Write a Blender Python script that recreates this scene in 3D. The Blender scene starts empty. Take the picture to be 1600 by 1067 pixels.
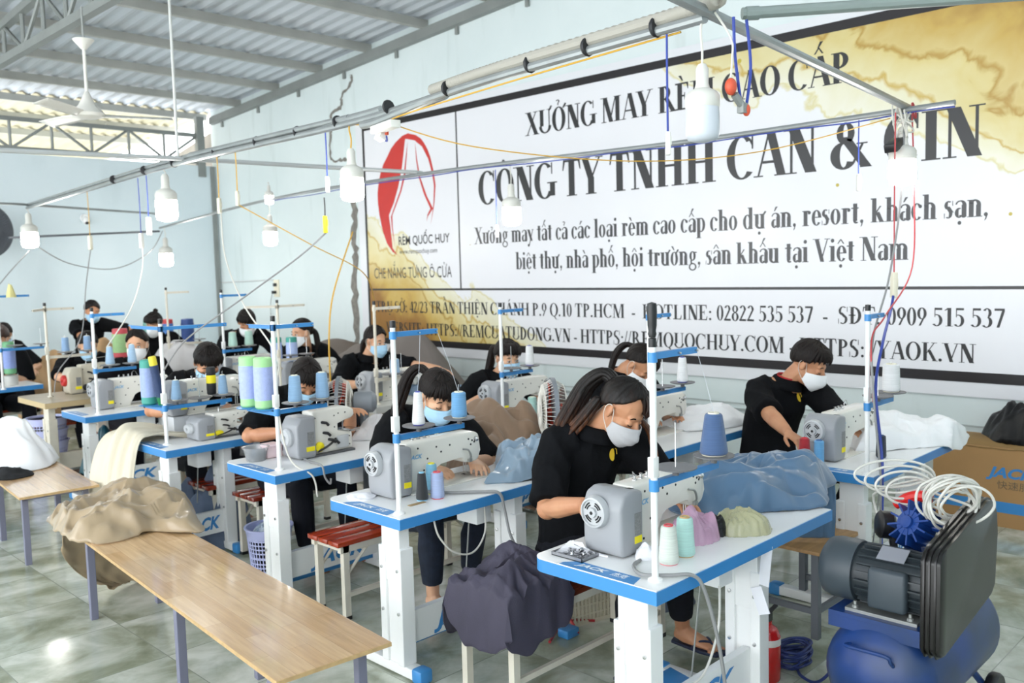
import bpy, bmesh, math, random, unicodedata
from mathutils import Vector, Matrix, noise
sc = bpy.context.scene
COL = sc.collection
PI = math.pi
def R(d): return math.radians(d)

# ------------------------------------------------------------------ camera, world, exposure
cam_d = bpy.data.cameras.new('camera'); cam = bpy.data.objects.new('camera', cam_d); COL.objects.link(cam)
def cam_axes(pitch, roll, yaw):
    fh = Vector((math.sin(yaw), math.cos(yaw), 0)); r = Vector((math.cos(yaw), -math.sin(yaw), 0)); z = Vector((0, 0, 1))
    f = fh*math.cos(pitch) - z*math.sin(pitch); u = fh*math.sin(pitch) + z*math.cos(pitch)
    return r*math.cos(roll) + u*math.sin(roll), -r*math.sin(roll) + u*math.cos(roll), f
r_, u_, f_ = cam_axes(0.0819, -0.0259, 0.7923)
m = Matrix.Identity(4)
for i in range(3):
    m[i][0] = r_[i]; m[i][1] = u_[i]; m[i][2] = -f_[i]
m.translation = (0, 0, 1.85)
cam.matrix_world = m
cam_d.sensor_width = 36; cam_d.lens = 1391.5/1600*36
cam_d.clip_start = 0.05; cam_d.clip_end = 200
cam_d.dof.use_dof = True; cam_d.dof.focus_distance = 3.7; cam_d.dof.aperture_fstop = 3.2
sc.camera = cam
sc.view_settings.view_transform = 'Standard'; sc.view_settings.look = 'None'
sc.view_settings.gamma = 1; sc.view_settings.use_curve_mapping = False
sc.view_settings.exposure = 0.8
w = bpy.data.worlds.new('world'); sc.world = w; w.use_nodes = True
bg = w.node_tree.nodes['Background']; bg.inputs[0].default_value = (0.93, 0.97, 1.0, 1); bg.inputs[1].default_value = 3.0

# ------------------------------------------------------------------ materials
def srgb(h):
    h = h.lstrip('#'); c = [int(h[i:i+2], 16)/255 for i in (0, 2, 4)]
    return tuple(x/12.92 if x <= .04045 else ((x+.055)/1.055)**2.4 for x in c) + (1,)
MATS = {}
def mat(name, col, rough=.5, metal=0, var=0, vscale=8, bump=0, bscale=60, stretch=None, sheen=0, alpha=1, trans=0, emit=0, coat=0, spec=.5, col2=None):
    if name in MATS: return MATS[name]
    M = bpy.data.materials.new(name); M.use_nodes = True; nt = M.node_tree; b = nt.nodes['Principled BSDF']
    c = srgb(col) if isinstance(col, str) else col
    b.inputs['Base Color'].default_value = c; b.inputs['Roughness'].default_value = rough; b.inputs['Metallic'].default_value = metal
    b.inputs['Specular IOR Level'].default_value = spec
    if sheen: b.inputs['Sheen Weight'].default_value = sheen
    if coat: b.inputs['Coat Weight'].default_value = coat; b.inputs['Coat Roughness'].default_value = .08
    if trans: b.inputs['Transmission Weight'].default_value = trans
    if alpha < 1: b.inputs['Alpha'].default_value = alpha
    if emit: b.inputs['Emission Color'].default_value = c; b.inputs['Emission Strength'].default_value = emit
    if var or bump:
        tc = nt.nodes.new('ShaderNodeTexCoord'); mp = nt.nodes.new('ShaderNodeMapping'); nt.links.new(tc.outputs['Object'], mp.inputs[0])
        if stretch: mp.inputs['Scale'].default_value = stretch
    if var:
        n = nt.nodes.new('ShaderNodeTexNoise'); n.inputs['Scale'].default_value = vscale; n.inputs['Detail'].default_value = 4
        nt.links.new(mp.outputs[0], n.inputs['Vector'])
        mx = nt.nodes.new('ShaderNodeMix'); mx.data_type = 'RGBA'
        c2 = srgb(col2) if col2 else tuple(max(0, x*(1-var)) for x in c[:3]) + (1,)
        mx.inputs[6].default_value = c; mx.inputs[7].default_value = c2
        cr = nt.nodes.new('ShaderNodeMapRange'); cr.inputs[1].default_value = .35; cr.inputs[2].default_value = .65
        nt.links.new(n.outputs['Fac'], cr.inputs[0]); nt.links.new(cr.outputs[0], mx.inputs[0]); nt.links.new(mx.outputs[2], b.inputs['Base Color'])
    if bump:
        n2 = nt.nodes.new('ShaderNodeTexNoise'); n2.inputs['Scale'].default_value = bscale; n2.inputs['Detail'].default_value = 3
        nt.links.new(mp.outputs[0], n2.inputs['Vector'])
        bp = nt.nodes.new('ShaderNodeBump'); bp.inputs['Strength'].default_value = bump; bp.inputs['Distance'].default_value = .01
        nt.links.new(n2.outputs['Fac'], bp.inputs['Height']); nt.links.new(bp.outputs[0], b.inputs['Normal'])
    MATS[name] = M
    return M

WHITE = mat('white_metal_paint', '#f0f0ee', .35)
LAMI = mat('white_laminate', '#f3f3f3', .28, var=.03, vscale=5)
BLUE = mat('light_blue_plastic', '#3f8bca', .35)
MGREY = mat('grey_machine_cover', '#9a9ca0', .38, bump=.05, bscale=400)
MGREYL = mat('light_grey_plastic', '#b9bbbd', .35)
MWHITE = mat('machine_white_enamel', '#e4e1d8', .22, coat=.3)
CHROME = mat('chrome', '#c9c9c9', .2, 1)
STEEL = mat('galvanised_steel', '#a7a9a6', .45, .6, var=.2, vscale=6)
DARK = mat('dark_slot', '#1c1c1e', .6)
BLACKP = mat('black_plastic', '#1d1d1f', .4)
BLACKF = mat('black_cotton', '#0e0f12', .9, bump=.3, bscale=30, spec=.15)
NAVY = mat('navy_denim', '#1b2434', .9, var=.3, vscale=30, bump=.2, bscale=60)
DGREYF = mat('dark_grey_trousers', '#1a1b21', .9, bump=.2, bscale=50, spec=.2)
CREAM = mat('cream_metal_paint', '#ddd6c6', .45, var=.08, vscale=10)
YEL = mat('yellow_sticker', '#f4e11c', .5)
LABG = mat('grey_label', '#8d8d8d', .4, var=.3, vscale=120)
GREYCAB = mat('grey_cable', '#8e8e8e', .5)
WHCAB = mat('white_cable', '#d9d6cd', .5)
BLUECAB = mat('blue_wire', '#33479f', .5)
YELCAB = mat('yellow_wire', '#d6a63a', .5)
REDCAB = mat('red_wire', '#c4464a', .5)
BLKCAB = mat('black_wire', '#222326', .5)
IVORY = mat('ivory_plastic', '#e8e2cc', .4)

def nodes_mat(name):
    M = bpy.data.materials.new(name); M.use_nodes = True; MATS[name] = M
    return M, M.node_tree, M.node_tree.nodes['Principled BSDF']

# ------------------------------------------------------------------ mesh helpers
class MB:
    def __init__(s): s.bm = bmesh.new(); s.mi = 0
    def _f(s, vs):
        try:
            f = s.bm.faces.new(vs); f.material_index = s.mi; return f
        except ValueError: return None
    def box(s, c, d, rot=None, bev=0, seg=2):
        hx, hy, hz = d[0]/2, d[1]/2, d[2]/2
        M = Matrix.Translation(c) @ (rot.to_4x4() if rot else Matrix.Identity(4))
        vs = [s.bm.verts.new(M @ Vector((a*hx, b*hy, e*hz))) for a in (-1, 1) for b in (-1, 1) for e in (-1, 1)]
        fs = [s._f([vs[i] for i in q]) for q in ((0, 1, 3, 2), (4, 6, 7, 5), (0, 4, 5, 1), (2, 3, 7, 6), (0, 2, 6, 4), (1, 5, 7, 3))]
        if bev:
            es = {e for f in fs for e in f.edges}
            r = bmesh.ops.bevel(s.bm, geom=list(es), offset=bev, segments=seg, affect='EDGES', profile=.5)
            for f in r['faces']: f.material_index = s.mi
        return s
    def b2(s, lo, hi, bev=0): return s.box([(a+b)/2 for a, b in zip(lo, hi)], [abs(b-a) for a, b in zip(lo, hi)], None, bev)
    def prism(s, poly, lo, hi, axis='z', bev=0):
        """poly of 2d points; axis x: poly=(y,z); y: poly=(x,z); z: poly=(x,y)"""
        def mk(p, t): return {'x': (t, p[0], p[1]), 'y': (p[0], t, p[1]), 'z': (p[0], p[1], t)}[axis]
        a = [s.bm.verts.new(mk(p, lo)) for p in poly]; b = [s.bm.verts.new(mk(p, hi)) for p in poly]
        n = len(poly); fs = []
        for i in range(n): fs.append(s._f([a[i], a[(i+1) % n], b[(i+1) % n], b[i]]))
        fs.append(s._f(a[::-1])); fs.append(s._f(b))
        if bev:
            es = {e for f in fs if f for e in f.edges}
            r = bmesh.ops.bevel(s.bm, geom=list(es), offset=bev, segments=2, affect='EDGES', profile=.5)
            for f in r['faces']: f.material_index = s.mi
        return s
    def tube(s, pts, r=.01, seg=10, caps=True, flat=None):
        pts = [Vector(p) for p in pts]; n = len(pts)
        rs = r if isinstance(r, (list, tuple)) else [r]*n
        rings = []; up = None
        for i, p in enumerate(pts):
            t = (pts[min(i+1, n-1)] - pts[max(i-1, 0)])
            t = t.normalized() if t.length > 1e-9 else Vector((0, 0, 1))
            if up is None: up = Vector((0, 0, 1)) if abs(t.z) < .9 else Vector((1, 0, 0))
            a = t.cross(up)
            if a.length < 1e-6: a = t.orthogonal()
            a.normalize(); b = a.cross(t).normalized(); up = b
            rr = rs[i]; ra, rb = (rr if isinstance(rr, (tuple, list)) else (rr, rr))
            rings.append([s.bm.verts.new(p + a*math.cos(2*PI*k/seg)*ra + b*math.sin(2*PI*k/seg)*rb) for k in range(seg)])
        for i in range(n-1):
            for k in range(seg): s._f([rings[i][k], rings[i][(k+1) % seg], rings[i+1][(k+1) % seg], rings[i+1][k]])
        if caps: s._f(rings[0][::-1]); s._f(rings[-1])
        return s
    def lathe(s, prof, c=(0, 0, 0), axis=(0, 0, 1), seg=20):
        ax = Vector(axis).normalized(); a = ax.orthogonal().normalized(); b = ax.cross(a); c = Vector(c)
        rings = []
        for r, h in prof:
            if r < 1e-6: rings.append([s.bm.verts.new(c + ax*h)])
            else: rings.append([s.bm.verts.new(c + ax*h + (a*math.cos(2*PI*k/seg) + b*math.sin(2*PI*k/seg))*r) for k in range(seg)])
        for i in range(len(rings)-1):
            p, q = rings[i], rings[i+1]
            for k in range(seg):
                k2 = (k+1) % seg
                if len(p) == 1 and len(q) == 1: continue
                if len(p) == 1: s._f([p[0], q[k], q[k2]])
                elif len(q) == 1: s._f([p[k2], p[k], q[0]])
                else: s._f([p[k], p[k2], q[k2], q[k]])
        if len(rings[0]) > 1: s._f(rings[0][::-1])
        if len(rings[-1]) > 1: s._f(rings[-1])
        return s
    def ell(s, c, r, rot=None, seg=16, rings=10):
        M = Matrix.Translation(c) @ (rot.to_4x4() if rot else Matrix.Identity(4)) @ Matrix.Diagonal((r[0], r[1], r[2], 1))
        g = [[s.bm.verts.new(M @ Vector((math.sin(PI*i/rings)*math.cos(2*PI*k/seg), math.sin(PI*i/rings)*math.sin(2*PI*k/seg), math.cos(PI*i/rings))))
              for k in range(seg if 0 < i < rings else 1)] for i in range(rings+1)]
        for i in range(rings):
            p, q = g[i], g[i+1]
            for k in range(seg):
                k2 = (k+1) % seg
                if len(p) == 1: s._f([p[0], q[k], q[k2]])
                elif len(q) == 1: s._f([p[k], q[0], p[k2]])
                else: s._f([p[k], q[k], q[k2], p[k2]])
        return s
    def grid(s, rows, closed_u=False):
        g = [[s.bm.verts.new(p) for p in row] for row in rows]
        n = len(g[0])
        for i in range(len(g)-1):
            for k in range(n if closed_u else n-1): s._f([g[i][k], g[i][(k+1) % n], g[i+1][(k+1) % n], g[i+1][k]])
        return g
    def poly(s, pts): s._f([s.bm.verts.new(p) for p in pts]); return s
    def build(s, name, mats, parent=None, smooth=True, angle=35, loc=None, fix=True):
        if fix: bmesh.ops.recalc_face_normals(s.bm, faces=s.bm.faces)
        me = bpy.data.meshes.new(name); s.bm.to_mesh(me); s.bm.free()
        for M in (mats if isinstance(mats, (list, tuple)) else [mats]): me.materials.append(M)
        if smooth and len(me.polygons):
            me.polygons.foreach_set('use_smooth', [True]*len(me.polygons))
            me.set_sharp_from_angle(angle=R(angle))
        o = bpy.data.objects.new(name, me); COL.objects.link(o)
        if parent: o.parent = parent
        if loc: o.location = loc
        return o

def tag(o, label, cat, group=None, kind=None):
    o['label'] = label; o['category'] = cat
    if group: o['group'] = group
    if kind: o['kind'] = kind
    return o
def thing(name, label, cat, loc=(0, 0, 0), rz=0, group=None):
    o = bpy.data.objects.new(name, None); COL.objects.link(o); o.empty_display_size = .05
    o.location = loc; o.rotation_euler = (0, 0, rz)
    return tag(o, label, cat, group)
def struct(o): o['kind'] = 'structure'; return o
def dup(root, loc, label=None, rz=None, cat=None, group=None):
    c = root.copy(); COL.objects.link(c); c.location = loc
    if rz is not None: c.rotation_euler = (0, 0, rz)
    if label: c['label'] = label
    if group: c['group'] = group
    for ch in list(root.children):
        d = ch.copy(); COL.objects.link(d); d.parent = c
        for g in list(ch.children):
            e = g.copy(); COL.objects.link(e); e.parent = d
    return c
def bez(pts, n=10):
    """Catmull-Rom through pts"""
    P = [Vector(p) for p in pts]; out = []
    for i in range(len(P)-1):
        a, b, c, d = P[max(i-1, 0)], P[i], P[i+1], P[min(i+2, len(P)-1)]
        for k in range(n):
            t = k/n
            out.append(.5*((2*b) + (c-a)*t + (2*a-5*b+4*c-d)*t*t + (3*b-a-3*c+d)*t**3))
    out.append(P[-1]); return out
BENCH = bpy.data.scenes.new('workbench')
def eval_mesh(o):
    BENCH.collection.objects.link(o)
    with bpy.context.temp_override(scene=BENCH, view_layer=BENCH.view_layers[0]):
        dg = bpy.context.evaluated_depsgraph_get(); dg.update()
        me = bpy.data.meshes.new_from_object(o.evaluated_get(dg))
    BENCH.collection.objects.unlink(o)
    return me
def bake(o, mods):
    """apply modifiers [(type, {props})] and keep the result as plain mesh"""
    for ty, pr in mods:
        mo = o.modifiers.new(ty, ty)
        for k, v in pr.items(): setattr(mo, k, v)
    me = eval_mesh(o); old = o.data
    o.modifiers.clear(); o.data = me; bpy.data.meshes.remove(old)
    return o
def sheet(ctrl, nu, nv, amp=.01, freq=6, seed=0, thick=.004, stretch=(1, 1), ridged=True):
    """cloth through a coarse grid of points, with folds pushed along z / normal"""
    rows = [bez(r, nu) for r in ctrl]; cols = list(zip(*rows)); fine = [bez(c, nv) for c in cols]
    g = [list(r) for r in zip(*fine)]
    H, W = len(g), len(g[0]); out = []
    for i in range(H):
        row = []
        for j in range(W):
            p = g[i][j]; a = g[min(i+1, H-1)][j]-g[max(i-1, 0)][j]; b = g[i][min(j+1, W-1)]-g[i][max(j-1, 0)]
            n = a.cross(b)
            n = n.normalized() if n.length > 1e-9 else Vector((0, 0, 1))
            q = Vector((j/W*freq*stretch[0]+seed*7.3, i/H*freq*stretch[1], seed*3.1))
            q += .35*noise.noise_vector(q*.7)
            v = noise.noise(q); v = (1-abs(v)*2.2) if ridged else v
            v += .4*noise.noise(q*2.7)
            row.append(p + n*(v*amp))
        out.append(row)
    return out
def heap(name, mat_, outline, base, h, amp, seed, freq=7, rings=30, seg=110, rect=None, drop=.25, peak=(0, 0), prof=1.0, lip=.012, stretch=(1, 1), hfun=None, folds=16, fw=None, dirn=None, spread=1.3, edge=.2, soft=False):
    """a crumpled pile of cloth over an outline: lumps, layered pleats and a rolled edge; parts beyond rect hang down by drop"""
    n = len(outline); cx = sum(p[0] for p in outline)/n; cy = sum(p[1] for p in outline)/n
    big = bez([(p[0], p[1], 0) for p in outline + [outline[0]]], 12)
    rad = []
    for k in range(seg):
        th = 2*PI*k/seg; d = Vector((math.cos(th), math.sin(th), 0)); best = 0
        for i in range(len(big)-1):
            a = big[i]-Vector((cx, cy, 0)); b = big[i+1]-Vector((cx, cy, 0))
            den = d.x*(b.y-a.y)-d.y*(b.x-a.x)
            if abs(den) < 1e-9: continue
            t = (a.x*(b.y-a.y)-a.y*(b.x-a.x))/den; u = (a.x*d.y-a.y*d.x)/den
            if -.001 <= u <= 1.001 and t > best: best = t
        rad.append(best*(1+.06*noise.noise(Vector((3*math.cos(th)*1.6, 3*math.sin(th)*1.6, seed)))))
    size = sum(rad)/seg; rnd = random.Random(seed); fw = fw or max(.012, size*.16)
    F = []
    for k in range(folds):
        th = rnd.uniform(0, PI) if dirn is None else R(dirn)+rnd.gauss(0, .35*spread)
        a_ = rnd.uniform(0, 2*PI); q = size*math.sqrt(rnd.random())*.95
        F.append((cx+q*math.cos(a_), cy+q*math.sin(a_), math.cos(th), math.sin(th), fw*rnd.uniform(.5, 1.5), size*rnd.uniform(.5, 1.3), rnd.uniform(.45, 1.1), rnd.choice((-1, 1)), rnd.uniform(0, 50)))
    def pleat(x, y):
        v1 = v2 = 0
        for fx, fy, dx, dy, w_, ln, am, sg, ph in F:
            rx, ry = x-fx, y-fy; al = rx*dx+ry*dy
            if abs(al) > ln*1.4: continue
            s = (-rx*dy+ry*dx)*sg + .5*fw*noise.noise(Vector((al/size*2.2, ph, 0)))*2
            e = s/w_ if s > 0 else -s/(w_*.38)
            if e > 3: continue
            g = am*math.exp(-e*e*.9)*max(0, 1-(al/(ln*1.2))**2)
            if g > v1: v1, v2 = g, v1
            elif g > v2: v2 = g
        return v1+.3*v2
    m_ = MB(); rows = []
    for i in range(rings+1):
        t = i/rings; row = []
        for k in range(seg):
            th = 2*PI*k/seg; r = rad[k]*t
            x = cx+math.cos(th)*r + peak[0]*(1-t); y = cy+math.sin(th)*r + peak[1]*(1-t)
            q = Vector((x*freq*stretch[0]+seed*5.7, y*freq*stretch[1], seed*2.3)); q += .6*noise.noise_vector(q*.7)
            nn = 1-2.2*abs(noise.noise(q)); n2 = noise.noise(q*2.6+Vector((9, 1, 4)))
            sm = 1-t*t*(3-2*t) if not soft else (1-t**3)
            lump = .72+.55*noise.noise(Vector((x/size*1.5+seed, y/size*1.5, 1)))
            pr = edge*(1-t**10)+(1-edge)*max(0, sm)**prof
            fade = min(1, (1-t)*5+.25)
            z = base + h*pr*lump + (1.25*amp*pleat(x, y) + nn*amp*.35 + n2*amp*.16)*fade
            if hfun: z += hfun(x, y, t)
            z = max(z, base+lip*(.4+.6*abs(n2)) if t > .97 else base+.006)
            if rect:
                ox = max(rect[0]-x, x-rect[1], 0); oy = max(rect[2]-y, y-rect[3], 0); o = max(ox, oy)
                if o > .004:
                    z = z - drop*min(1, o/.05)*min(1, o/.09)*(.75+.45*noise.noise(Vector((x*6+seed, y*6, 3)))) - (z-base)*.5*min(1, o/.06)
                    wv = .022*noise.noise(Vector((x*14, y*14, seed)))
                    if ox > oy: x = (rect[0]-.014-.12*o+wv*.6-.006) if x < rect[0] else (rect[1]+.014+.12*o-wv*.6+.006)
                    else: y = (rect[2]-.014-.12*o+wv*.6-.006) if y < rect[2] else (rect[3]+.014+.12*o-wv*.6+.006)
            row.append(Vector((x, y, z)))
        rows.append(row)
    rows.append([Vector((p.x*.985+cx*.015, p.y*.985+cy*.015, p.z-.008)) for p in rows[-1]])
    m_.grid(rows, True)
    m_.bm.verts.ensure_lookup_table()
    bmesh.ops.remove_doubles(m_.bm, verts=m_.bm.verts, dist=1e-5)
    return m_.build(name, mat_, angle=75)
# ================================================================== THE SETTING
XW, YW = 7.15, 13.75
def zr(y): return 4.72-.06*(y-10.64)
# floor: glossy grey-green marble look tiles
M, nt, b = nodes_mat('marble_floor_tiles')
tc = nt.nodes.new('ShaderNodeTexCoord')
def N(t, **k):
    n = nt.nodes.new(t)
    for a, v in k.items():
        if a in n.inputs: n.inputs[a].default_value = v
        else: setattr(n, a, v)
    return n
def ramp(pts):
    n = nt.nodes.new('ShaderNodeValToRGB'); e = n.color_ramp.elements
    while len(e) < len(pts): e.new(.5)
    for i, (p, c) in enumerate(pts): e[i].position = p; e[i].color = srgb(c)
    return n
br = N('ShaderNodeTexBrick', offset=0.0, squash=1.0); br.inputs['Scale'].default_value = 1
br.inputs['Brick Width'].default_value = .6; br.inputs['Row Height'].default_value = .6; br.inputs['Mortar Size'].default_value = .0028; br.inputs['Bias'].default_value = 0
br.inputs['Color1'].default_value = (0, 0, 0, 1); br.inputs['Color2'].default_value = (1, 1, 1, 1); br.inputs['Mortar'].default_value = (.5, .5, .5, 1)
nt.links.new(tc.outputs['Object'], br.inputs['Vector'])
sh = N('ShaderNodeVectorMath', operation='MULTIPLY_ADD'); nt.links.new(br.outputs['Color'], sh.inputs[0]); sh.inputs[1].default_value = (3, 5, 2)
nt.links.new(tc.outputs['Object'], sh.inputs[2])
mp = N('ShaderNodeMapping'); mp.inputs['Rotation'].default_value = (0, 0, .7); mp.inputs['Scale'].default_value = (1, 1.15, 1); nt.links.new(sh.outputs[0], mp.inputs[0])
n1 = N('ShaderNodeTexNoise'); n1.inputs['Scale'].default_value = 3.0; n1.inputs['Detail'].default_value = 7; n1.inputs['Roughness'].default_value = .58; n1.inputs['Distortion'].default_value = .35
nt.links.new(mp.outputs[0], n1.inputs['Vector'])
cr = ramp([(.28, '#7f8670'), (.42, '#a0a692'), (.54, '#bfc4b5'), (.68, '#dde0d6')]); nt.links.new(n1.outputs['Fac'], cr.inputs[0])
mx = N('ShaderNodeMix', data_type='RGBA'); mx.inputs[7].default_value = srgb('#969c8f')
nt.links.new(br.outputs['Fac'], mx.inputs[0]); nt.links.new(cr.outputs[0], mx.inputs[6]); nt.links.new(mx.outputs[2], b.inputs['Base Color'])
b.inputs['Roughness'].default_value = .13; b.inputs['Specular IOR Level'].default_value = .6
FLOOR = M
f = MB(); f.b2((-5, -3, -.1), (XW, YW, 0)); struct(f.build('floor', FLOOR, smooth=False))

# painted walls
def wallmat(name, c1, c2, stain):
    global nt
    M, nt, b = nodes_mat(name); tc = nt.nodes.new('ShaderNodeTexCoord')
    n = N('ShaderNodeTexNoise'); n.inputs['Scale'].default_value = .55; n.inputs['Detail'].default_value = 6; n.inputs['Roughness'].default_value = .6
    nt.links.new(tc.outputs['Object'], n.inputs['Vector'])
    mp = N('ShaderNodeMapping'); mp.inputs['Scale'].default_value = (1, 3.5, .45); nt.links.new(tc.outputs['Object'], mp.inputs[0])
    n2 = N('ShaderNodeTexNoise'); n2.inputs['Scale'].default_value = 1.3; n2.inputs['Detail'].default_value = 7; nt.links.new(mp.outputs[0], n2.inputs['Vector'])
    r1 = ramp([(.35, c1), (.65, c2)]); nt.links.new(n.outputs['Fac'], r1.inputs[0])
    r2 = ramp([(.58, '#ffffff'), (.8, stain)]); nt.links.new(n2.outputs['Fac'], r2.inputs[0])
    mx = N('ShaderNodeMix', data_type='RGBA', blend_type='MULTIPLY'); mx.inputs[0].default_value = .8
    nt.links.new(r1.outputs[0], mx.inputs[6]); nt.links.new(r2.outputs[0], mx.inputs[7]); nt.links.new(mx.outputs[2], b.inputs['Base Color'])
    b.inputs['Roughness'].default_value = .55
    return M
WALLR = wallmat('pale_blue_wall_paint', '#d3dede', '#dde6e6', '#e3e5e2')
WALLL = wallmat('pale_blue_end_wall_paint', '#d2dfe4', '#dbe6ea', '#eceeee')
f = MB(); f.prism([(-3, 0), (YW+.1, 0), (YW+.1, zr(YW)-.02), (-3, zr(-3)-.02)], XW, XW+.15, 'x'); struct(f.build('wall_right', WALLR, smooth=False))
f = MB(); f.b2((-5, YW, 0), (XW, YW+.12, 3.63)); struct(f.build('wall_left', WALLL, smooth=False))
f = MB(); f.b2((-5, -3.12, 0), (XW, -3, 4.9)); struct(f.build('wall_front_light_block', WALLL, smooth=False))  # unseen wall added behind the camera to cut light on the right
f = MB(); f.b2((-6, 19.6, -.1), (XW+1, 19.75, 4.05)); struct(f.build('wall_outer_light_block', mat('light_block_paint', '#a9a294', .8, var=.15, vscale=2), smooth=False))  # wall added beyond the end wall to keep daylight off the outer roof
PLAST = mat('bare_cement_render', '#b3aca4', .8, var=.2, vscale=3)
f = MB(); f.prism([(YW+.1, 0), (19, 0), (19, 3.3), (YW+.1, zr(YW)-.34)], XW, XW+.15, 'x'); struct(f.build('wall_outside', PLAST, smooth=False))
# low ledge and grooves along the foot of the banner wall
f = MB(); f.b2((XW-.012, -3, .505), (XW+.01, YW, .53)); struct(f.build('trim_1', mat('ledge_grey', '#9fa6a4', .6)))
f = MB(); f.b2((XW-.01, -3, .57), (XW+.01, YW, .582)); struct(f.build('trim_2', mat('ledge_light', '#aeb6b5', .6)))
# dark cracks in the paint beside the banner (broken plaster)
CRK = mat('broken_plaster', '#8b8780', .9, var=.35, vscale=14)
def ribbon(pts, wd, x, name, seed=1):
    f = MB(); rnd = random.Random(seed); P = bez([(0, a, c) for a, c in pts], 7); rows = []
    for i, p in enumerate(P):
        t = (P[min(i+1, len(P)-1)]-P[max(i-1, 0)]).normalized(); nn = Vector((0, -t.z, t.y)); w = wd*(.55+.9*rnd.random())
        p = p+nn*(rnd.random()-.5)*wd*.6
        rows.append([Vector((x, p.y+nn.y*w/2, p.z+nn.z*w/2)), Vector((x-.004, p.y, p.z)), Vector((x, p.y-nn.y*w/2, p.z-nn.z*w/2))])
    f.grid(rows); return struct(f.build(name, CRK))
ribbon([(9.91, 4.46), (9.93, 4.35), (10.15, 4.22), (10.16, 4.09), (10.41, 4.0), (10.37, 3.87), (10.45, 3.74), (10.45, 3.42), (10.2, 3.37), (9.97, 3.36)], .045, XW-.003, 'trim_3', 2)
ribbon([(9.98, 3.36), (9.96, 2.9), (9.98, 2.4), (9.99, 2.0), (10.02, 1.46), (10.03, .6), (10.03, .1)], .11, XW-.003, 'trim_4', 3)
# corrugated roof, wave runs across X
ROOF = mat('corrugated_roof_metal', '#cdd3da', .4, .1, var=.1, vscale=1.2, stretch=(2, .25, 1))
f = MB(); xs = []; x = -6.0
while x < XW+.2: xs.append(x); x += .0245
prof = lambda x: .022*max(-.75, min(.75, math.sin(2*PI*x/.196)))
f.grid([[Vector((x, y, zr(y)+prof(x))) for x in xs] for y in (-3.1, 4, 9, 14)])
struct(f.build('ceiling', ROOF, angle=25))
f = MB(); f.grid([[Vector((x, y, zr(y)+prof(x)-.004)) for x in xs] for y in (13.95, 17, 19.7)])
struct(f.build('ceiling_outside', mat('yellowed_roof_sheet', '#c4bda0', .5, .1, var=.15, vscale=2), angle=25))
# purlins (along X), rafter on the banner wall, trusses
PURL = mat('grey_primer_steel', '#8f9390', .5, .2, var=.15, vscale=3)
PURL2 = mat('pale_purlin_steel', '#b5b5af', .5, .2, var=.12, vscale=3)
for k in range(12):
    y = 3.85+1.125*k
    f = MB(); z = zr(y)-.026
    f.prism([(y-.03, z), (y+.03, z), (y+.03, z-.012), (y-.022, z-.012), (y-.022, z-.088), (y+.03, z-.088), (y+.03, z-.1), (y-.03, z-.1)], -5, XW-.005, 'x')
    struct(f.build('purlin', PURL2, smooth=False))
f = MB(); f.prism([(-3, zr(-3)-.128), (YW-.02, zr(YW)-.128), (YW-.02, zr(YW)-.24), (-3, zr(-3)-.24)], XW-.09, XW-.004, 'x')
for k in range(9):
    y = 4.4+1.125*k; f.b2((XW-.03, y, zr(y)-.33), (XW-.006, y+.05, zr(y)-.235))
struct(f.build('rafter', PURL, smooth=False))
# truss on top of the end wall
f = MB()
f.b2((-5, YW+.0, 3.66), (XW-.2, YW+.06, 3.73)); f.b2((-5, YW, 4.08), (XW-.25, YW+.06, 4.14)); f.b2((XW-.30, YW-.03, 3.45), (XW-.18, YW+.07, zr(YW)-.13))
f.b2((XW-.1, YW-.03, .02), (XW-.03, YW-.002, 3.62))
x = XW-.28; k = 0
while x > -4.5:
    f.tube([(x, YW+.03, 3.7), (x-.55, YW+.03, 4.1)] if k % 2 else [(x, YW+.03, 4.1), (x-.55, YW+.03, 3.7)], .022, 6)
    f.tube([(x-.55, YW+.03, 3.7), (x-.55, YW+.03, 4.1)], .022, 6); x -= .55; k += 1
struct(f.build('truss', PURL))
# roof truss over the floor, along Y
f = MB(); XT = 3.18
f.b2((XT-.04, 6.9, 4.16), (XT+.04, YW, 4.24)); f.prism([(6.9, zr(6.9)-.13), (YW, zr(YW)-.13), (YW, zr(YW)-.21), (6.9, zr(6.9)-.21)], XT-.04, XT+.04, 'x')
y = 7.0; k = 0
while y < YW-.6:
    a, b_ = (4.2, zr(y+.6)-.17) if k % 2 else (zr(y)-.17, 4.2)
    f.tube([(XT, y, a), (XT, y+.6, b_)], .022, 6); f.tube([(XT, y, 4.2), (XT, y, zr(y)-.17)], .022, 6); y += .6; k += 1
struct(f.build('truss', PURL))
# short beam on the wall, top right of the picture
f = MB(); f.b2((5.6, 4.68, 4.53), (XW-.01, 4.76, 4.6)); f.b2((XW-.03, 4.66, 4.45), (XW-.005, 4.78, 4.66)); struct(f.build('beam', PURL2))

# ------------------------------------------------------------------ banner
M, nt, b = nodes_mat('printed_banner_vinyl'); tc = nt.nodes.new('ShaderNodeTexCoord'); sp = N('ShaderNodeSeparateXYZ'); nt.links.new(tc.outputs['Object'], sp.inputs[0])
def mth(op, a, c=None, clamp=False):
    n = nt.nodes.new('ShaderNodeMath'); n.operation = op; n.use_clamp = clamp
    for i, v in enumerate((a, c)):
        if v is None: continue
        if isinstance(v, (int, float)): n.inputs[i].default_value = v
        else: nt.links.new(v, n.inputs[i])
    return n.outputs[0]
y_, z_ = sp.outputs[1], sp.outputs[2]
def noi(scale, det, dist=0):
    n = N('ShaderNodeTexNoise'); n.inputs['Scale'].default_value = scale; n.inputs['Detail'].default_value = det; n.inputs['Distortion'].default_value = dist
    nt.links.new(tc.outputs['Object'], n.inputs['Vector']); return mth('SUBTRACT', n.outputs['Fac'], .5)
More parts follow.
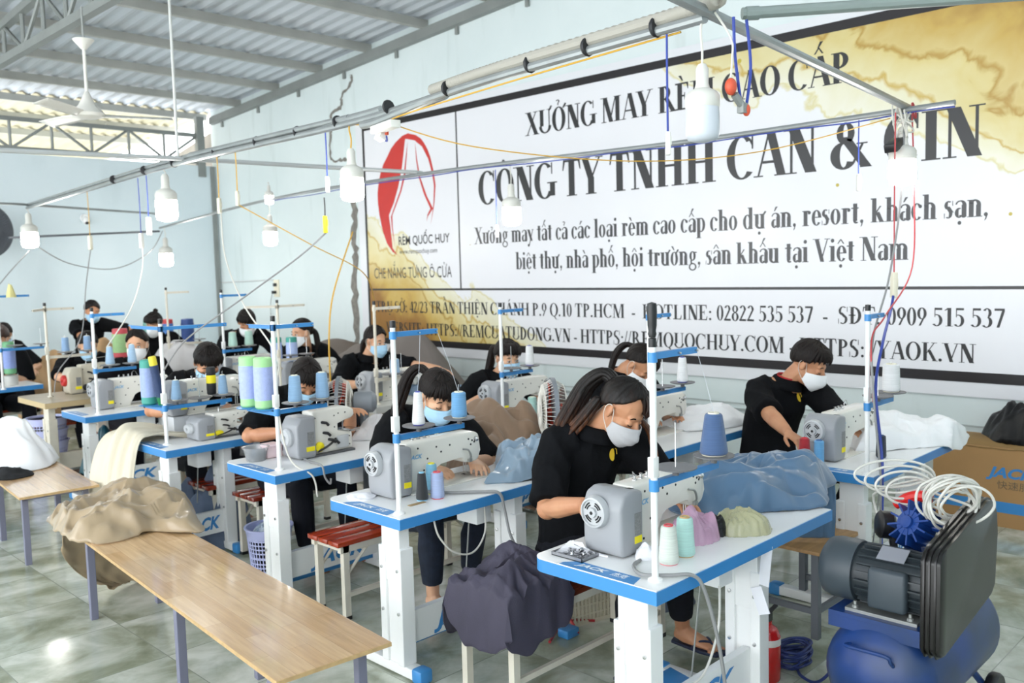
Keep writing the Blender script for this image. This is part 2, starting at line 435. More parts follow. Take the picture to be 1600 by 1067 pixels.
wob = noi(.9, 4, .6); fine = noi(3.2, 6, 1.2)
# lower-left pool of gold: grows towards Y=9.7, Z=.95 ; upper-right pool: towards Y=1.8, Z=3.7
A = mth('SUBTRACT', 1.55, mth('ADD', mth('MULTIPLY', mth('SUBTRACT', 9.75, y_), .42), mth('MULTIPLY', mth('SUBTRACT', z_, .95), .72)))
B = mth('SUBTRACT', 1.38, mth('ADD', mth('MULTIPLY', mth('SUBTRACT', y_, 1.2), .30), mth('MULTIPLY', mth('SUBTRACT', 3.75, z_), .78)))
V = mth('ADD', mth('MAXIMUM', A, B), mth('ADD', mth('MULTIPLY', wob, 1.1), mth('MULTIPLY', fine, .22)))
cr = ramp([(0, '#e4e4e8'), (.14, '#e4e4e6'), (.165, '#d5cc98'), (.185, '#e4e1cf'), (.36, '#ddd8b8'), (.39, '#c3a552'), (.42, '#d9cfa0'), (.6, '#d2c182'), (.63, '#b08d3c'), (.67, '#cdb878'), (.84, '#c0a050'), (1, '#93682c')])
nt.links.new(V, cr.inputs[0]); 
# gold specks
vo = N('ShaderNodeTexVoronoi'); vo.inputs['Scale'].default_value = 4.5; nt.links.new(tc.outputs['Object'], vo.inputs['Vector'])
spk = mth('MULTIPLY', mth('LESS_THAN', vo.outputs['Distance'], .13), mth('GREATER_THAN', N('ShaderNodeSeparateColor').outputs[0], .5))
sepc = nt.nodes.new('ShaderNodeSeparateColor'); nt.links.new(vo.outputs['Color'], sepc.inputs[0])
spk = mth('MULTIPLY', mth('LESS_THAN', vo.outputs['Distance'], mth('MULTIPLY', sepc.outputs[1], .17)), mth('GREATER_THAN', sepc.outputs[0], .8))
spk = mth('MULTIPLY', spk, mth('GREATER_THAN', V, -.25))
mx = N('ShaderNodeMix', data_type='RGBA'); mx.inputs[7].default_value = srgb('#b9a53a'); nt.links.new(spk, mx.inputs[0]); nt.links.new(cr.outputs[0], mx.inputs[6])
nt.links.new(mx.outputs[2], b.inputs['Base Color']); b.inputs['Roughness'].default_value = .36
wv = N('ShaderNodeTexNoise'); wv.inputs['Scale'].default_value = 1.1; wv.inputs['Detail'].default_value = 3
mp = N('ShaderNodeMapping'); mp.inputs['Scale'].default_value = (1, 2.2, .8); mp.inputs['Rotation'].default_value = (.5, 0, 0); nt.links.new(tc.outputs['Object'], mp.inputs[0]); nt.links.new(mp.outputs[0], wv.inputs['Vector'])
bp = N('ShaderNodeBump'); bp.inputs['Strength'].default_value = .25; bp.inputs['Distance'].default_value = .1; nt.links.new(wv.outputs['Fac'], bp.inputs['Height']); nt.links.new(bp.outputs[0], b.inputs['Normal'])
VINYL = M
INK = mat('black_print', '#242426', .38); INKL = mat('dark_grey_print', '#3a3a3c', .38); BORD = mat('black_banner_border', '#1b171a', .35, bump=.15, bscale=4)
REDP = mat('red_print', '#c9322d', .38, var=.12, vscale=3); WHV = mat('white_banner_hem', '#dfe0e4', .4, bump=.2, bscale=5)
XB = XW-.028
Y0, Y1 = 1.0, 9.84
f = MB(); f.b2((XB+.004, Y0-.12, .80), (XB+.012, Y1, 3.84)); banner = f.build('banner', WHV)
tag(banner, 'wide printed vinyl banner with black border and gold marbling on the right wall', 'banner')
f = MB(); f.b2((XB, Y0, .985), (XB+.0038, 9.65, 3.69)); f.build('printed_field', VINYL, banner, smooth=False)
f = MB(); xx = (XB-.002, XB+.0036)
f.b2((xx[0], Y0-.07, 3.688), (xx[1], 9.69, 3.765)); f.b2((xx[0], Y0-.07, .91), (xx[1], 9.69, .988)); f.b2((xx[0], 9.648, .988), (xx[1], 9.69, 3.688)); f.b2((xx[0], Y0-.07, .988), (xx[1], Y0, 3.688))
f.build('border', BORD, banner, smooth=False)
f = MB(); f.b2((XB-.002, Y0, 1.606), (XB+.001, 9.65, 1.63)); f.b2((XB-.002, 7.84, 1.62), (XB+.001, 7.862, 3.69)); f.build('dividing_rule', INK, banner, smooth=False)

# --- serif letters, built from stems, hairlines and bowls (unit = cap height)
def serif_glyphs(T):
    """returns dict char -> (list of polygons, advance); T = stem weight"""
    h = .062
    G = {}
    def st(x, a, b, t=T): return [(x, a), (x+t, a), (x+t, b), (x, b)]
    def hb(x0, x1, y, t=h): return [(x0, y), (x1, y), (x1, y+t), (x0, y+t)]
    def sf(x, t=T, y=0, e=.08): return [(x-e, y), (x+t+e, y), (x+t+e, y+.03), (x-e, y+.03)]
    def dg(x0, y0, x1, y1, t): return [(x0, y0), (x0+t, y0), (x1+t, y1), (x1, y1)]
    def ring(cx, cy, rx, ry, tx, ty, a0=0, a1=360, n=20):
        out = []
        for i in range(n):
            p, q = R(a0+(a1-a0)*i/n), R(a0+(a1-a0)*(i+1)/n)
            out.append([(cx+rx*math.cos(p), cy+ry*math.sin(p)), (cx+rx*math.cos(q), cy+ry*math.sin(q)), (cx+(rx-tx)*math.cos(q), cy+(ry-ty)*math.sin(q)), (cx+(rx-tx)*math.cos(p), cy+(ry-ty)*math.sin(p))])
        return out
    def dot(cx, cy, r): return [[(cx+r*math.cos(2*PI*i/10), cy+r*math.sin(2*PI*i/10)) for i in range(10)]]
    L = .1
    def top(x, t=T): return sf(x, t, .97)
    G['I'] = ([st(L, 0, 1), sf(L), top(L)], T+.2)
    G['H'] = ([st(L, 0, 1), st(.58, 0, 1), hb(L, .6, .49), sf(L), top(L), sf(.58), top(.58)], .68+T)
    G['N'] = ([st(L+.02, 0, 1, h), st(.62, 0, 1, h), dg(.6-T*.55, 0, L-.02, 1, T*1.25), sf(L, h+.04), top(.58, h+.08), top(L-.06, T)], .78)
    G['M'] = ([st(L+.02, 0, 1, h), st(.74, 0, 1), dg(.42, 0, L, 1, T), [(.42, 0), (.48, 0), (.78, 1), (.72, 1)], sf(L, h+.04), sf(.74), top(.74), top(L-.04)], .84+T)
    G['E'] = ([st(L, 0, 1), hb(0, .6, 0, h), hb(0, .58, .95, h), hb(L, .42, .49), [(.6, 0), (.62, .26), (.585, .26), (.52, .04)], [(.58, 1), (.58, .76), (.55, .76), (.5, .96)], st(.4, .38, .64, .035)], .68)
    G['T'] = ([st(.33-T/2, 0, 1), sf(.33-T/2), hb(.03, .63, .95, h), [(.03, 1), (.0, .72), (.035, .72), (.1, .96)], [(.63, 1), (.66, .72), (.625, .72), (.56, .96)]], .68)
    G['L'] = ([st(L, 0, 1), hb(0, .58, 0, h), sf(L), top(L), [(.58, 0), (.61, .3), (.575, .3), (.5, .04)]], .65)
    G['P'] = ([st(L, 0, 1), sf(L), top(L)] + ring(L+T, .74, .36-T*.3, .26, T*.9, h, -90, 90) , .66)
    G['R'] = ([st(L, 0, 1), sf(L), top(L), dg(.62, 0, .3, .52, T), sf(.6, T, 0, .06)] + ring(L+T, .74, .34-T*.3, .26, T*.9, h, -90, 90), .8)
    G['B'] = ([st(L, 0, 1), sf(L), top(L)] + ring(L+T, .75, .32-T*.3, .25, T*.9, h, -90, 90) + ring(L+T, .27, .38-T*.3, .27, T, h, -90, 90), .7)
    G['D'] = ([st(L, 0, 1), sf(L), top(L)] + ring(L+T*.8, .5, .52-T*.5, .5, T, h, -90, 90), .74)
    G['Đ'] = (G['D'][0] + [hb(0, .36, .48)], .74)
    G['O'] = (ring(.4, .5, .38, .52, T, .045), .8)
    G['Q'] = (ring(.4, .5, .38, .52, T, .045) + [[(.36, .02), (.5, .02), (.66, -.24), (.8, -.24), (.8, -.2), (.6, -.26)]], .8)
    G['C'] = (ring(.42, .5, .4, .52, T, .045, 48, 316) + [st(.68, .68, 1.0, .04), [(.62, .88), (.7, .88), (.7, .72)]], .76)
    G['G'] = (ring(.42, .5, .4, .52, T, .045, 48, 322) + [st(.68, .68, 1.0, .04), st(.62, .06, .42, T*.9), hb(.52, .62+T+.06, .42, .035)], .84)
    G['S'] = (ring(.3, .745, .25, .275, T*.8, .05, 50, 235) + ring(.28, .255, .25, .275, T*.85, .05, -130, 55) + [dg(.34, .36, .06, .66, T*1.15), st(.5, .7, 1, .035), st(.03, 0, .3, .035)], .6)
    G['U'] = ([st(L, .3, 1), st(.6, .3, 1, h), top(L), top(.58, h+.04)] + ring(.375+T*.1, .3, .375-T*.1+.0, .32, T*.8, .06, 180, 360), .78)
    G['V'] = ([dg(.34-T*.1, 0, .04, 1, T), [(.32, 0), (.38, 0), (.7, 1), (.645, 1)], top(.02, T, ), top(.6, .12, )], .74)
    G['W'] = ([dg(.26, 0, .02, 1, T), dg(.66, 0, .4, 1, T), [(.25, 0), (.3, 0), (.47, .8), (.42, .8)], [(.66, 0), (.72, 0), (.98, 1), (.93, 1)], top(.0), top(.38), top(.88, .12)], 1.02)
    G['Y'] = ([st(.34-T/2, 0, .46), dg(.34-T/2, .42, .02, 1, T), [(.33, .42), (.39, .42), (.67, 1), (.615, 1)], sf(.34-T/2), top(.02), top(.58, .1)], .72)
    G['X'] = ([dg(.5, 0, .05, 1, T*1.1), [(.04, 0), (.1, 0), (.64, 1), (.58, 1)], sf(.02, .1), top(.54, .1), top(.04), sf(.5)], .74)
    G['K'] = ([st(L, 0, 1), sf(L), top(L), [(L+T, .4), (L+T, .48), (.6, 1), (.66, 1)], dg(.58, 0, .28, .6, T), sf(.58, T, 0, .05), top(.56, .12)], .8)
    G['A'] = ([dg(.56, 0, .3, 1, T), [(.06, 0), (.11, 0), (.38, 1), (.33, 1)], hb(.2, .56, .3), sf(.05, .08), sf(.57)], .76)
    G['&'] = (ring(.36, .76, .2, .24, T*.7, .05) + ring(.32, .28, .3, .3, T, .05, 60, 330) + [dg(.7, 0, .22, .68, T*1.1), [(.5, .1), (.56, .1), (.76, .5), (.7, .5)], hb(.6, .84, .5, .03), hb(.68, .9, 0, .035)], .9)
    # digits
    G['0'] = (ring(.25, .5, .23, .51, T*.85, .04), .5)
    G['1'] = ([st(.2, 0, 1, T), sf(.2, T, 0, .09), [(.2, 1), (.06, .88), (.08, .85), (.2, .9)]], .5)
    G['2'] = (ring(.24, .74, .21, .27, T*.85, .05, 0, 160) + [[(.45, .74), (.33, .74), (.02, .04), (.12, .04)], hb(.02, .46, 0, .13)], .5)
    G['3'] = (ring(.22, .76, .2, .25, T*.8, .05, -60, 150) + ring(.2, .28, .26, .3, T*.9, .05, -140, 75), .5)
    G['4'] = ([st(.28, 0, 1, T), hb(.02, .48, .24, .1), [(.02, .24), (.08, .24), (.3, 1), (.28, 1)]], .5)
    G['5'] = (ring(.2, .32, .27, .33, T*.9, .05, -140, 110) + [hb(.1, .45, .88, .12), st(.09, .5, 1, .04)], .5)
    G['7'] = ([hb(.04, .48, .88, .12), dg(.14, 0, .37, .9, T*.75)], .5)
    G['8'] = (ring(.25, .77, .2, .24, T*.75, .05) + ring(.25, .27, .23, .29, T*.85, .05), .5)
    G['9'] = (ring(.25, .68, .23, .33, T*.85, .05) + [[(.48, .68), (.36, .6), (.1, .0), (.2, 0)]], .5)
    G['.'] = (dot(.12, .08, .085), .25); G[':'] = (dot(.14, .08, .08) + dot(.14, .55, .08), .3); G[','] = (dot(.12, .08, .08) + [[(.19, .1), (.12, .02), (.06, -.17), (.14, -.1)]], .25)
    G['-'] = ([hb(.04, .3, .24, .11)], .34); G['/'] = ([dg(0, 0, .24, 1, .06)], .3); G[' '] = ([], .26)
    # lower case, x height .67
    xh = .67
    def arch(x0, x1): return ring((x0+x1)/2+T*.5, xh-.2, (x1-x0)/2+T*.5, .21, T*.85, .07, 0, 170)
    lf = lambda x: [(x-.07, xh), (x-.07, xh-.035), (x, xh-.05), (x, xh)]
    G['i'] = ([st(.08, 0, xh), sf(.08, T, 0, .07), lf(.08)] + dot(.08+T/2, .9, .09), .08+T+.08)
    G['l'] = ([st(.08, 0, 1), sf(.08, T, 0, .07), [(.01, 1), (.01, .965), (.08, .95), (.08, 1)]], .08+T+.08)
    G['n'] = ([st(.08, 0, xh), st(.36, 0, xh-.2), sf(.08, T, 0, .06), sf(.36, T, 0, .06), lf(.08)] + arch(.08, .36), .43+T)
    G['h'] = ([st(.08, 0, 1), st(.36, 0, xh-.2), sf(.08, T, 0, .06), sf(.36, T, 0, .06), [(.01, 1), (.01, .965), (.08, .95), (.08, 1)]] + arch(.08, .36), .43+T)
    G['m'] = ([st(.08, 0, xh), st(.36, 0, xh-.2), st(.64, 0, xh-.2), sf(.08, T, 0, .05), sf(.36, T, 0, .05), sf(.64, T, 0, .05), lf(.08)] + arch(.08, .36) + arch(.36, .64), .71+T)
    G['r'] = ([st(.08, 0, xh), sf(.08, T, 0, .07), lf(.08)] + ring(.3, .5, .18, .17, .09, .06, 60, 150) + dot(.36, .58, .08), .46)
    G['u'] = ([st(.06, .2, xh), st(.36, 0, xh), lf(.06), lf(.36), sf(.38, T-.02, 0, .04)] + ring(.21+T*.5, .2, .15+T*.5, .21, T*.85, .08, 180, 350), .45+T)
    G['o'] = (ring(.26, .335, .24, .345, T*.85, .04), .53)
    G['c'] = (ring(.26, .335, .24, .345, T*.85, .045, 45, 320) + dot(.4, .54, .075), .48)
    G['e'] = (ring(.26, .335, .24, .345, T*.85, .045, 0, 322) + [hb(.1, .5, .335, .045)], .5)
    G['a'] = ([st(.3, .05, .5), [(.3, .06), (.3+T, .1), (.5, .05), (.42, -.01), (.32, 0)]] + ring(.27, .48, .03+T+.0, .2, T*.85, .06, 0, 100) + ring(.22, .47, .18, .2, .07, .05, 80, 165) + ring(.2, .19, .17, .2, T*.8, .05, 60, 330), .5)
    G['d'] = ([st(.36, 0, 1), [(.29, 1), (.29, .965), (.36, .95), (.36, 1)], sf(.38, T-.02, 0, .04)] + ring(.28, .335, .25, .345, T*.85, .045, 40, 320), .45+T)
    G['b'] = ([st(.06, 0, 1), [(0, 1), (0, .965), (.06, .95), (.06, 1)]] + ring(.26+T*.2, .335, .25, .345, T*.85, .045, -140, 140), .55)
    G['p'] = ([st(.06, -.3, xh), sf(.06, T, -.3, .06), lf(.06)] + ring(.26+T*.2, .335, .25, .345, T*.85, .045, -140, 140), .55)
    G['g'] = (ring(.26, .44, .2, .235, T*.75, .05) + ring(.26, -.09, .24, .19, .09, .06) + [dg(.14, .06, .12, .24, .1), hb(.36, .52, .58, .06)], .54)
    G['y'] = ([dg(.26, .02, .02, xh, T), [(.1, -.3), (.17, -.3), (.5, xh), (.44, xh)], sf(.0, T, xh-.03, .03), sf(.42, .1, xh-.03, .03)] + dot(.1, -.23, .08), .54)
    G['v'] = ([dg(.24, 0, .02, xh, T), [(.24, 0), (.3, 0), (.5, xh), (.44, xh)], sf(.0, T, xh-.03, .03), sf(.42, .1, xh-.03, .03)], .54)
    G['t'] = ([st(.1, .1, .84, T), hb(.01, .36, xh-.05, .05)] + ring(.24, .14, .14, .15, T*.7, .06, 180, 320), .38)
    G['s'] = (ring(.2, .5, .17, .18, T*.75, .045, 50, 235) + ring(.19, .175, .17, .185, T*.75, .045, -130, 55) + [dg(.22, .22, .06, .46, T), st(.35, .48, .67, .03), st(.02, 0, .2, .03)], .42)
    G['k'] = ([st(.08, 0, 1), sf(.08, T, 0, .06), [(.01, 1), (.01, .965), (.08, .95), (.08, 1)], [(.2, .3), (.2, .37), (.42, xh), (.5, xh)], dg(.42, 0, .22, .42, T), sf(.42, T, 0, .05)], .46+T)
    return G
def accents(base, marks, adv):
    up = base.isupper(); xh = 1.0 if up else .67; out = []; c = adv/2-.03; t = xh+.08
    order = sorted(marks, key=lambda q: q not in '\u0302\u0306')
    for q in order:
        if q == '\u0302': out += [[(c-.17, t), (c-.11, t), (c+.03, t+.2), (c-.03, t+.2)], [(c+.17, t), (c+.11, t), (c-.03, t+.2), (c+.03, t+.2)]]; t += .2
        elif q == '\u0301': out += [[(c-.05, t), (c+.01, t), (c+.16, t+.2), (c+.04, t+.2)]]
        elif q == '\u0300': out += [[(c+.05, t), (c-.01, t), (c-.16, t+.2), (c-.04, t+.2)]]
        elif q == '\u0309': out += [[(c-.03, t), (c+.03, t), (c+.03, t+.07), (c-.03, t+.07)], [(c-.03, t+.07), (c+.03, t+.07), (c+.1, t+.16), (c+.03, t+.16)], [(c+.1, t+.16), (c+.03, t+.16), (c-.02, t+.22), (c+.03, t+.24)], [(c-.1, t+.17), (c-.1, t+.22), (c+.03, t+.24), (c, t+.2)]]
        elif q == '\u0303': out += [[(c-.18, t+.04), (c-.06, t+.13), (c-.06, t+.07), (c-.18, t)], [(c-.06, t+.13), (c+.06, t+.08), (c+.06, t+.02), (c-.06, t+.07)], [(c+.06, t+.08), (c+.18, t+.15), (c+.18, t+.1), (c+.06, t+.02)]]
        elif q == '\u0323': out += [[(c+.08*math.cos(k*PI/4), -.2+.08*math.sin(k*PI/4)) for k in range(8)]]
        elif q == '\u0306': out += [[(c-.16, t+.16), (c-.11, t+.16), (c-.04, t+.05), (c, t)], [(c+.16, t+.16), (c+.11, t+.16), (c+.04, t+.05), (c, t)]]; t += .1
        elif q == '\u031b': out += [[(adv-.2, xh-.06), (adv-.1, xh-.08), (adv+.04, xh+.1), (adv-.05, xh+.13)]]
    return out
GL = {}
def serif_line(text, ya, yb, z, cap, T, mat_, x=None):
    G = GL.setdefault(T, serif_glyphs(T)); polys = []; cur = 0; last = ('', 0, .7)
    for ch in unicodedata.normalize('NFC', text):
        d = unicodedata.normalize('NFD', ch); base = d[0]; P, adv = G[base]
        for p in P + accents(base, d[1:], adv): polys.append([(cur+q[0], q[1]) for q in p])
        cur += adv
    k = (yb-ya)/cur; x = x or XB-.0012; f = MB()
    for i, p in enumerate(polys): f.poly([(x-(i % 23)*.00003, ya+k*u, z+cap*v) for u, v in p])
    return f.build('lettering', mat_, banner, smooth=False, fix=False)
serif_line('XƯỞNG MAY RÈM CAO CẤP', 6.727, 3.144, 3.272, .244, .205, INK)
serif_line('CÔNG TY TNHH CAN & CIN', 7.51, 2.144, 2.585, .37, .215, INK)
serif_line('Xưởng may tất cả các loại rèm cao cấp cho dự án, resort, khách sạn,', 7.586, 2.10, 2.14, .19, .19, INKL)
serif_line('biệt thự, nhà phố, hội trường, sân khấu tại Việt Nam', 6.933, 2.669, 1.838, .19, .19, INKL)
serif_line('TRỤ SỞ: 42/23 TRẦN THIỆN CHÁNH P.9 Q.10 TP.HCM  -  HOTLINE: 02822 535 537  -  SĐT: 0909 515 537', 9.523, 1.982, 1.326, .14, .17, INK)
serif_line('WEBSITE: HTTPS://REMCUATUDONG.VN - HTTPS://REMQUOCHUY.COM - HTTPS://YAOK.VN', 9.32, 2.177, 1.055, .143, .175, INK)
# plain letters from the built-in typeface, laid flat on any face
def type_mesh(text, size_w, cap, shear=0, bold=0):
    c = bpy.data.curves.new('type', 'FONT'); c.body = text; c.shear = shear; c.offset = bold; c.resolution_u = 3
    o = bpy.data.objects.new('type', c)
    me = eval_mesh(o); bpy.data.objects.remove(o); bpy.data.curves.remove(c)
    xs = [v.co.x for v in me.vertices]; ys = [v.co.y for v in me.vertices]; x0, x1 = min(xs), max(xs)
    for v in me.vertices: v.co = Vector(((v.co.x-x0)/(x1-x0)*size_w, v.co.y/.73*cap, 0))
    return me
def type_on(name, text, origin, right, up, width, cap, mat_, parent, shear=0, bold=0):
    me = type_mesh(text, width, cap, shear, bold); r = Vector(right).normalized(); u = Vector(up).normalized(); o0 = Vector(origin)
    for v in me.vertices: v.co = o0 + r*v.co.x + u*v.co.y
    me.name = name; me.materials.clear(); me.materials.append(mat_); o = bpy.data.objects.new(name, me); COL.objects.link(o); o.parent = parent
    return o
type_on('lettering', 'RÈM QUỐC HUY', (XB-.0015, 9.0, 2.182), (0, -1, 0), (0, 0, 1), .976, .112, INK, banner, bold=.012)
type_on('lettering', 'www.remquochuy.com', (XB-.0015, 8.99, 2.068), (0, -1, 0), (0, 0, 1), .73, .062, INK, banner)
type_on('lettering', 'CHE NẮNG TỪNG Ô CỬA', (XB-.0015, 9.535, 1.764), (0, -1, 0), (0, 0, 1), 1.53, .142, INKL, banner)
f = MB()
def polyYZ(pts, x=XB-.0012):
    f.bm.faces.new([f.bm.verts.new((x, a, c)) for a, c in pts])
polyYZ([(8.74, 3.54), (8.86, 3.53), (8.99, 3.47), (9.09, 3.4), (9.17, 3.31), (9.26, 3.22), (9.32, 3.12), (9.37, 3.0), (9.4, 2.87), (9.4, 2.73), (9.38, 2.59), (9.32, 2.37), (9.24, 2.21), (9.13, 2.1), (8.94, 2.01), (9.04, 2.06), (9.13, 2.15), (9.14, 2.28), (9.17, 2.5), (9.18, 2.57), (9.07, 2.72), (8.97, 2.91), (8.88, 3.15), (8.8, 3.48)])
polyYZ([(8.87, 3.53), (8.74, 3.55), (8.59, 3.51), (8.5, 3.46), (8.44, 3.4), (8.38, 3.32), (8.33, 3.22), (8.27, 3.02), (8.25, 2.87), (8.28, 2.66), (8.36, 2.41), (8.3, 2.66), (8.28, 2.87), (8.31, 3.03), (8.37, 3.2), (8.48, 3.36), (8.62, 3.45), (8.8, 3.49)], XB-.0014)
polyYZ([(8.75, 3.46), (8.78, 3.27), (8.82, 3.04), (8.91, 2.85), (9.11, 2.56), (9.11, 2.41), (9.08, 2.15), (9.13, 2.41), (9.14, 2.55), (8.93, 2.87), (8.85, 3.06), (8.8, 3.27)], XB-.0016)
polyYZ([(8.61, 3.43), (8.58, 3.21), (8.53, 2.99), (8.42, 2.76), (8.31, 2.6), (8.41, 2.51), (8.44, 2.45), (8.42, 2.53), (8.36, 2.6), (8.47, 2.78), (8.56, 2.99), (8.6, 3.21)])
f.build('emblem', REDP, banner, smooth=False, fix=False)
# ================================================================== SEWING TABLES, MACHINES, STANDS
ZT = .76
BLUED = mat('blue_edge_band', '#3f8bcb', .32, var=.05, vscale=4)
TANW = mat('worn_tan_laminate', '#b3a58c', .4, var=.15, vscale=9)
TANE = mat('tan_table_edge', '#c9b288', .5)
GREYT = mat('pale_grey_laminate', '#c9c9c4', .35, var=.06, vscale=6)
LOGOB = mat('logo_blue_paint', '#3d86c6', .4)
LOGOL = mat('logo_pale_blue_paint', '#7db2d8', .4)
LOGOW = mat('logo_white_paint', '#f2f5f8', .4)
def sew_table(loc, L, label, D=.585, style='blue', sign=True):
    t = thing('sewing_table', label, 'table', (loc[0], loc[1], 0), 0, 'sewing tables')
    top, edge, leg = {'blue': (LAMI, BLUED, WHITE), 'tan': (TANW, TANE, CREAM), 'grey': (GREYT, GREYT, CREAM)}[style]
    r = .07; arc = [(r-r*math.cos(a), D-r+r*math.sin(a)) for a in [i*PI/12 for i in range(7)]]
    arc2 = [(L-.03+.03*math.sin(a), D-.03+.03*math.cos(a)) for a in [i*PI/8 for i in range(5)]]
    out = [(0, 0)] + arc + arc2 + [(L, 0)]
    f = MB(); f.prism(out, ZT-.05, ZT-.0035, 'z'); f.build('edge_band', edge, t)
    ins = [(min(max(x, .004), L-.004), min(max(y, .004), D-.004)) for x, y in out]
    f = MB(); f.prism(ins, ZT-.004, ZT, 'z'); f.build('tabletop', top, t, angle=20)
    if style == 'blue' and sign:
        f = MB(); f.prism([(.006, .1), (.006, .44), (.03, .44), (.075, .4), (.075, .12)], ZT, ZT+.0004, 'z'); s = f.build('corner_sticker', BLUED, t, smooth=False)
        type_on('lettering', 'JACK', (.034, .385, ZT+.0008), (0, -1, 0), (1, 0, 0), .14, .027, LOGOW, s, shear=.3, bold=.035)
        type_on('lettering', '杰克', (.034, .225, ZT+.0008), (0, -1, 0), (1, 0, 0), .07, .026, LOGOW, s, shear=.2, bold=.02)
    for k, x in enumerate((.075, max(.45, L-.50))):
        f = MB()
        f.b2((x-.03, .07, .44), (x+.03, .20, ZT-.05), .004)          # inner column
        f.b2((x-.038, .055, .055), (x+.038, .10, .60), .004); f.b2((x-.038, .17, .055), (x+.038, .215, .60), .004); f.b2((x-.024, .09, .055), (x+.024, .18, .58))
        f.b2((x-.033, .03, ZT-.062), (x+.033, D-.05, ZT-.05))
        lg = f.build('leg', leg, t, smooth=False)
        f = MB(); f.b2((x-.032, .0, .008), (x+.032, D-.04, .058), .006); ft = f.build('foot', leg, lg)
        for y0, y1 in ((-.06, .01), (D-.05, D+.02)):
            f = MB(); f.b2((x-.036, y0, 0), (x+.036, y1, .066), .012); f.build('end_cap', BLUE if style == 'blue' else BLACKP, lg)
        for yy in (.078, .192):
            for zz in (.5, .3): f = MB(); f.lathe([(0, .0), (.008, 0), (.008, .006), (0, .007)], (x-.038, yy, zz), (-1, 0, 0), 8); f.build('bolt', CHROME, lg)
    f = MB(); xr = max(.45, L-.50)-.035; f.b2((.11, .10, .13), (xr, .112, .28)); f.b2((.11, .1125, .13), (xr, .135, .14)); f.b2((.11, .1125, .27), (xr, .135, .28)); cb = f.build('crossbar', leg, t, smooth=False)
    if style == 'blue': type_on('lettering', 'JACK', (.11+(xr-.11)*.5-.19*min(1, (xr-.11)/.5), .0985, .165), (1, 0, 0), (0, 0, 1), .40*min(1, (xr-.11)/.5), .085, LOGOB, cb, shear=.28, bold=.035)
    f = MB(); f.b2((L*.42, .1, ZT-.17), (L*.42+.1, .25, ZT-.05), .006); f.build('control_box', IVORY if style != 'blue' else WHITE, t)
    # foot pedal and its rod
    f = MB(); f.box((L*.42, .34, .1), (.3, .2, .018), Matrix.Rotation(.18, 3, 'X'), .006); f.b2((.11, .22, .06), (xr, .25, .085)); f.build('pedal', BLUE if style == 'blue' else PURL, t)
    f = MB(); f.tube([(L*.42+.06, .22, ZT-.16), (L*.42+.05, .27, .12)], .004, 6); f.build('pedal_rod', STEEL, t)
    return t

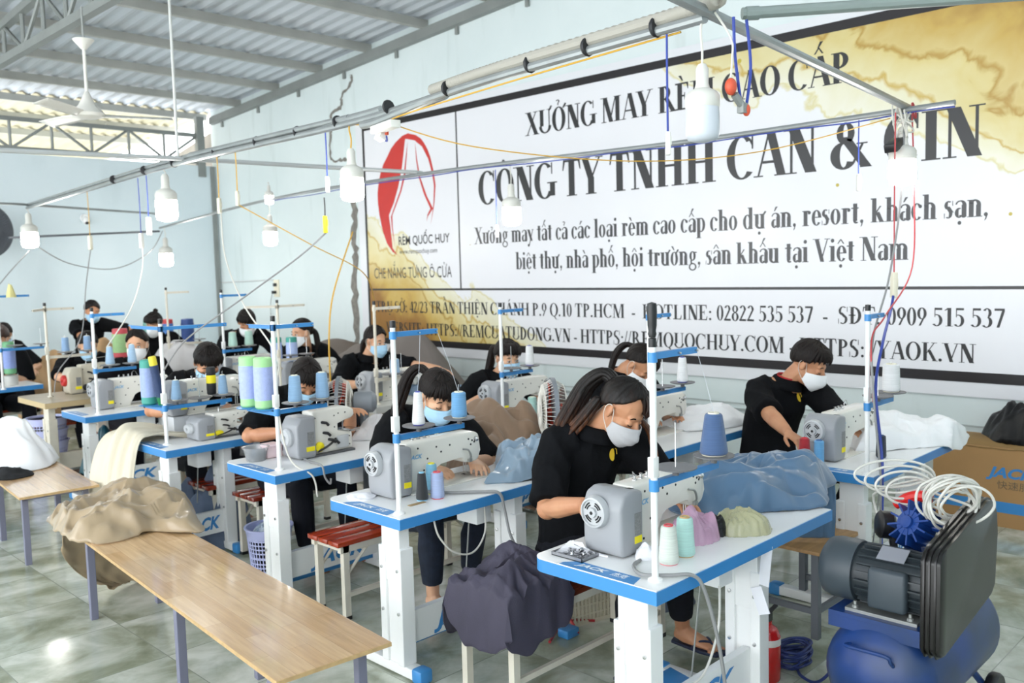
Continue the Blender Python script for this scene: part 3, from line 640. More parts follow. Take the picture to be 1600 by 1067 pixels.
def lockstitch(loc, label, style='jack'):
    """arm along +x, hand wheel on the -x end, operator on the +y side; loc = left front foot on the table"""
    t = thing('sewing_machine', label, 'sewing machine', loc, 0, 'lockstitch sewing machines')
    f = MB(); f.prism([(.012, .004), (.125, .004), (.14, .03), (.14, .24), (.07, .253), (.022, .236), (0, .19), (.002, .05)], 0, .185, 'y', .014)
    cov = f.build('motor_cover', MGREY, t, angle=50)
    f = MB(); f.lathe([(.062, 0), (.062, .014), (.057, .028), (.05, .03), (.048, .022), (.02, .024), (.018, .034), (0, .035)], (.002, .115, .168), (-1, 0, 0), 28); hw = f.build('hand_wheel', MGREYL, t)
    f = MB()
    for rr in (.029, .038):
        for k in range(4):
            a0 = k*PI/2+.3
            f.tube([(-.0225, .115+rr*math.cos(a0+j*.17), .168+rr*math.sin(a0+j*.17)) for j in range(6)], .0028, 5)
    f.lathe([(0, 0), (.007, 0), (.007, .003), (0, .004)], (-.031, .115, .168), (-1, 0, 0), 10)
    f.build('vent_slot', DARK, hw)
    f = MB(); f.b2((.083, -.0012, .075), (.125, .001, .16)); f.build('rating_plate', LABG, cov, smooth=False)
    f = MB(); f.b2((.082, -.0016, .045), (.126, .001, .072)); f.build('warning_sticker', YEL, cov, smooth=False)
    f = MB(); f.box((.105, .04, .243), (.03, .024, .012), Matrix.Rotation(.15, 3, 'Y'), .003); f.build('power_button', BLACKP, cov)
    body = [(.136, .0), (.285, .0), (.292, .02), (.298, .07), (.318, .107), (.355, .125), (.49, .135), (.505, .11), (.525, .088), (.6, .085), (.625, .1), (.632, .14), (.632, .2), (.622, .232), (.59, .246), (.136, .249)]
    f = MB(); f.prism(body, .045, .15, 'y', .012); bd = f.build('arm', MWHITE, t, angle=45)
    f = MB(); f.b2((.136, .0, 0), (.64, .178, .007), .002); f.build('bed', MWHITE, t)
    f = MB()
    for x, z in ((.21, .215), (.33, .205), (.42, .2), (.36, .175), (.27, .155), (.55, .21), (.575, .2), (.565, .18), (.59, .19), (.245, .1), (.155, .04), (.2, .03)):
        f.lathe([(0, 0), (.0055, 0), (.005, .002), (0, .0022)], (x, .0455, z), (0, -1, 0), 8)
    f.build('screw', DARK, bd)
    type_on('lettering', 'JACK', (.152, .0440, .165), (1, 0, 0), (0, 0, 1), .085, .021, LOGOL, bd, shear=.28, bold=.035)
    f = MB(); f.tube([(.575, .10, .09), (.575, .10, .012)], .003, 6); f.tube([(.56, .10, .09), (.56, .10, .02)], .0035, 6); f.box((.56, .10, .014), (.02, .03, .004)); f.build('needle_bar', CHROME, t)
    f = MB()
    for x in (.22, .26, .30): f.lathe([(0, 0), (.011, 0), (.011, .006), (.005, .008), (.005, .02), (.009, .022), (0, .026)], (x, .10, .247), (0, 0, 1), 10); f.build('tension_knob', CHROME, bd); f = MB()
    f.tube(bez([(.33, .1, .247), (.335, .1, .285), (.36, .1, .29), (.38, .1, .25)], 5), .0018, 5)
    f.build('thread_guide', CHROME, bd); f = MB(); f.lathe([(0, 0), (.014, 0), (.012, .012), (.004, .018), (0, .02)], (.60, .045, .205), (0, -1, 0), 12)
    f.build('tension_disc', CHROME, bd)
    f = MB(); f.tube(bez([(.505, .04, .165), (.535, .03, .155), (.55, .03, .12), (.545, .035, .105)], 5), .005, 6); f.box((.547, .034, .1), (.022, .012, .016)); f.build('lift_lever', STEEL, bd)
    return t

def overlock(loc, label, style='grey'):
    t = thing('overlock_machine', label, 'sewing machine', loc, 0, 'overlock sewing machines')
    body = MWHITE if style != 'old' else mat('old_cream_enamel', '#c9c1ae', .35, var=.1, vscale=12)
    cv = MGREY if style != 'old' else body
    f = MB(); f.prism([(.012, .004), (.12, .004), (.13, .02), (.13, .25), (.03, .25), (0, .2), (.0, .03)], 0, .17, 'y', .012); cov = f.build('motor_cover', cv, t, angle=50)
    f = MB(); f.lathe([(.055, 0), (.055, .016), (.045, .03), (.015, .032), (.015, .04), (0, .04)], (.0, .09, .13), (-1, 0, 0), 22); f.build('hand_wheel', MGREYL if style != 'old' else REDP, t)
    f = MB(); f.b2((.07, -.0012, .08), (.115, .001, .16)); f.build('rating_plate', LABG, cov, smooth=False)
    f = MB(); f.b2((.06, -.0016, .045), (.118, .001, .072)); f.build('warning_sticker', YEL, cov, smooth=False)
    f = MB(); f.prism([(.128, .012), (.40, .012), (.41, .03), (.41, .115), (.29, .125), (.29, .19), (.40, .195), (.43, .215), (.425, .255), (.38, .275), (.128, .27)], .03, .15, 'y', .012); bd = f.build('arm', body, t, angle=45)
    f = MB(); f.b2((.03, .005, 0), (.41, .17, .014), .003); f.build('bed', mat('dark_grey_casting', '#55575a', .5), t)
    f = MB(); f.b2((.29, .012, .03), (.37, .031, .105), .004); f.build('looper_cover', MGREYL, bd)
    f = MB(); f.lathe([(.03, 0), (.03, .012), (.024, .016), (0, .016)], (.165, .03, .055), (0, -1, 0), 20); f.build('oil_gauge', YEL if style != 'old' else BLACKP, bd)
    f = MB()
    for x, z in ((.19, .2), (.2, .135), (.235, .09), (.26, .08)): f.tube([(x, .035, z), (x+.02, .01, z-.004), (x+.035, .008, z-.02)], .009, 8); f.build('thread_tensioner', BLACKP, bd); f = MB()
    f.tube(bez([(.15, .02, .03), (.19, .0, .05), (.24, .005, .07), (.28, .02, .09)], 5), .007, 6); f.build('looper_lever', BLACKP, bd); f = MB()
    for x, z in ((.145, .23), (.31, .24), (.36, .24), (.28, .23), (.28, .16), (.30, .1), (.385, .09), (.385, .04)): f.lathe([(0, 0), (.005, 0), (0, .002)], (x, .0295, z), (0, -1, 0), 8)
    f.build('screw', BLACKP, bd)
    f = MB(); f.box((.43, .1, .12), (.08, .13, .012), None, .002); f.tube([(.38, .09, .2), (.38, .09, .13)], .004, 6); f.tube([(.20, .09, .27), (.20, .09, .32), (.40, .09, .33)], .003, 6); f.build('needle_plate', CHROME, t)
    return t

def stand(loc, label, dirs=((1, 0),), discs=((.13, 0), (.38, 0)), top=.84, brk=.34, style='blue', arm=.26, cap=True):
    """thread stand: pole through the table, arm(s) on top, bracket with spool discs"""
    t = thing('thread_stand', label, 'thread stand', loc, 0, 'thread stands')
    pm, bm_ = (WHITE, BLUED) if style == 'blue' else (CREAM, CREAM)
    f = MB(); f.lathe([(.026, 0), (.026, .008), (.012, .014), (.012, top), (0, top)], (0, 0, 0), (0, 0, 1), 14); f.b2((-.02, -.012, brk+.03), (.013, .012, brk+.1), .002); f.build('pole', pm, t)
    f = MB(); f.lathe([(.0135, 0), (.0135, .03), (0, .032)], (0, 0, top-.008), (0, 0, 1), 12); f.build('pole_cap', BLACKP, t)
    for d in dirs:
        f = MB(); f.lathe([(.017, 0), (.017, .034), (0, .034)], (0, 0, top-.06), (0, 0, 1), 12)
        a = math.atan2(d[1], d[0]); rot = Matrix.Rotation(a, 3, 'Z')
        f.box(rot @ Vector((arm/2, 0, top-.04)), (arm, .006, .022), rot); f.box(rot @ Vector((arm/2, .008, top-.03)), (arm, .02, .003), rot)
        am = f.build('guide_arm', bm_, t)
        f = MB()
        for k in (.55, .95): f.lathe([(0, 0), (.004, 0), (.004, .012), (0, .012)], rot @ Vector((arm*k, -.003, top-.04)), rot @ Vector((0, -1, 0)), 8)
        f.build('thread_eye', CHROME, am)
    x1 = max(abs(d[0])+abs(d[1]) for d in discs)
    f = MB(); f.lathe([(.018, 0), (.018, .04), (0, .04)], (0, 0, brk-.02), (0, 0, 1), 12)
    for dx in {(1 if d[0] > 0 else -1) for d in discs}:
        f.box((dx*(x1+.03)/2, 0, brk), (x1+.03, .006, .024)); f.box((dx*(x1+.03)/2, .01, brk+.011), (x1+.03, .022, .003))
    f.build('bracket', bm_, t)
    for d in discs:
        f = MB(); f.lathe([(.012, 0), (.012, .018), (.06, .022), (.076, .027), (.076, .031), (.02, .03), (0, .03)], (d[0], d[1], brk+.012), (0, 0, 1), 24); f.build('spool_disc', mat('spool_disc_grey', '#6d6c6e', .45), t)
        f = MB(); f.lathe([(.006, 0), (.0025, .02), (.0025, .17), (0, .172)], (d[0], d[1], brk+.03), (0, 0, 1), 8); f.build('spool_pin', CHROME, t)
    return t
CONES = {}
def cone(loc, col, label, h=.13, r0=.036, r1=.024, tip=None, base=None, group='thread cones', tip_label=None, tilt=None):
    """thread wound on a cone: thread body, tube tip"""
    c = thing('thread_cone', label, 'thread cone', loc, 0, group)
    M_ = mat('thread_'+col.strip('#'), col, .6, var=.12, vscale=60, stretch=(.2, .2, 6), bump=.4, bscale=220, sheen=.2)
    f = MB(); f.lathe([(r0*.9, .004), (r0, .01), (r0*.99, .02), (r1, h*.93), (r1*.85, h*.97), (.006, h*.97)], (0, 0, 0), (0, 0, 1), 20); f.build('thread', M_, c)
    tm = mat('tube_'+tip.strip('#'), tip, .4) if tip else IVORY
    f = MB(); f.lathe([(r0*.86, 0), (r0*.9, .006), (.012, .006)], (0, 0, 0), (0, 0, 1), 18); f.build('tube_base', mat('tube_'+base.strip('#'), base, .4) if base else tm, c); f = MB(); f.lathe([(r1*.7, h*.9), (r1*.62, h), (r1*.4, h), (r1*.4, h*.92)], (0, 0, 0), (0, 0, 1), 16); f.build('tube_tip', tm, c)
    if tilt: c.rotation_euler = tilt
    return c
def big_cone(loc, label, c1, c2, h=.24, r=.05, tilt=None, c3=None):
    c = thing('thread_cone', label, 'thread cone', loc, 0, 'large bobbins of overlock thread')
    m1 = mat('thread_'+c1.strip('#'), c1, .6, var=.1, vscale=60, bump=.3, bscale=200); m2 = mat('tube_'+c2.strip('#'), c2, .5)
    f = MB(); f.lathe([(r, .17*h), (r, .82*h)], (0, 0, 0), (0, 0, 1), 22); f.build('thread', m1, c)
    f = MB(); f.lathe([(r*.8, 0), (r*.97, .01), (r*.97, .175*h), (.01, .175*h)], (0, 0, 0), (0, 0, 1), 22); f.build('foot_band', mat('tube_'+c3.strip('#'), c3, .5) if c3 else m2, c)
    f = MB(); f.lathe([(.01, .81*h), (r*.97, .815*h), (r*.95, .98*h), (r*.8, h), (r*.3, h), (r*.3, .95*h), (0, .95*h)], (0, 0, 0), (0, 0, 1), 22); f.build('head_band', m2, c)
    if tilt: c.rotation_euler = tilt
    return c
REDW = mat('varnished_red_wood', '#a93a17', .22, var=.35, vscale=5, stretch=(1, 8, 1), coat=.4)
DRKW = mat('varnished_brown_wood', '#6a2f1c', .25, var=.3, vscale=5, stretch=(1, 8, 1), coat=.4)
def bench(x0, y0, label, L=1.0, D=.29, H=.43, wood=REDW):
    t = thing('bench', label, 'bench', (x0, y0, 0), 0, 'sewing benches')
    for k in range(3):
        f = MB(); f.b2((0, k*D/3+.004, H-.026), (L, (k+1)*D/3-.004, H), .004); f.build('seat_slat', wood, t)
    f = MB(); f.b2((.02, .01, H-.062), (L-.02, .04, H-.026)); f.b2((.02, D-.04, H-.062), (L-.02, D-.01, H-.026)); f.b2((.04, .02, H-.06), (.07, D-.02, H-.026)); f.b2((L-.07, .02, H-.06), (L-.04, D-.02, H-.026))
    f.b2((.05, .015, .12), (L-.05, .035, .145)); f.build('frame', CREAM, t, smooth=False)
    for x in (.055, L-.055):
        for y in (.026, D-.026):
            f = MB(); f.b2((x-.018, y-.016, .018), (x+.018, y+.016, H-.026)); lg = f.build('leg', CREAM, t, smooth=False)
            f = MB(); f.b2((x-.02, y-.018, 0), (x+.02, y+.018, .02)); f.build('rubber_foot', BLACKP, lg, smooth=False)
            s = 1 if x < L/2 else -1
            f = MB(); f.tube([(x+s*.01, y, H-.19), (x+s*.15, y, H-.055)], .009, 6); f.build('brace', CREAM, lg)
    return t

# ---- row along the aisle
sew_table((2.385, 1.705), 1.32, 'nearest white sewing table with blue edge, of the woman in the grey mask')
lockstitch((2.56, 1.985, ZT), 'grey and white sewing machine of the woman in the grey mask on the nearest table')
sew_table((2.375, 3.065), 1.32, 'blue edged white sewing table of the ponytailed woman with bangs and blue mask')
lockstitch((2.545, 3.345, ZT), 'grey and white sewing machine of the ponytailed woman with thick bangs')
sew_table((2.475, 4.275), 1.32, 'blue edged white sewing table carrying a clear plastic bowl and a pink box')
overlock((2.76, 4.50, ZT), 'grey and white overlock machine with round yellow oil gauge on the third aisle table')
sew_table((2.40, 5.455), .60, 'short blue edged sewing table with tan cloth draped behind its left end')
sew_table((2.595, 7.335), 1.2, 'blue edged sewing table of the woman in the white cup mask')
lockstitch((2.80, 7.60, ZT), 'grey and white sewing machine of the woman in the white cup mask')
sew_table((2.66, 8.46), 1.0, 'old tan topped sewing table behind the stacked baskets, in the aisle row', .8, 'tan')
overlock((3.02, 8.9, ZT), 'old cream overlock machine with a red wheel on the tan table', 'old')
sew_table((1.98, 10.12), 1.2, 'farthest blue edged sewing table at the left edge of the picture')
lockstitch((2.2, 10.35, ZT), 'white sewing machine at the left edge in front of the woman in the green mask')
# fourth table carries a tall interlock machine: a raised base with an arm above
t = overlock((2.67, 5.57, ZT), 'low overlock machine on the front of the short table, under dusty blue cones')
t.scale = (1.0, 1.0, .62)
f = MB(); f.b2((2.64, 5.85, ZT), (2.98, 6.03, ZT+.14), .006); tag(f.build('riser', MGREYL), 'grey raising block under the upper machine of the short table', 'block')
lockstitch((2.62, 5.85, ZT+.142), 'upper white sewing machine raised behind the overlock on the short table').scale = (.95, .95, .95)
# ---- row by the banner wall
sew_table((4.39, 1.805), 1.365, 'sewing table of the short haired man, white with blue edge, nearest in the wall row')
lockstitch((4.56, 2.085, ZT), 'grey and white sewing machine of the short haired man in the white mask')
sew_table((4.17, 2.98), 1.32, 'blue edged sewing table behind the woman in grey mask, piled with white cloth')
lockstitch((4.36, 3.26, ZT), 'sewing machine of the bent ponytailed worker behind the woman in grey mask')
sew_table((4.36, 4.36), 1.2, 'wall row sewing table whose blue edge shows behind the first table fan')
lockstitch((4.545, 4.66, ZT), 'sewing machine of the long haired woman in pale blue mask below the banner web address')
sew_table((4.28, 5.78), 1.1, 'plain pale grey sewing table behind the fan with red blades', .585, 'grey')
lockstitch((4.42, 6.04, ZT), 'older sewing machine on the plain pale grey table of the woman glancing sideways')
sew_table((4.3, 7.25), 1.15, 'wall row sewing table of the woman in the white mask behind the third aisle worker')
lockstitch((4.5, 7.5, ZT), 'sewing machine of the woman in white mask before the grey brown dust sheet')
sew_table((4.2, 8.25), 1.15, 'far wall row sewing table of the bowl cut man')
lockstitch((4.36, 8.5, ZT), 'white sewing machine of the bowl cut man beside two mint thread cones')
sew_table((4.3, 10.0), 1.15, 'far sewing table hidden under pale cloth near the end wall')
# ---- thread stands
stand((2.473, 1.772, ZT), 'white thread stand topped by a black handle, big blue cone on its disc', top=.82, brk=.335, arm=.27)
stand((2.434, 3.142, ZT), 'thread stand of the second aisle table holding a slim white and a blue cone', top=.85, brk=.345)
stand((2.572, 4.389, ZT), 'thread stand of the third aisle table holding two pale blue cones', dirs=((1, 0), (0, 1)), discs=((.12, 0), (.30, 0)), top=.84, brk=.325)
stand((2.497, 5.65, ZT), 'thread stand of the short table with dusty blue cones and a black yellow cone', dirs=((1, 0), (0, 1)), discs=((.09, .02), (.25, .02), (.42, .02)), top=.80, brk=.24, arm=.46)
stand((2.726, 7.417, ZT), 'thread stand of the woman in the white cup mask with two ice blue cones', discs=((.12, 0), (.30, 0)), top=.84, brk=.35)
stand((2.859, 8.921, ZT), 'cream thread stand of the old tan table with two hazy blue cones', discs=((.16, 0), (.36, 0)), top=.86, brk=.37, style='cream', dirs=((1, 0), (-.5, -.6)))
stand((4.435, 1.86, ZT), 'thread stand beside the short haired man, wrapped in blue and red wires', discs=((.13, .0), (.3, 0)), top=.84, brk=.345, arm=.2)
stand((4.225, 3.051, ZT), 'thread stand of the bent ponytail worker, with one white cone', top=.83, brk=.33, arm=.22, discs=((.13, 0), (.34, 0)))
stand((4.559, 4.61, ZT), 'thread stand of the long haired woman by the banner, one white cone on it', top=.82, brk=.315, arm=.24, discs=((.1, 0), (.30, 0)))
stand((4.395, 5.909, ZT), 'plain white thread stand on the pale grey table tied with a string', top=.83, brk=.2, style='cream', arm=.27, discs=((.14, 0), (.26, 0)))
stand((4.42, 7.45, ZT), 'cream two armed thread stand before the woman in white mask', top=.83, brk=.28, style='cream', arm=.3, dirs=((1, 0), (-.7, .5)), discs=((.12, 0), (.3, 0)))
stand((4.33, 8.35, ZT), 'thread stand of the bowl cut man with two mint cones', top=.93, brk=.33, arm=.28, discs=((.1, 0), (.28, 0)))
stand((4.6, 10.2, ZT), 'far cream thread stand near the woman at the end wall', top=.95, brk=.3, style='cream', arm=.28)
stand((2.75, 9.95, ZT+.0), 'distant blue armed thread stand with a yellow rag on its arm', top=.98, brk=.4, arm=.3)
# ================================================================== PEOPLE
from mathutils.bvhtree import BVHTree
SKIN = mat('skin', '#c9936f', .5, var=.12, vscale=9, col2='#bb8260'); SKIN2 = mat('lighter_skin', '#dcae8d', .5, var=.1, vscale=9, col2='#cf9c7b')
for S in (SKIN, SKIN2):
    S.node_tree.nodes['Principled BSDF'].inputs['Subsurface Weight'].default_value = .08
    S.node_tree.nodes['Principled BSDF'].inputs['Subsurface Radius'].default_value = (.02, .008, .004)
HAIR = mat('black_hair', '#120e0d', .52, spec=.22, var=.5, vscale=40, stretch=(3, 3, .35), bump=.5, bscale=60, col2='#1f1714')
# dyed ends: brown hair growing lighter towards the tips
M, nt, b = nodes_mat('dyed_brown_hair'); tc = nt.nodes.new('ShaderNodeTexCoord'); sp = N('ShaderNodeSeparateXYZ'); nt.links.new(tc.outputs['Object'], sp.inputs[0])
mp = N('ShaderNodeMapping'); mp.inputs['Scale'].default_value = (60, 60, 5); nt.links.new(tc.outputs['Object'], mp.inputs[0]); nz = N('ShaderNodeTexNoise'); nz.inputs['Scale'].default_value = 1; nz.inputs['Detail'].default_value = 3; nt.links.new(mp.outputs[0], nz.inputs['Vector'])
zz = mth('ADD', sp.outputs[2], mth('MULTIPLY', mth('SUBTRACT', nz.outputs['Fac'], .5), .3)); mr = N('ShaderNodeMapRange'); mr.inputs[1].default_value = 1.27; mr.inputs[2].default_value = .98; nt.links.new(zz, mr.inputs[0])
cr = ramp([(0, '#140f0d'), (.35, '#2a1a13'), (.7, '#5e3820'), (1, '#84512f')]); nt.links.new(mr.outputs[0], cr.inputs[0]); nt.links.new(cr.outputs[0], b.inputs['Base Color']); b.inputs['Roughness'].default_value = .5; b.inputs['Specular IOR Level'].default_value = .3
bp = N('ShaderNodeBump'); bp.inputs['Strength'].default_value = .6; bp.inputs['Distance'].default_value = .006; nt.links.new(nz.outputs['Fac'], bp.inputs['Height']); nt.links.new(bp.outputs[0], b.inputs['Normal'])
HAIRB = M
MASKS = {'grey': mat('grey_mask', '#b9b9bb', .8, bump=.15, bscale=90), 'blue': mat('pale_blue_mask', '#a9d0ea', .8, bump=.1, bscale=90), 'white': mat('white_mask', '#eceef0', .8, bump=.1, bscale=90), 'green': mat('pale_green_mask', '#b5dcd6', .8, bump=.1, bscale=90)}
EYEW = mat('eye_white', '#e9e6e2', .2); IRIS = mat('dark_iris', '#1d120d', .15); EMB = mat('yellow_emblem', '#e8c12f', .5); REDF = mat('red_collar_lining', '#b3262a', .8)
def loft(f, pts, rs, side=Vector((1, 0, 0)), seg=14):
    pts = [Vector(p) for p in pts]; n = len(pts); rings = []
    for i, p in enumerate(pts):
        t = (pts[min(i+1, n-1)]-pts[max(i-1, 0)]).normalized(); a = (side - t*side.dot(t)).normalized(); b_ = t.cross(a)
        ra, rb = rs[i] if isinstance(rs[i], (tuple, list)) else (rs[i], rs[i])
        rings.append([f.bm.verts.new(p + a*math.cos(2*PI*k/seg)*ra + b_*math.sin(2*PI*k/seg)*rb) for k in range(seg)])
    for i in range(n-1):
        for k in range(seg): f._f([rings[i][k], rings[i][(k+1) % seg], rings[i+1][(k+1) % seg], rings[i+1][k]])
    f._f(rings[0][::-1]); f._f(rings[-1])
def lerp(a, b, t): return a+(b-a)*t
def ik(S, W, l1, l2, pole):
    d = W-S; L = min(d.length, (l1+l2)*.999); u = d.normalized(); a = (l1*l1-l2*l2+L*L)/(2*L); h = math.sqrt(max(0, l1*l1-a*a))
    p = pole - u*pole.dot(u); p.normalize(); return S+u*a+p*h, S+u*L
def hand(f, W, d, nrm, thumb_side, curl=.5, s=1.0):
    d = d.normalized(); w_ = d.cross(nrm).normalized()*thumb_side; nrm = (nrm-d*nrm.dot(d)).normalized()
    loft(f, [W-d*.01, W+d*.025*s, W+d*.06*s, W+d*.088*s], [(.026*s, .019*s), (.034*s, .017*s), (.041*s, .0145*s), (.038*s, .011*s)], w_, 12)
    for k, (off, ln) in enumerate(((.031, .066), (.0105, .075), (-.0105, .07), (-.031, .055))):
        p = W + d*(.08-.004*abs(k-1))*s + w_*off*s; q = d + w_*off*2.2; pts = [p-d*.02*s, p]; a = .25*curl
        for j, fr in enumerate((.45, .32, .25)):
            a += curl*(.55 if j else .3)*(1+.12*k); q2 = (q.normalized()*math.cos(a) - nrm*math.sin(a)); p = p+q2*ln*fr*s; pts.append(p)
        f.tube(pts, [.0092*s, .0088*s, .0082*s, .0076*s, .0058*s], 8)
    b_ = W+d*.022*s+w_*.026*s; t1 = b_+(d*.55+w_*.75-nrm*.35).normalized()*.034*s; t2 = t1+(d*.9+w_*.25-nrm*.3).normalized()*.03*s; t3 = t2+(d*.95-nrm*.4).normalized()*.022*s
    f.tube([b_-d*.01, t1, t2, t3], [.012*s, .0108*s, .0092*s, .0068*s], 8)
HL = {  # hairlines: (azimuth from the front, + is the wearer's right ; elevation where the hair ends)
 'back': [(-180, -48), (-130, -40), (-105, -22), (-88, -2), (-70, -3), (-52, 11), (-27, 27), (3, 37), (27, 27), (52, 11), (70, -3), (88, -2), (105, -22), (130, -40), (180, -48)],
 'short': [(-180, -42), (-130, -36), (-105, -24), (-90, -14), (-72, -6), (-55, 6), (-30, 13), (0, 15), (30, 18), (55, 8), (72, -6), (90, -14), (105, -24), (130, -36), (180, -42)],
 'bangs': [(-180, -48), (-130, -40), (-105, -22), (-88, -14), (-68, -12), (-50, 2), (-25, 6), (0, 8), (25, 11), (50, 8), (66, -4), (88, -4), (105, -22), (130, -40), (180, -48)],
 'side': [(-180, -48), (-130, -40), (-105, -22), (-88, -14), (-65, -12), (-48, -3), (-28, 2), (-8, 8), (4, 34), (12, 50), (35, 44), (52, 30), (70, 12), (88, -2), (105, -22), (130, -40), (180, -48)],
}
def hair_cap(f, tf, style, s, seed, full=.014):
    pts = HL[style]; seg = 120; n = 20; rnd = random.Random(seed); c = Vector((0, -.012, .035))
    jag = {'short': 7, 'bangs': 4, 'side': 3, 'back': 2.5}[style]; rows = [[] for _ in range(n+2)]
    for k in range(seg):
        az = -180+360*k/seg
        for (a0, e0), (a1, e1) in zip(pts, pts[1:]):
            if a0 <= az <= a1: e = e0+(e1-e0)*(az-a0)/(a1-a0); break
        e += jag*noise.noise(Vector((k*.45, seed, 2))) if abs(az) < 100 else 2*noise.noise(Vector((k*.3, seed, 5)))
        sa, ca = math.sin(R(az)), math.cos(R(az))
        fr = max(0, math.cos(R(az)))*(1 if style in ('short', 'bangs', 'side') else .3)
        for j in range(n+2):
            el = R(90-(90-e)*min(j, n)/n); t = min(j, n)/n
            th = full*(1+.35*noise.noise(Vector((k*.37+seed, t*1.6, 1)))) + .008*fr*t*math.sin(PI*min(1, t*1.1))
            if j == n: th *= .55
            if j == n+1: th = -.006
            r = Vector((.075+th, .095+th, .088+th*1.1)); rows[j].append(tf(c+Vector((sa*math.cos(el)*r.x, ca*math.cos(el)*r.y, math.sin(el)*r.z))))
    f.grid(rows, True)
def fringe(f, tf, style, seed, s):
    rnd = random.Random(seed+3); pts = HL[style]; c = Vector((0, -.012, .035))
    if style == 'back': return
    for k in range(46):
        az = -66+132*k/45+rnd.uniform(-2, 2)
        for (a0, e0), (a1, e1) in zip(pts, pts[1:]):
            if a0 <= az <= a1: e = e0+(e1-e0)*(az-a0)/(a1-a0); break
        if style == 'side' and 0 < az: continue
        e -= rnd.uniform(-3, 7 if style != 'short' else 9); dr = rnd.uniform(-5, 9); P = []
        for j in range(6):
            t = j/5; el = R(lerp(58, e, t)); a_ = R(az+dr*t); th = .013+.012*math.sin(PI*t*.8)
            P.append(tf(c+Vector((math.sin(a_)*math.cos(el)*(.075+th), math.cos(a_)*math.cos(el)*(.095+th), math.sin(el)*(.088+th)))))
        f.tube(P, [.004*s, .008*s, .0085*s, .0075*s, .005*s, .0008], 6)
def strands(f, path, width, r, n, seed, seg=7, flat=1.0):
    rnd = random.Random(seed); P = bez(path, 6); m_ = len(P)
    for i in range(n):
        ox, oy, oz = [(rnd.random()-.5)*2 for _ in range(3)]; ph = rnd.random()*6; pts = []; rr = []
        end = .82+.18*rnd.random()
        for j, p in enumerate(P):
            t = j/(m_-1)
            if t > end: break
            w_ = width*(.35+.9*t if t < .5 else .8)*(1-.25*t)
            pts.append(p+Vector((ox*w_, oy*w_*flat, oz*w_*.5))+Vector((math.sin(ph+5*t), math.cos(ph+4*t), 0))*.006*t); rr.append(r*(1-.75*(t/end)**2.2)*(.7+.3*min(1, t*6)))
        if len(pts) > 2: f.tube(pts, rr, seg)
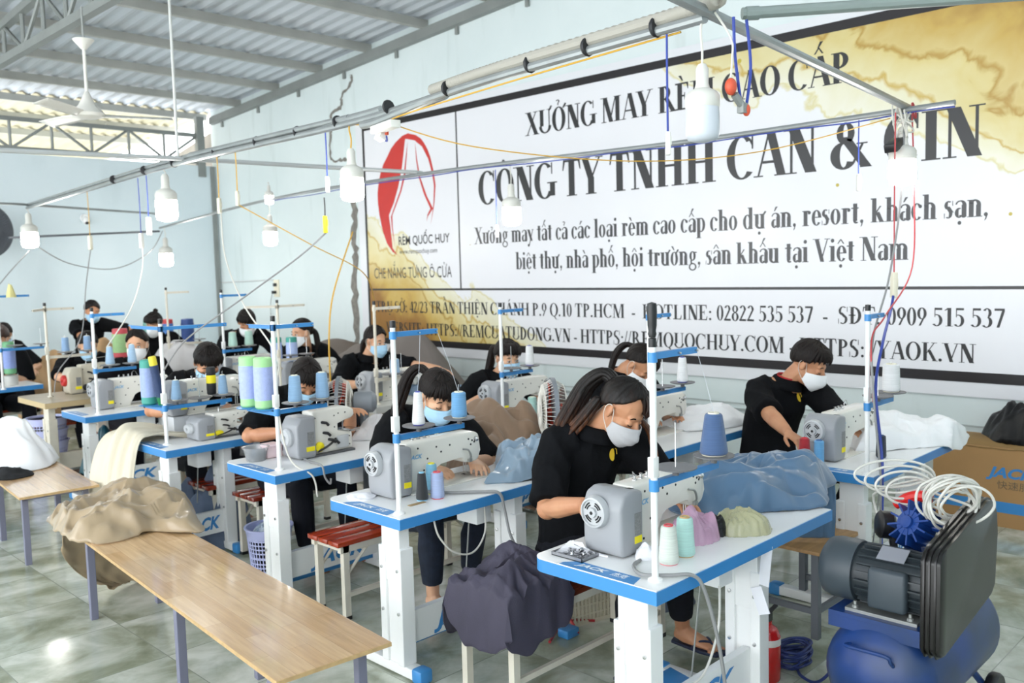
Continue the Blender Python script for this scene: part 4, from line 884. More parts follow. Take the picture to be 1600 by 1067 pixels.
def person(label, px, py, head, pitch=35, yaw=0, roll=0, RH=None, LH=None, hair='back', tail=None, mask='blue', s=1.06, seat=.43, vox=.006, skin=SKIN, eyes=False,
           elbR=(-1, .6, -.5), elbL=(1, .6, -.5), legs=None, trousers=None, hairmat=HAIR, side_lock=None, shoes=None, lean=0, collar=False, curl=.5, handdir=None, sleeve=.62, tw=-22):
    root = thing('person', label, 'person', (px, py, 0), 0, 'workers at the sewing tables')
    O = Vector((px, py, 0)); Hc = Vector(head)-O
    Rh = Matrix.Rotation(PI+R(yaw), 3, 'Z') @ Matrix.Rotation(-R(pitch), 3, 'X') @ Matrix.Rotation(R(roll), 3, 'Y')
    tf = lambda p: Hc + Rh @ (Vector(p)*s)
    p0 = Vector((0, 0, seat+.10)); Nk = Hc + Rh @ Vector((0, -.045, -.100))*s + Vector((0, .03, -.035))
    p1 = lerp(p0, Nk, .35)+Vector((0, .05, 0)); p2 = lerp(p0, Nk, .75)+Vector((0, .045, .0)); sd = Matrix.Rotation(R(tw), 3, 'Z') @ Vector((1, 0, 0))
    fw = (p2-p1).normalized(); back = sd.cross(fw)
    ShR = Nk - sd*.175*s + Vector((0, .025, -.07*s)); ShL = Nk + sd*.175*s + Vector((0, .025, -.07*s))
    RHv = Vector(RH)-O if RH else ShR+Vector((-.02, -.36, -.25)); LHv = Vector(LH)-O if LH else ShL+Vector((.02, -.36, -.25))
    ER, WR = ik(ShR, RHv, .285*s, .25*s, Vector(elbR)); EL, WL = ik(ShL, LHv, .285*s, .25*s, Vector(elbL))
    # ---- body
    f = MB()
    loft(f, [p0+Vector((0, 0, -.08)), p0, p1, p2, lerp(p2, Nk, .7), Nk], [(.15*s, .11*s), (.15*s, .105*s), (.125*s, .09*s), (.14*s, .095*s), (.12*s, .075*s), (.058*s, .058*s)], sd)
    loft(f, [Nk-Vector((0, -.02, .05)), lerp(Nk, tf((0, -.018, -.05)), .5), tf((0, -.018, -.04))], [(.062*s, .062*s), (.053*s, .054*s), (.052*s, .055*s)], sd)
    for Sh, E, W_, sg in ((ShR, ER, WR, -1), (ShL, EL, WL, 1)):
        loft(f, [lerp(Sh, Nk, .3), Sh, lerp(Sh, E, .5), E, lerp(E, W_, .3), lerp(E, W_, .75), W_], [.05*s, .052*s, .046*s, .043*s, .043*s, .033*s, (.028*s, .023*s)], Vector((.3, .2, .93)), 12)
        f.ell(E, (.044*s, .044*s, .044*s), None, 12, 8)
        hd = Vector(handdir[0 if sg < 0 else 1]) if handdir else (W_-E).normalized()*.6+Vector((0, -.6, -.25))
        nr = Vector((0, -.25, 1)) if not handdir else Vector(handdir[2])
        hand(f, W_, hd, nr, 1 if sg < 0 else -1, curl, s)
    L = legs or [((-.17, -.46, seat+.07), (-.16, -.5, .09)), ((.17, -.46, seat+.07), (.16, -.5, .09))]
    for sg, (K, A) in zip((-1, 1), L):
        K = Vector(K); A = Vector(A); hp = p0+sd*sg*.085*s+Vector((0, -.02, -.02))
        loft(f, [hp, lerp(hp, K, .5), K, lerp(K, A, .3), lerp(K, A, .8), A], [.075*s, .065*s, .05*s, .052*s, .034*s, .032*s], sd, 12)
        loft(f, [A+Vector((0, .03, -.03)), A+Vector((0, -.02, -.035)), A+Vector((sg*.01, -.1, -.055)), A+Vector((sg*.015, -.17, -.066))], [(.03*s, .03*s), (.035*s, .04*s), (.04*s, .022*s), (.036*s, .012*s)], Vector((1, 0, 0)), 10)
        for t_ in range(5): f.tube([A+Vector((sg*(.04-.018*t_), -.16, -.064)), A+Vector((sg*(.045-.019*t_), -.205+.006*t_, -.07))], [.0095, .007] if t_ < 4 else [.012, .009], 6)
    El = lambda c, r: f.ell(tf(c), [q*s for q in r], Rh)
    El((0, -.012, .035), (.075, .095, .088)); El((0, .028, -.03), (.06, .066, .085)); El((0, .055, -.087), (.034, .034, .03)); El((-.034, .045, -.03), (.032, .034, .034)); El((.034, .045, -.03), (.032, .034, .034)); El((0, .072, .024), (.05, .02, .016))
    El((0, .02, -.075), (.05, .05, .04))
    f.tube([tf((0, .087, .012)), tf((0, .1, -.012)), tf((0, .112, -.03))], [.008*s, .011*s, .014*s], 8); El((-.013, .098, -.034), (.009, .012, .009)); El((.013, .098, -.034), (.009, .012, .009)); El((0, .09, -.062), (.023, .011, .007)); El((0, .089, -.073), (.02, .011, .007))
    for sg in (-1, 1):
        if not eyes: El((sg*.031, .078, .0), (.017, .0125, .011))
        Er = Rh @ Matrix.Rotation(-sg*.45, 3, 'Z')
        f.ell(tf((sg*.079, -.005, .0)), (.008*s, .019*s, .031*s), Er); f.ell(tf((sg*.074, -.002, -.02)), (.008*s, .012*s, .014*s), Er)
    bo = f.build('body', skin, root, angle=180)
    bake(bo, [('REMESH', dict(mode='VOXEL', voxel_size=vox, use_smooth_shade=True)), ('SMOOTH', dict(factor=.5, iterations=3))])
    # ---- face
    for sg in (-1, 1):
        f = MB(); f.tube([tf((sg*x, .087-.35*x*x*10, z)) for x, z in ((.013, .024), (.025, .029), (.038, .029), (.048, .023))], [.002*s, .0036*s, .0032*s, .0014*s], 6); f.build('eyebrow', HAIR, root)
    for sg in (-1, 1): f = MB(); f.tube([tf((sg*x, y, z)) for x, y, z in ((.016, .085, -.003), (.024, .0895, -.0065), (.033, .0905, -.0075), (.042, .087, -.005), (.048, .082, -.001))] if not eyes else [tf((sg*x, y, z)) for x, y, z in ((.016, .086, .002), (.024, .0905, .0075), (.033, .0915, .009), (.042, .087, .006), (.048, .081, .001))], .0016*s, 6); f.build('eyelashes', DARK, root)
    if eyes:
        for sg in (-1, 1):
            f = MB(); f.ell(tf((sg*.031, .0805, .0)), (.0145*s, .010*s, .0075*s), Rh); e_ = f.build('eye', EYEW, root)
            f = MB(); f.ell(tf((sg*.031, .0875, .0)), (.0058*s, .0042*s, .0058*s), Rh); f.build('iris', IRIS, e_)
    # ---- hair
    f = MB(); hair_cap(f, tf, hair, s, len(label)+px); fringe(f, tf, hair, len(label), s)
    if tail:
        for tl in tail: strands(f, [Vector(q) if tl.get('abs') else tf(q) for q in ([Vector(q)-O for q in tl['p']] if tl.get('abs') else tl['p'])], tl.get('w', .02), tl.get('r', .012), tl.get('n', 14), 5, flat=tl.get('flat', 1))
    ho = f.build('hair', hairmat, root, angle=180, loc=None)
    if tail and tail[0].get('band'):
        f = MB(); a, b_ = tf(tail[0]['p'][0]), tf(tail[0]['p'][1]); f.lathe([(.016, -.01), (.024, -.006), (.026, 0), (.024, .006), (.016, .01)], lerp(a, b_, .35), b_-a, 16); f.build('hair_tie', tail[0]['band'], root)
    # ---- mask
    f = MB(); rows = []
    for i in range(15):
        v = i/14; row = []
        for k in range(25):
            u = (k-12)/12; th = R(82)*u; zt = -.006-.022*abs(u)**1.6; zb = -.122+.05*abs(u)**1.7
            z = lerp(zt, zb, v); bul = math.sin(PI*min(1, v*1.02))*.016*(1-u*u)
            ry = .098+bul*(1.2)-(.018*max(0, v-.55)/.45) + .012*max(0, 1-abs(u)*5)*(1-abs(v-.28)*2.6 if abs(v-.28) < .38 else 0)
            pl = .0022*math.sin(v*PI*7)*(1-abs(u)**3) if mask != 'white' else 0
            row.append(tf((math.sin(th)*(.073+.003*(1-abs(u))), .016+math.cos(th)*(ry-.004+pl), z)))
        rows.append(row)
    f.grid(rows); mo = f.build('face_mask', MASKS[mask], root, angle=180); bake(mo, [('SOLIDIFY', dict(thickness=.003, offset=1))])
    for sg in (-1, 1):
        f = MB(); f.tube(bez([tf((sg*.072, .028, -.03)), tf((sg*.079, .012, .012)), tf((sg*.083, -.012, .026)), tf((sg*.084, -.026, .005)), tf((sg*.082, -.012, -.035)), tf((sg*.072, .026, -.072))], 5), .0016*s, 5); f.build('ear_loop', WHCAB, mo)
    # ---- shirt
    f = MB(); q = .016
    loft(f, [p0+Vector((0, .01, -.06)), p0, p1, p2, lerp(p2, Nk, .62), Nk+Vector((0, 0, -.02))], [(.178*s, .128*s), (.172*s, .125*s), (.152*s, .112*s), (.168*s, .117*s), (.145*s, .095*s), (.066*s, .068*s)], sd, 20)
    for Sh, E in ((ShR, ER), (ShL, EL)):
        en = lerp(Sh, E, sleeve/.62*.92 if sleeve < .7 else 1.0)
        loft(f, [lerp(Sh, Nk, .45)+Vector((0, 0, -.0)), lerp(Sh, Nk, .12), lerp(Sh, en, .3), lerp(Sh, en, .7), en], [.075*s, .082*s, .077*s, .073*s, .075*s], Vector((0, 1, 0)), 14)
        if sleeve >= .7:
            W_ = WR if Sh is ShR else WL; loft(f, [lerp(Sh, E, .8), E, lerp(E, W_, .4), lerp(E, W_, .85)], [.065*s, .056*s, .052*s, .042*s], Vector((0, 1, 0)), 14)
    so = f.build('polo_shirt', BLACKF, root, angle=180)
    bake(so, [('REMESH', dict(mode='VOXEL', voxel_size=max(.009, vox), use_smooth_shade=True)), ('SMOOTH', dict(factor=.5, iterations=5))])
    nv = len(so.data.vertices); cb = [0.0]*(nv*3); nb = [0.0]*(nv*3)   # cloth folds
    so.data.vertices.foreach_get('co', cb); so.data.vertex_normals.foreach_get('vector', nb)
    for i in range(0, nv*3, 3):
        k = .011*(1-2*abs(noise.noise(Vector((cb[i]*8+px, cb[i+1]*8, cb[i+2]*4.5)))))-.003
        cb[i] += nb[i]*k; cb[i+1] += nb[i+1]*k; cb[i+2] += nb[i+2]*k
    so.data.vertices.foreach_set('co', cb); so.data.update()
    f = MB(); rows = []
    for i in range(6):
        rows.append([Nk + Vector((0, .0, -.006)) + (Matrix.Rotation(.25, 3, 'X') @ Vector((math.cos(a)*(.066+[.012, .0, .004, .016, .028, .04][i])*s, math.sin(a)*(.069+[.012, .0, .004, .016, .028, .04][i])*s, [-.045, .016, .024, .014, -.012, -.036][i]))) for a in [R(-90+12+k*336/28) for k in range(29)]])
    f.grid(rows); co = f.build('collar', BLACKF, so, angle=180); bake(co, [('SOLIDIFY', dict(thickness=.004))])
    if collar:
        f = MB(); f.grid([[Nk + (Matrix.Rotation(.25, 3, 'X') @ Vector((math.cos(a)*(.061+.003*i)*s, math.sin(a)*(.064+.003*i)*s, .005+.02*i))) for a in [R(-90+14+k*332/28) for k in range(29)]] for i in range(2)]); cl = f.build('collar_lining', REDF, so); bake(cl, [('SOLIDIFY', dict(thickness=.003))])
    bv = BVHTree.FromPolygons([v.co for v in so.data.vertices], [p.vertices for p in so.data.polygons])
    h_, nn, _, _ = bv.ray_cast(lerp(p2, Nk, .28)+sd*.08*s+back.normalized()*.5, -back.normalized())
    if h_ and vox < .008:
        nn = nn.normalized(); rt = Vector((0, 0, 1)).cross(nn).normalized(); up = nn.cross(rt); f = MB()
        pts = [(-.006+.021*math.cos(a), .03*math.sin(a)) for a in [PI/2+i*PI/10 for i in range(11)]] + [(.0, -.022), (.002, .0), (-.001, .022)]
        f.poly([h_+nn*.006+rt*a+up*c for a, c in pts]); f.tube([h_+nn*.006+rt*.006+up*.028, h_+nn*.006+rt*.014+up*.022, h_+nn*.006+rt*.015+up*.0], .0016, 4); f.build('chest_emblem', EMB, so, smooth=False)
    # ---- trousers
    f = MB(); loft(f, [p0+Vector((0, .01, .02)), p0+Vector((0, .0, -.08))], [(.168*s, .122*s), (.165*s, .13*s)], sd, 18)
    for sg, (K, A) in zip((-1, 1), L):
        K = Vector(K); A = Vector(A); hp = p0+sd*sg*.085*s+Vector((0, -.01, -.03)); B_ = lerp(K, A, .84)
        loft(f, [hp, lerp(hp, K, .5), K+Vector((0, -.01, .01)), lerp(K, A, .35), B_], [.095*s, .085*s, .07*s, .066*s, .05*s], sd, 14)
    to = f.build('trousers', trousers or DGREYF, root, angle=180); bake(to, [('REMESH', dict(mode='VOXEL', voxel_size=max(.01, vox), use_smooth_shade=True)), ('SMOOTH', dict(factor=.5, iterations=3))])
    if shoes:
        for sg, (K, A) in zip((-1, 1), L):
            A = Vector(A); f = MB(); f.prism([(A.x+sg*.012+x, A.y+y) for x, y in ((-.036, .05), (-.04, -.02), (-.05, -.12), (-.044, -.2), (0, -.225), (.044, -.2), (.05, -.12), (.04, -.02), (.036, .05), (0, .062))], A.z-.09, A.z-.075, 'z', .004)
            for q_ in (-1, 1): f.tube(bez([A+Vector((sg*.012+q_*.042, -.07, -.078)), A+Vector((sg*.012+q_*.03, -.11, -.04)), A+Vector((sg*.012, -.15, -.045)), A+Vector((sg*.012-.01, -.165, -.078))], 5), .006, 6)
            f.build('flip_flop', shoes, root)
    return root
NAVYR = mat('navy_rubber', '#1f2740', .5)
ORNG = mat('orange_red_hair_tie', '#d3452e', .6)
# nearest worker
person('woman in grey mask with long brown ponytail, bent over the nearest sewing machine', 3.2, 2.76, (3.21, 2.475, 1.195), pitch=38, yaw=0, roll=-4, RH=(2.80, 2.36, .86), LH=(3.22, 2.19, .83), hair='side', mask='grey', s=1.12, vox=.005, hairmat=HAIRB,
       tail=[dict(p=[(3.215, 2.52, 1.325), (3.21, 2.575, 1.355), (3.18, 2.65, 1.30), (3.13, 2.69, 1.20), (3.065, 2.72, 1.09), (3.01, 2.73, .99), (2.965, 2.73, .90)], w=.055, r=.017, n=50, flat=.7, abs=True),
             dict(p=[(3.14, 2.55, 1.25), (3.11, 2.61, 1.17), (3.06, 2.67, 1.08), (3.01, 2.69, .98)], w=.035, r=.013, n=18, abs=True),
             dict(p=[(3.285, 2.44, 1.15), (3.31, 2.40, 1.09), (3.315, 2.385, 1.02), (3.325, 2.375, .95)], w=.018, r=.009, n=14, abs=True)],
       elbR=(-.45, .3, -1), legs=[((-.13, -.44, .5), (-.12, -.40, .09)), ((.17, -.46, .5), (.28, -.42, .13))], shoes=NAVYR, tw=-30)
# man at the right
person('young man in white mask with short black hair, elbow out, sewing below the web address', 5.22, 2.84, (5.3, 2.60, 1.2), pitch=30, yaw=8, roll=0, RH=(4.70, 2.41, .85), LH=(5.1, 2.22, .85), hair='short', mask='white', s=1.14, vox=.0055, collar=True, skin=SKIN,
       elbR=(-.8, .5, -.9), elbL=(1, .2, -.5), legs=[((-.16, -.44, .5), (-.15, -.52, .1)), ((.17, -.46, .5), (.12, -.48, .1))], shoes=NAVYR, tw=-38)
# second aisle worker
person('woman with high ponytail, thick bangs and blue mask at the second aisle table', 3.15, 4.07, (3.19, 3.74, 1.16), pitch=34, yaw=-10, roll=4, RH=(2.99, 3.58, .815), LH=(3.23, 3.50, .815), hair='bangs', mask='blue', s=1.12, vox=.0055, trousers=NAVY,
       tail=[dict(p=[(3.17, 3.80, 1.285), (3.155, 3.85, 1.31), (3.115, 3.90, 1.26), (3.07, 3.92, 1.14), (3.02, 3.92, 1.02), (2.985, 3.90, .92)], w=.032, r=.016, n=30, abs=True)], elbR=(-1, .5, -.5), elbL=(1, .3, -.5), legs=[((-.15, -.46, .5), (-.13, -.44, .1)), ((.2, -.44, .5), (.16, -.42, .1))], skin=SKIN2, tw=-22)
# third aisle worker
person('man with cropped black hair and blue mask bent over the third aisle machine', 3.12, 5.26, (3.15, 5.0, 1.165), pitch=46, yaw=-20, roll=-4, RH=(2.92, 4.86, .87), LH=(3.29, 4.70, .97), hair='short', mask='blue', s=1.1, vox=.007, elbL=(.35, .45, -.9), skin=SKIN)
person('man with parted black hair and blue mask behind the two machines of the short table', 3.06, 6.55, (3.09, 6.22, 1.215), pitch=40, yaw=-18, RH=(2.75, 6.05, .9), LH=(3.1, 5.98, .9), hair='bangs', mask='blue', s=1.12, vox=.009, skin=SKIN)
person('woman in white cup mask facing the camera, hair tied back', 3.4, 8.45, (3.4, 8.2, 1.235), pitch=6, yaw=-38, RH=(3.12, 8.02, .86), LH=(3.4, 7.85, .84), hair='back', mask='white', s=1.12, vox=.009, eyes=True, skin=SKIN2, tail=[dict(p=[(0, -.09, .02), (.0, -.125, -.02), (-.04, -.12, -.10), (-.05, -.08, -.2)], w=.02, r=.016, n=12)])
person('woman in blue mask with dark hair tied low, behind the old tan table', 3.45, 9.85, (3.47, 9.6, 1.17), pitch=30, yaw=-8, hair='back', mask='blue', s=1.1, vox=.011, skin=SKIN2, RH=(3.2, 9.3, .86), LH=(3.45, 9.2, .85), tail=[dict(p=[(0, -.09, .03), (.03, -.13, 0), (.04, -.13, -.14), (.05, -.1, -.26)], w=.025, r=.018, n=12)])
person('woman in pale green mask with brown fringe at the left edge', 2.98, 11.0, (2.98, 10.8, 1.23), pitch=14, yaw=-40, hair='bangs', mask='green', s=1.12, vox=.011, eyes=True, skin=SKIN2, RH=(2.75, 10.75, .86), LH=(3.0, 10.6, .84), hairmat=mat('dark_brown_hair', '#3a251d', .5, bump=.4, bscale=60))
person('half hidden woman with black hair behind the woman in green mask', 3.30, 12.05, (3.32, 11.85, 1.215), pitch=30, yaw=-5, hair='back', mask='blue', s=1.08, vox=.011, skin=SKIN2)
# wall row
person('long haired woman in pale blue mask looking up over her machine below the banner', 5.02, 5.26, (5.01, 5.0, 1.14), pitch=14, yaw=-16, roll=3, hair='bangs', mask='blue', s=1.12, vox=.008, eyes=True, skin=SKIN2, RH=(4.72, 4.98, .87), LH=(5.2, 4.85, .83), tail=[dict(p=[(.03, -.08, .06), (.05, -.125, .03), (.065, -.14, -.08), (.09, -.14, -.19), (.12, -.13, -.27)], w=.03, r=.018, n=16)], elbR=(-.7, .2, -.7), tw=-28)
person('worker bent low with black ponytail behind the thread stand poles', 4.96, 4.0, (4.95, 3.66, 1.17), pitch=52, yaw=5, hair='side', mask='white', s=1.1, vox=.008, RH=(4.75, 3.5, .86), LH=(5.0, 3.45, .85), tail=[dict(p=[(4.97, 3.72, 1.29), (4.95, 3.78, 1.30), (4.91, 3.83, 1.24), (4.87, 3.85, 1.13), (4.84, 3.85, 1.02)], w=.022, r=.015, n=16, abs=True)])
person('woman in blue mask glancing sideways, hair tied low, beside the grey dust sheet', 5.02, 6.98, (5.0, 6.72, 1.205), pitch=12, yaw=6, hair='back', mask='blue', s=1.1, vox=.009, eyes=True, skin=SKIN2, RH=(4.7, 6.5, .85), LH=(5.35, 6.2, .94), elbL=(1, .5, -.3), tail=[dict(p=[(0, -.09, .0), (.02, -.125, -.03), (.03, -.12, -.12), (.03, -.1, -.2)], w=.024, r=.017, n=12)])
person('woman in white mask in side view, dark hair down her back', 5.05, 8.25, (5.02, 8.0, 1.24), pitch=8, yaw=-88, hair='back', mask='white', s=1.12, vox=.01, eyes=True, skin=SKIN2, tail=[dict(p=[(0, -.09, .02), (-.02, -.125, -.02), (-.03, -.12, -.14), (-.03, -.1, -.28), (-.03, -.08, -.36)], w=.03, r=.018, n=14)])
person('man with bowl cut black hair and lowered mask in the far wall row', 5.0, 9.35, (4.98, 9.05, 1.33), pitch=34, yaw=-30, hair='bangs', mask='white', s=1.12, vox=.011, seat=.48, skin=SKIN)
person('woman with hair bun partly hidden behind a blue stand arm', 4.7, 11.05, (4.7, 10.8, 1.28), pitch=20, yaw=-48, hair='bangs', mask='white', s=1.12, vox=.011, seat=.45, skin=SKIN2, tail=[dict(p=[(0, -.06, .1), (0, -.09, .13), (.02, -.11, .1)], w=.02, r=.022, n=8)])
person('standing person in blue mask behind the tan cloth near the end wall', 4.62, 12.7, (4.6, 12.5, 1.42), pitch=18, yaw=-5, hair='back', mask='blue', s=1.12, vox=.011, seat=.62, skin=SKIN, RH=(4.4, 12.1, 1.0), LH=(5.15, 12.3, 1.02), elbL=(1, .4, -.1), legs=[((-.12, -.3, .62), (-.13, -.3, .09)), ((.12, -.3, .62), (.13, -.3, .09))])
# ================================================================== FURNITURE AND THINGS
M, nt, b = nodes_mat('butcher_block_wood'); tc = nt.nodes.new('ShaderNodeTexCoord')
br = N('ShaderNodeTexBrick'); br.inputs['Scale'].default_value = 1; br.inputs['Brick Width'].default_value = .42; br.inputs['Row Height'].default_value = .075; br.inputs['Mortar Size'].default_value = .0007
br.inputs['Color1'].default_value = srgb('#e2bd90'); br.inputs['Color2'].default_value = srgb('#d0a674'); br.inputs['Mortar'].default_value = srgb('#a98257')
mp = N('ShaderNodeMapping'); mp.inputs['Rotation'].default_value = (0, 0, PI/2); nt.links.new(tc.outputs['Object'], mp.inputs[0]); nt.links.new(mp.outputs[0], br.inputs['Vector'])
gr = N('ShaderNodeTexNoise'); gr.inputs['Scale'].default_value = 12; gr.inputs['Detail'].default_value = 5; m2 = N('ShaderNodeMapping'); m2.inputs['Scale'].default_value = (5, .35, 1); nt.links.new(tc.outputs['Object'], m2.inputs[0]); nt.links.new(m2.outputs[0], gr.inputs['Vector'])
r2 = ramp([(.3, '#d9d2c8'), (.7, '#ffffff')]); nt.links.new(gr.outputs['Fac'], r2.inputs[0]); mx = N('ShaderNodeMix', data_type='RGBA', blend_type='MULTIPLY'); mx.inputs[0].default_value = .8
nt.links.new(br.outputs['Color'], mx.inputs[6]); nt.links.new(r2.outputs[0], mx.inputs[7]); nt.links.new(mx.outputs[2], b.inputs['Base Color']); b.inputs['Roughness'].default_value = .22; b.inputs['Coat Weight'].default_value = .5; b.inputs['Coat Roughness'].default_value = .08
BUTCH = M
PLYEDGE = mat('plywood_edge', '#c9a877', .6, var=.2, vscale=30)
LEGG = mat('purple_grey_leg_paint', '#76778a', .45)
def low_table(loc, rz, W, L, label, H=.48, t=.016):
    T = thing('low_table', label, 'table', (loc[0], loc[1], 0), rz, 'low wooden cutting tables')
    f = MB(); f.b2((0, 0, H-t), (W, L, H-.001)); f.build('edge', PLYEDGE, T, smooth=False)
    f = MB(); f.b2((.001, .001, H-.002), (W-.001, L-.001, H)); f.build('tabletop', BUTCH, T, smooth=False)
    f = MB(); f.b2((.04, .12, H-t-.035), (W-.04, .15, H-t)); f.b2((.04, L-.15, H-t-.035), (W-.04, L-.12, H-t)); f.b2((.04, .12, H-t-.035), (.07, L-.12, H-t)); f.b2((W-.07, .12, H-t-.035), (W-.04, L-.12, H-t)); f.build('frame', LEGG, T, smooth=False)
    for x in (.055, W-.055):
        for y in (.14, L*.42, L-.14):
            f = MB(); f.b2((x-.019, y-.019, 0), (x+.019, y+.019, H-t), .003); f.build('leg', LEGG, T, smooth=False)
    return T
low_table((1.489, 2.627), -.083, .46, 2.5, 'low bare wooden table in the foreground aisle, beige satin heaped on its far end')
low_table((1.743, 6.143), -.083, .48, 2.1, 'low wooden table farther back at the left, white cloth on it')
# ---- cloth
SATB = mat('beige_satin', '#ab9678', .24, var=.08, vscale=6, sheen=.2); CRM = mat('cream_curtain_cloth', '#d8cfba', .75, bump=.1, bscale=120)
BLSAT = mat('steel_blue_satin', '#52718f', .34, var=.1, vscale=4, sheen=.3); PBLS = mat('pale_blue_satin', '#8499ab', .24, var=.12, vscale=5, sheen=.3)
BRN = mat('tan_curtain_cloth', '#8f745d', .6, var=.06, vscale=6, sheen=.2); WHC = mat('white_sheer_cloth', '#f0f0f1', .8, sheen=.2); GRYP = mat('charcoal_purple_cloth', '#403c4c', .75, var=.12, vscale=7, bump=.1, bscale=200)
DUST = mat('grey_brown_dust_sheet', '#78706a', .8, var=.08, vscale=3); TANC = mat('light_brown_cloth', '#b9956b', .75, var=.08, vscale=5); DNM = mat('denim_blue_cloth', '#6a7890', .8, var=.2, vscale=9); GRYW = mat('greyish_white_cloth', '#d3d0d0', .7, var=.08, vscale=5); BLKC = mat('black_cloth', '#151518', .85)
tag(heap('satin_heap', SATB, [(1.60, 4.88), (1.70, 4.72), (1.80, 4.67), (1.97, 4.71), (2.05, 4.55), (2.17, 4.5), (2.24, 4.72), (2.33, 5.05), (2.33, 5.35), (2.25, 5.6), (1.98, 5.62), (1.76, 5.56), (1.64, 5.3)], .482, .17, .055, 3, freq=6, rings=64, seg=220, peak=(.04, .08), folds=26, fw=.055, dirn=20, spread=2.4, edge=.34), 'shiny beige satin heaped over the far end of the foreground wooden table', 'cloth')
f = MB(); g = sheet([[(1.66, 5.16, .47), (1.85, 5.2, .47), (2.05, 5.22, .47), (2.25, 5.2, .47)], [(1.68, 5.22, .30), (1.86, 5.27, .28), (2.06, 5.29, .27), (2.25, 5.25, .28)], [(1.85, 5.3, .1), (1.95, 5.35, .08), (2.1, 5.35, .06), (2.2, 5.3, .07)], [(1.98, 5.32, .012), (2.06, 5.38, .012), (2.14, 5.40, .012), (2.2, 5.36, .012)]], 14, 10, .02, 5, 2)
f.grid(g); tag(bake(f.build('satin_tail', SATB, None, angle=180), [('SOLIDIFY', dict(thickness=.004))]), 'beige satin end trailing under the far end of the foreground wooden table', 'cloth')
f = MB(); g = sheet([[(2.72, 5.78, .78), (2.74, 5.95, .79), (2.76, 6.12, .785), (2.74, 6.30, .76)], [(2.50, 5.79, .835), (2.50, 5.95, .85), (2.50, 6.12, .85), (2.50, 6.34, .80)], [(2.38, 5.79, .80), (2.37, 5.95, .82), (2.36, 6.12, .82), (2.36, 6.36, .76)], [(2.33, 5.77, .60), (2.29, 5.93, .60), (2.27, 6.12, .6), (2.28, 6.38, .58)], [(2.30, 5.72, .3), (2.26, 5.9, .3), (2.22, 6.1, .3), (2.24, 6.4, .3)], [(2.28, 5.70, .02), (2.22, 5.88, .015), (2.18, 6.1, .015), (2.2, 6.42, .02)]], 16, 10, .035, 5, 5, stretch=(1.8, .25))
f.grid(g); tag(bake(f.build('cream_curtain', CRM, None, angle=180), [('SOLIDIFY', dict(thickness=.006))]), 'cream curtain hanging off the left end of the short sewing table to the floor', 'curtain')
tag(heap('white_cloth_pile', WHC, [(1.78, 7.15), (2.0, 6.95), (2.22, 7.0), (2.36, 7.3), (2.38, 7.7), (2.2, 7.95), (1.85, 7.95), (1.7, 7.5)], .482, .36, .06, 7, freq=4, rings=40, seg=140, folds=18, dirn=-60, edge=.15), 'white cloth piled on the low wooden table at the left', 'cloth')
tag(heap('black_cloth_pile', BLKC, [(1.72, 6.95), (1.85, 6.75), (2.02, 6.78), (2.05, 6.98), (1.9, 7.08), (1.76, 7.08)], .482, .06, .015, 8, freq=7, rings=14, seg=60), 'small black cloth under the white pile on the left low table', 'cloth')
tag(heap('blue_satin_heap', BLSAT, [(3.21, 2.10), (3.32, 1.99), (3.46, 1.90), (3.58, 1.80), (3.72, 1.74), (3.95, 1.84), (4.15, 1.90), (4.22, 2.0), (4.1, 2.2), (3.9, 2.3), (3.7, 2.33), (3.45, 2.31), (3.24, 2.25)], .763, .14, .05, 11, freq=5, rings=64, seg=220, folds=26, fw=.06, dirn=-18, spread=1.2, edge=.5, soft=True), 'steel blue satin heaped across the right half of the nearest sewing table', 'cloth')
f = MB(); g = sheet([[(4.00, 2.18, .79), (4.06, 2.1, .80), (4.13, 2.0, .79), (4.20, 1.925, .775)], [(4.00, 2.17, .64), (4.07, 2.09, .64), (4.14, 2.0, .64), (4.205, 1.92, .64)], [(4.01, 2.16, .47), (4.075, 2.09, .47), (4.145, 1.995, .47), (4.205, 1.925, .47)]], 16, 12, .014, 3, 6, stretch=(1.5, .5), ridged=False)
f.grid(g); tag(bake(f.build('blue_satin_fall', BLSAT, None, angle=180), [('SOLIDIFY', dict(thickness=.005))]), 'straight fall of steel blue satin hanging down onto the wooden stool', 'cloth')
tag(heap('pale_blue_satin_heap', PBLS, [(3.06, 3.24), (3.18, 3.13), (3.38, 3.07), (3.62, 3.08), (3.66, 3.3), (3.6, 3.48), (3.42, 3.52), (3.30, 3.38), (3.2, 3.30)], .763, .13, .055, 13, freq=8, rings=64, seg=200, folds=30, fw=.045, dirn=10, spread=2, edge=.35, soft=True), 'pale blue shiny satin heaped on the right end of the second aisle table', 'cloth')
tag(heap('tan_curtain_heap', BRN, [(3.40, 3.66), (3.55, 3.53), (3.75, 3.56), (4.0, 3.62), (4.2, 3.8), (4.2, 4.1), (3.98, 4.25), (3.7, 4.2), (3.48, 4.0)], .62, .36, .07, 17, freq=5, rings=60, seg=200, folds=26, fw=.08, dirn=-40, spread=1.6, edge=.4, soft=True), 'tan brown curtain fabric heaped behind the pale blue satin', 'cloth')
f = MB(); f.b2((3.46, 3.60, .59), (4.1, 4.15, .61)); tt = f.build('board', PLYEDGE, None, smooth=False)
t = thing('stool', 'plain wooden side stand hidden under the heaped tan curtain', 'stool', (0, 0, 0)); tt.parent = t; tt.name = 'top'
for x in (3.72, 4.04):
    for y in (3.68, 4.08):
        f = MB(); f.b2((x-.018, y-.018, 0), (x+.018, y+.018, .59)); f.build('leg', LEGG, t, smooth=False)
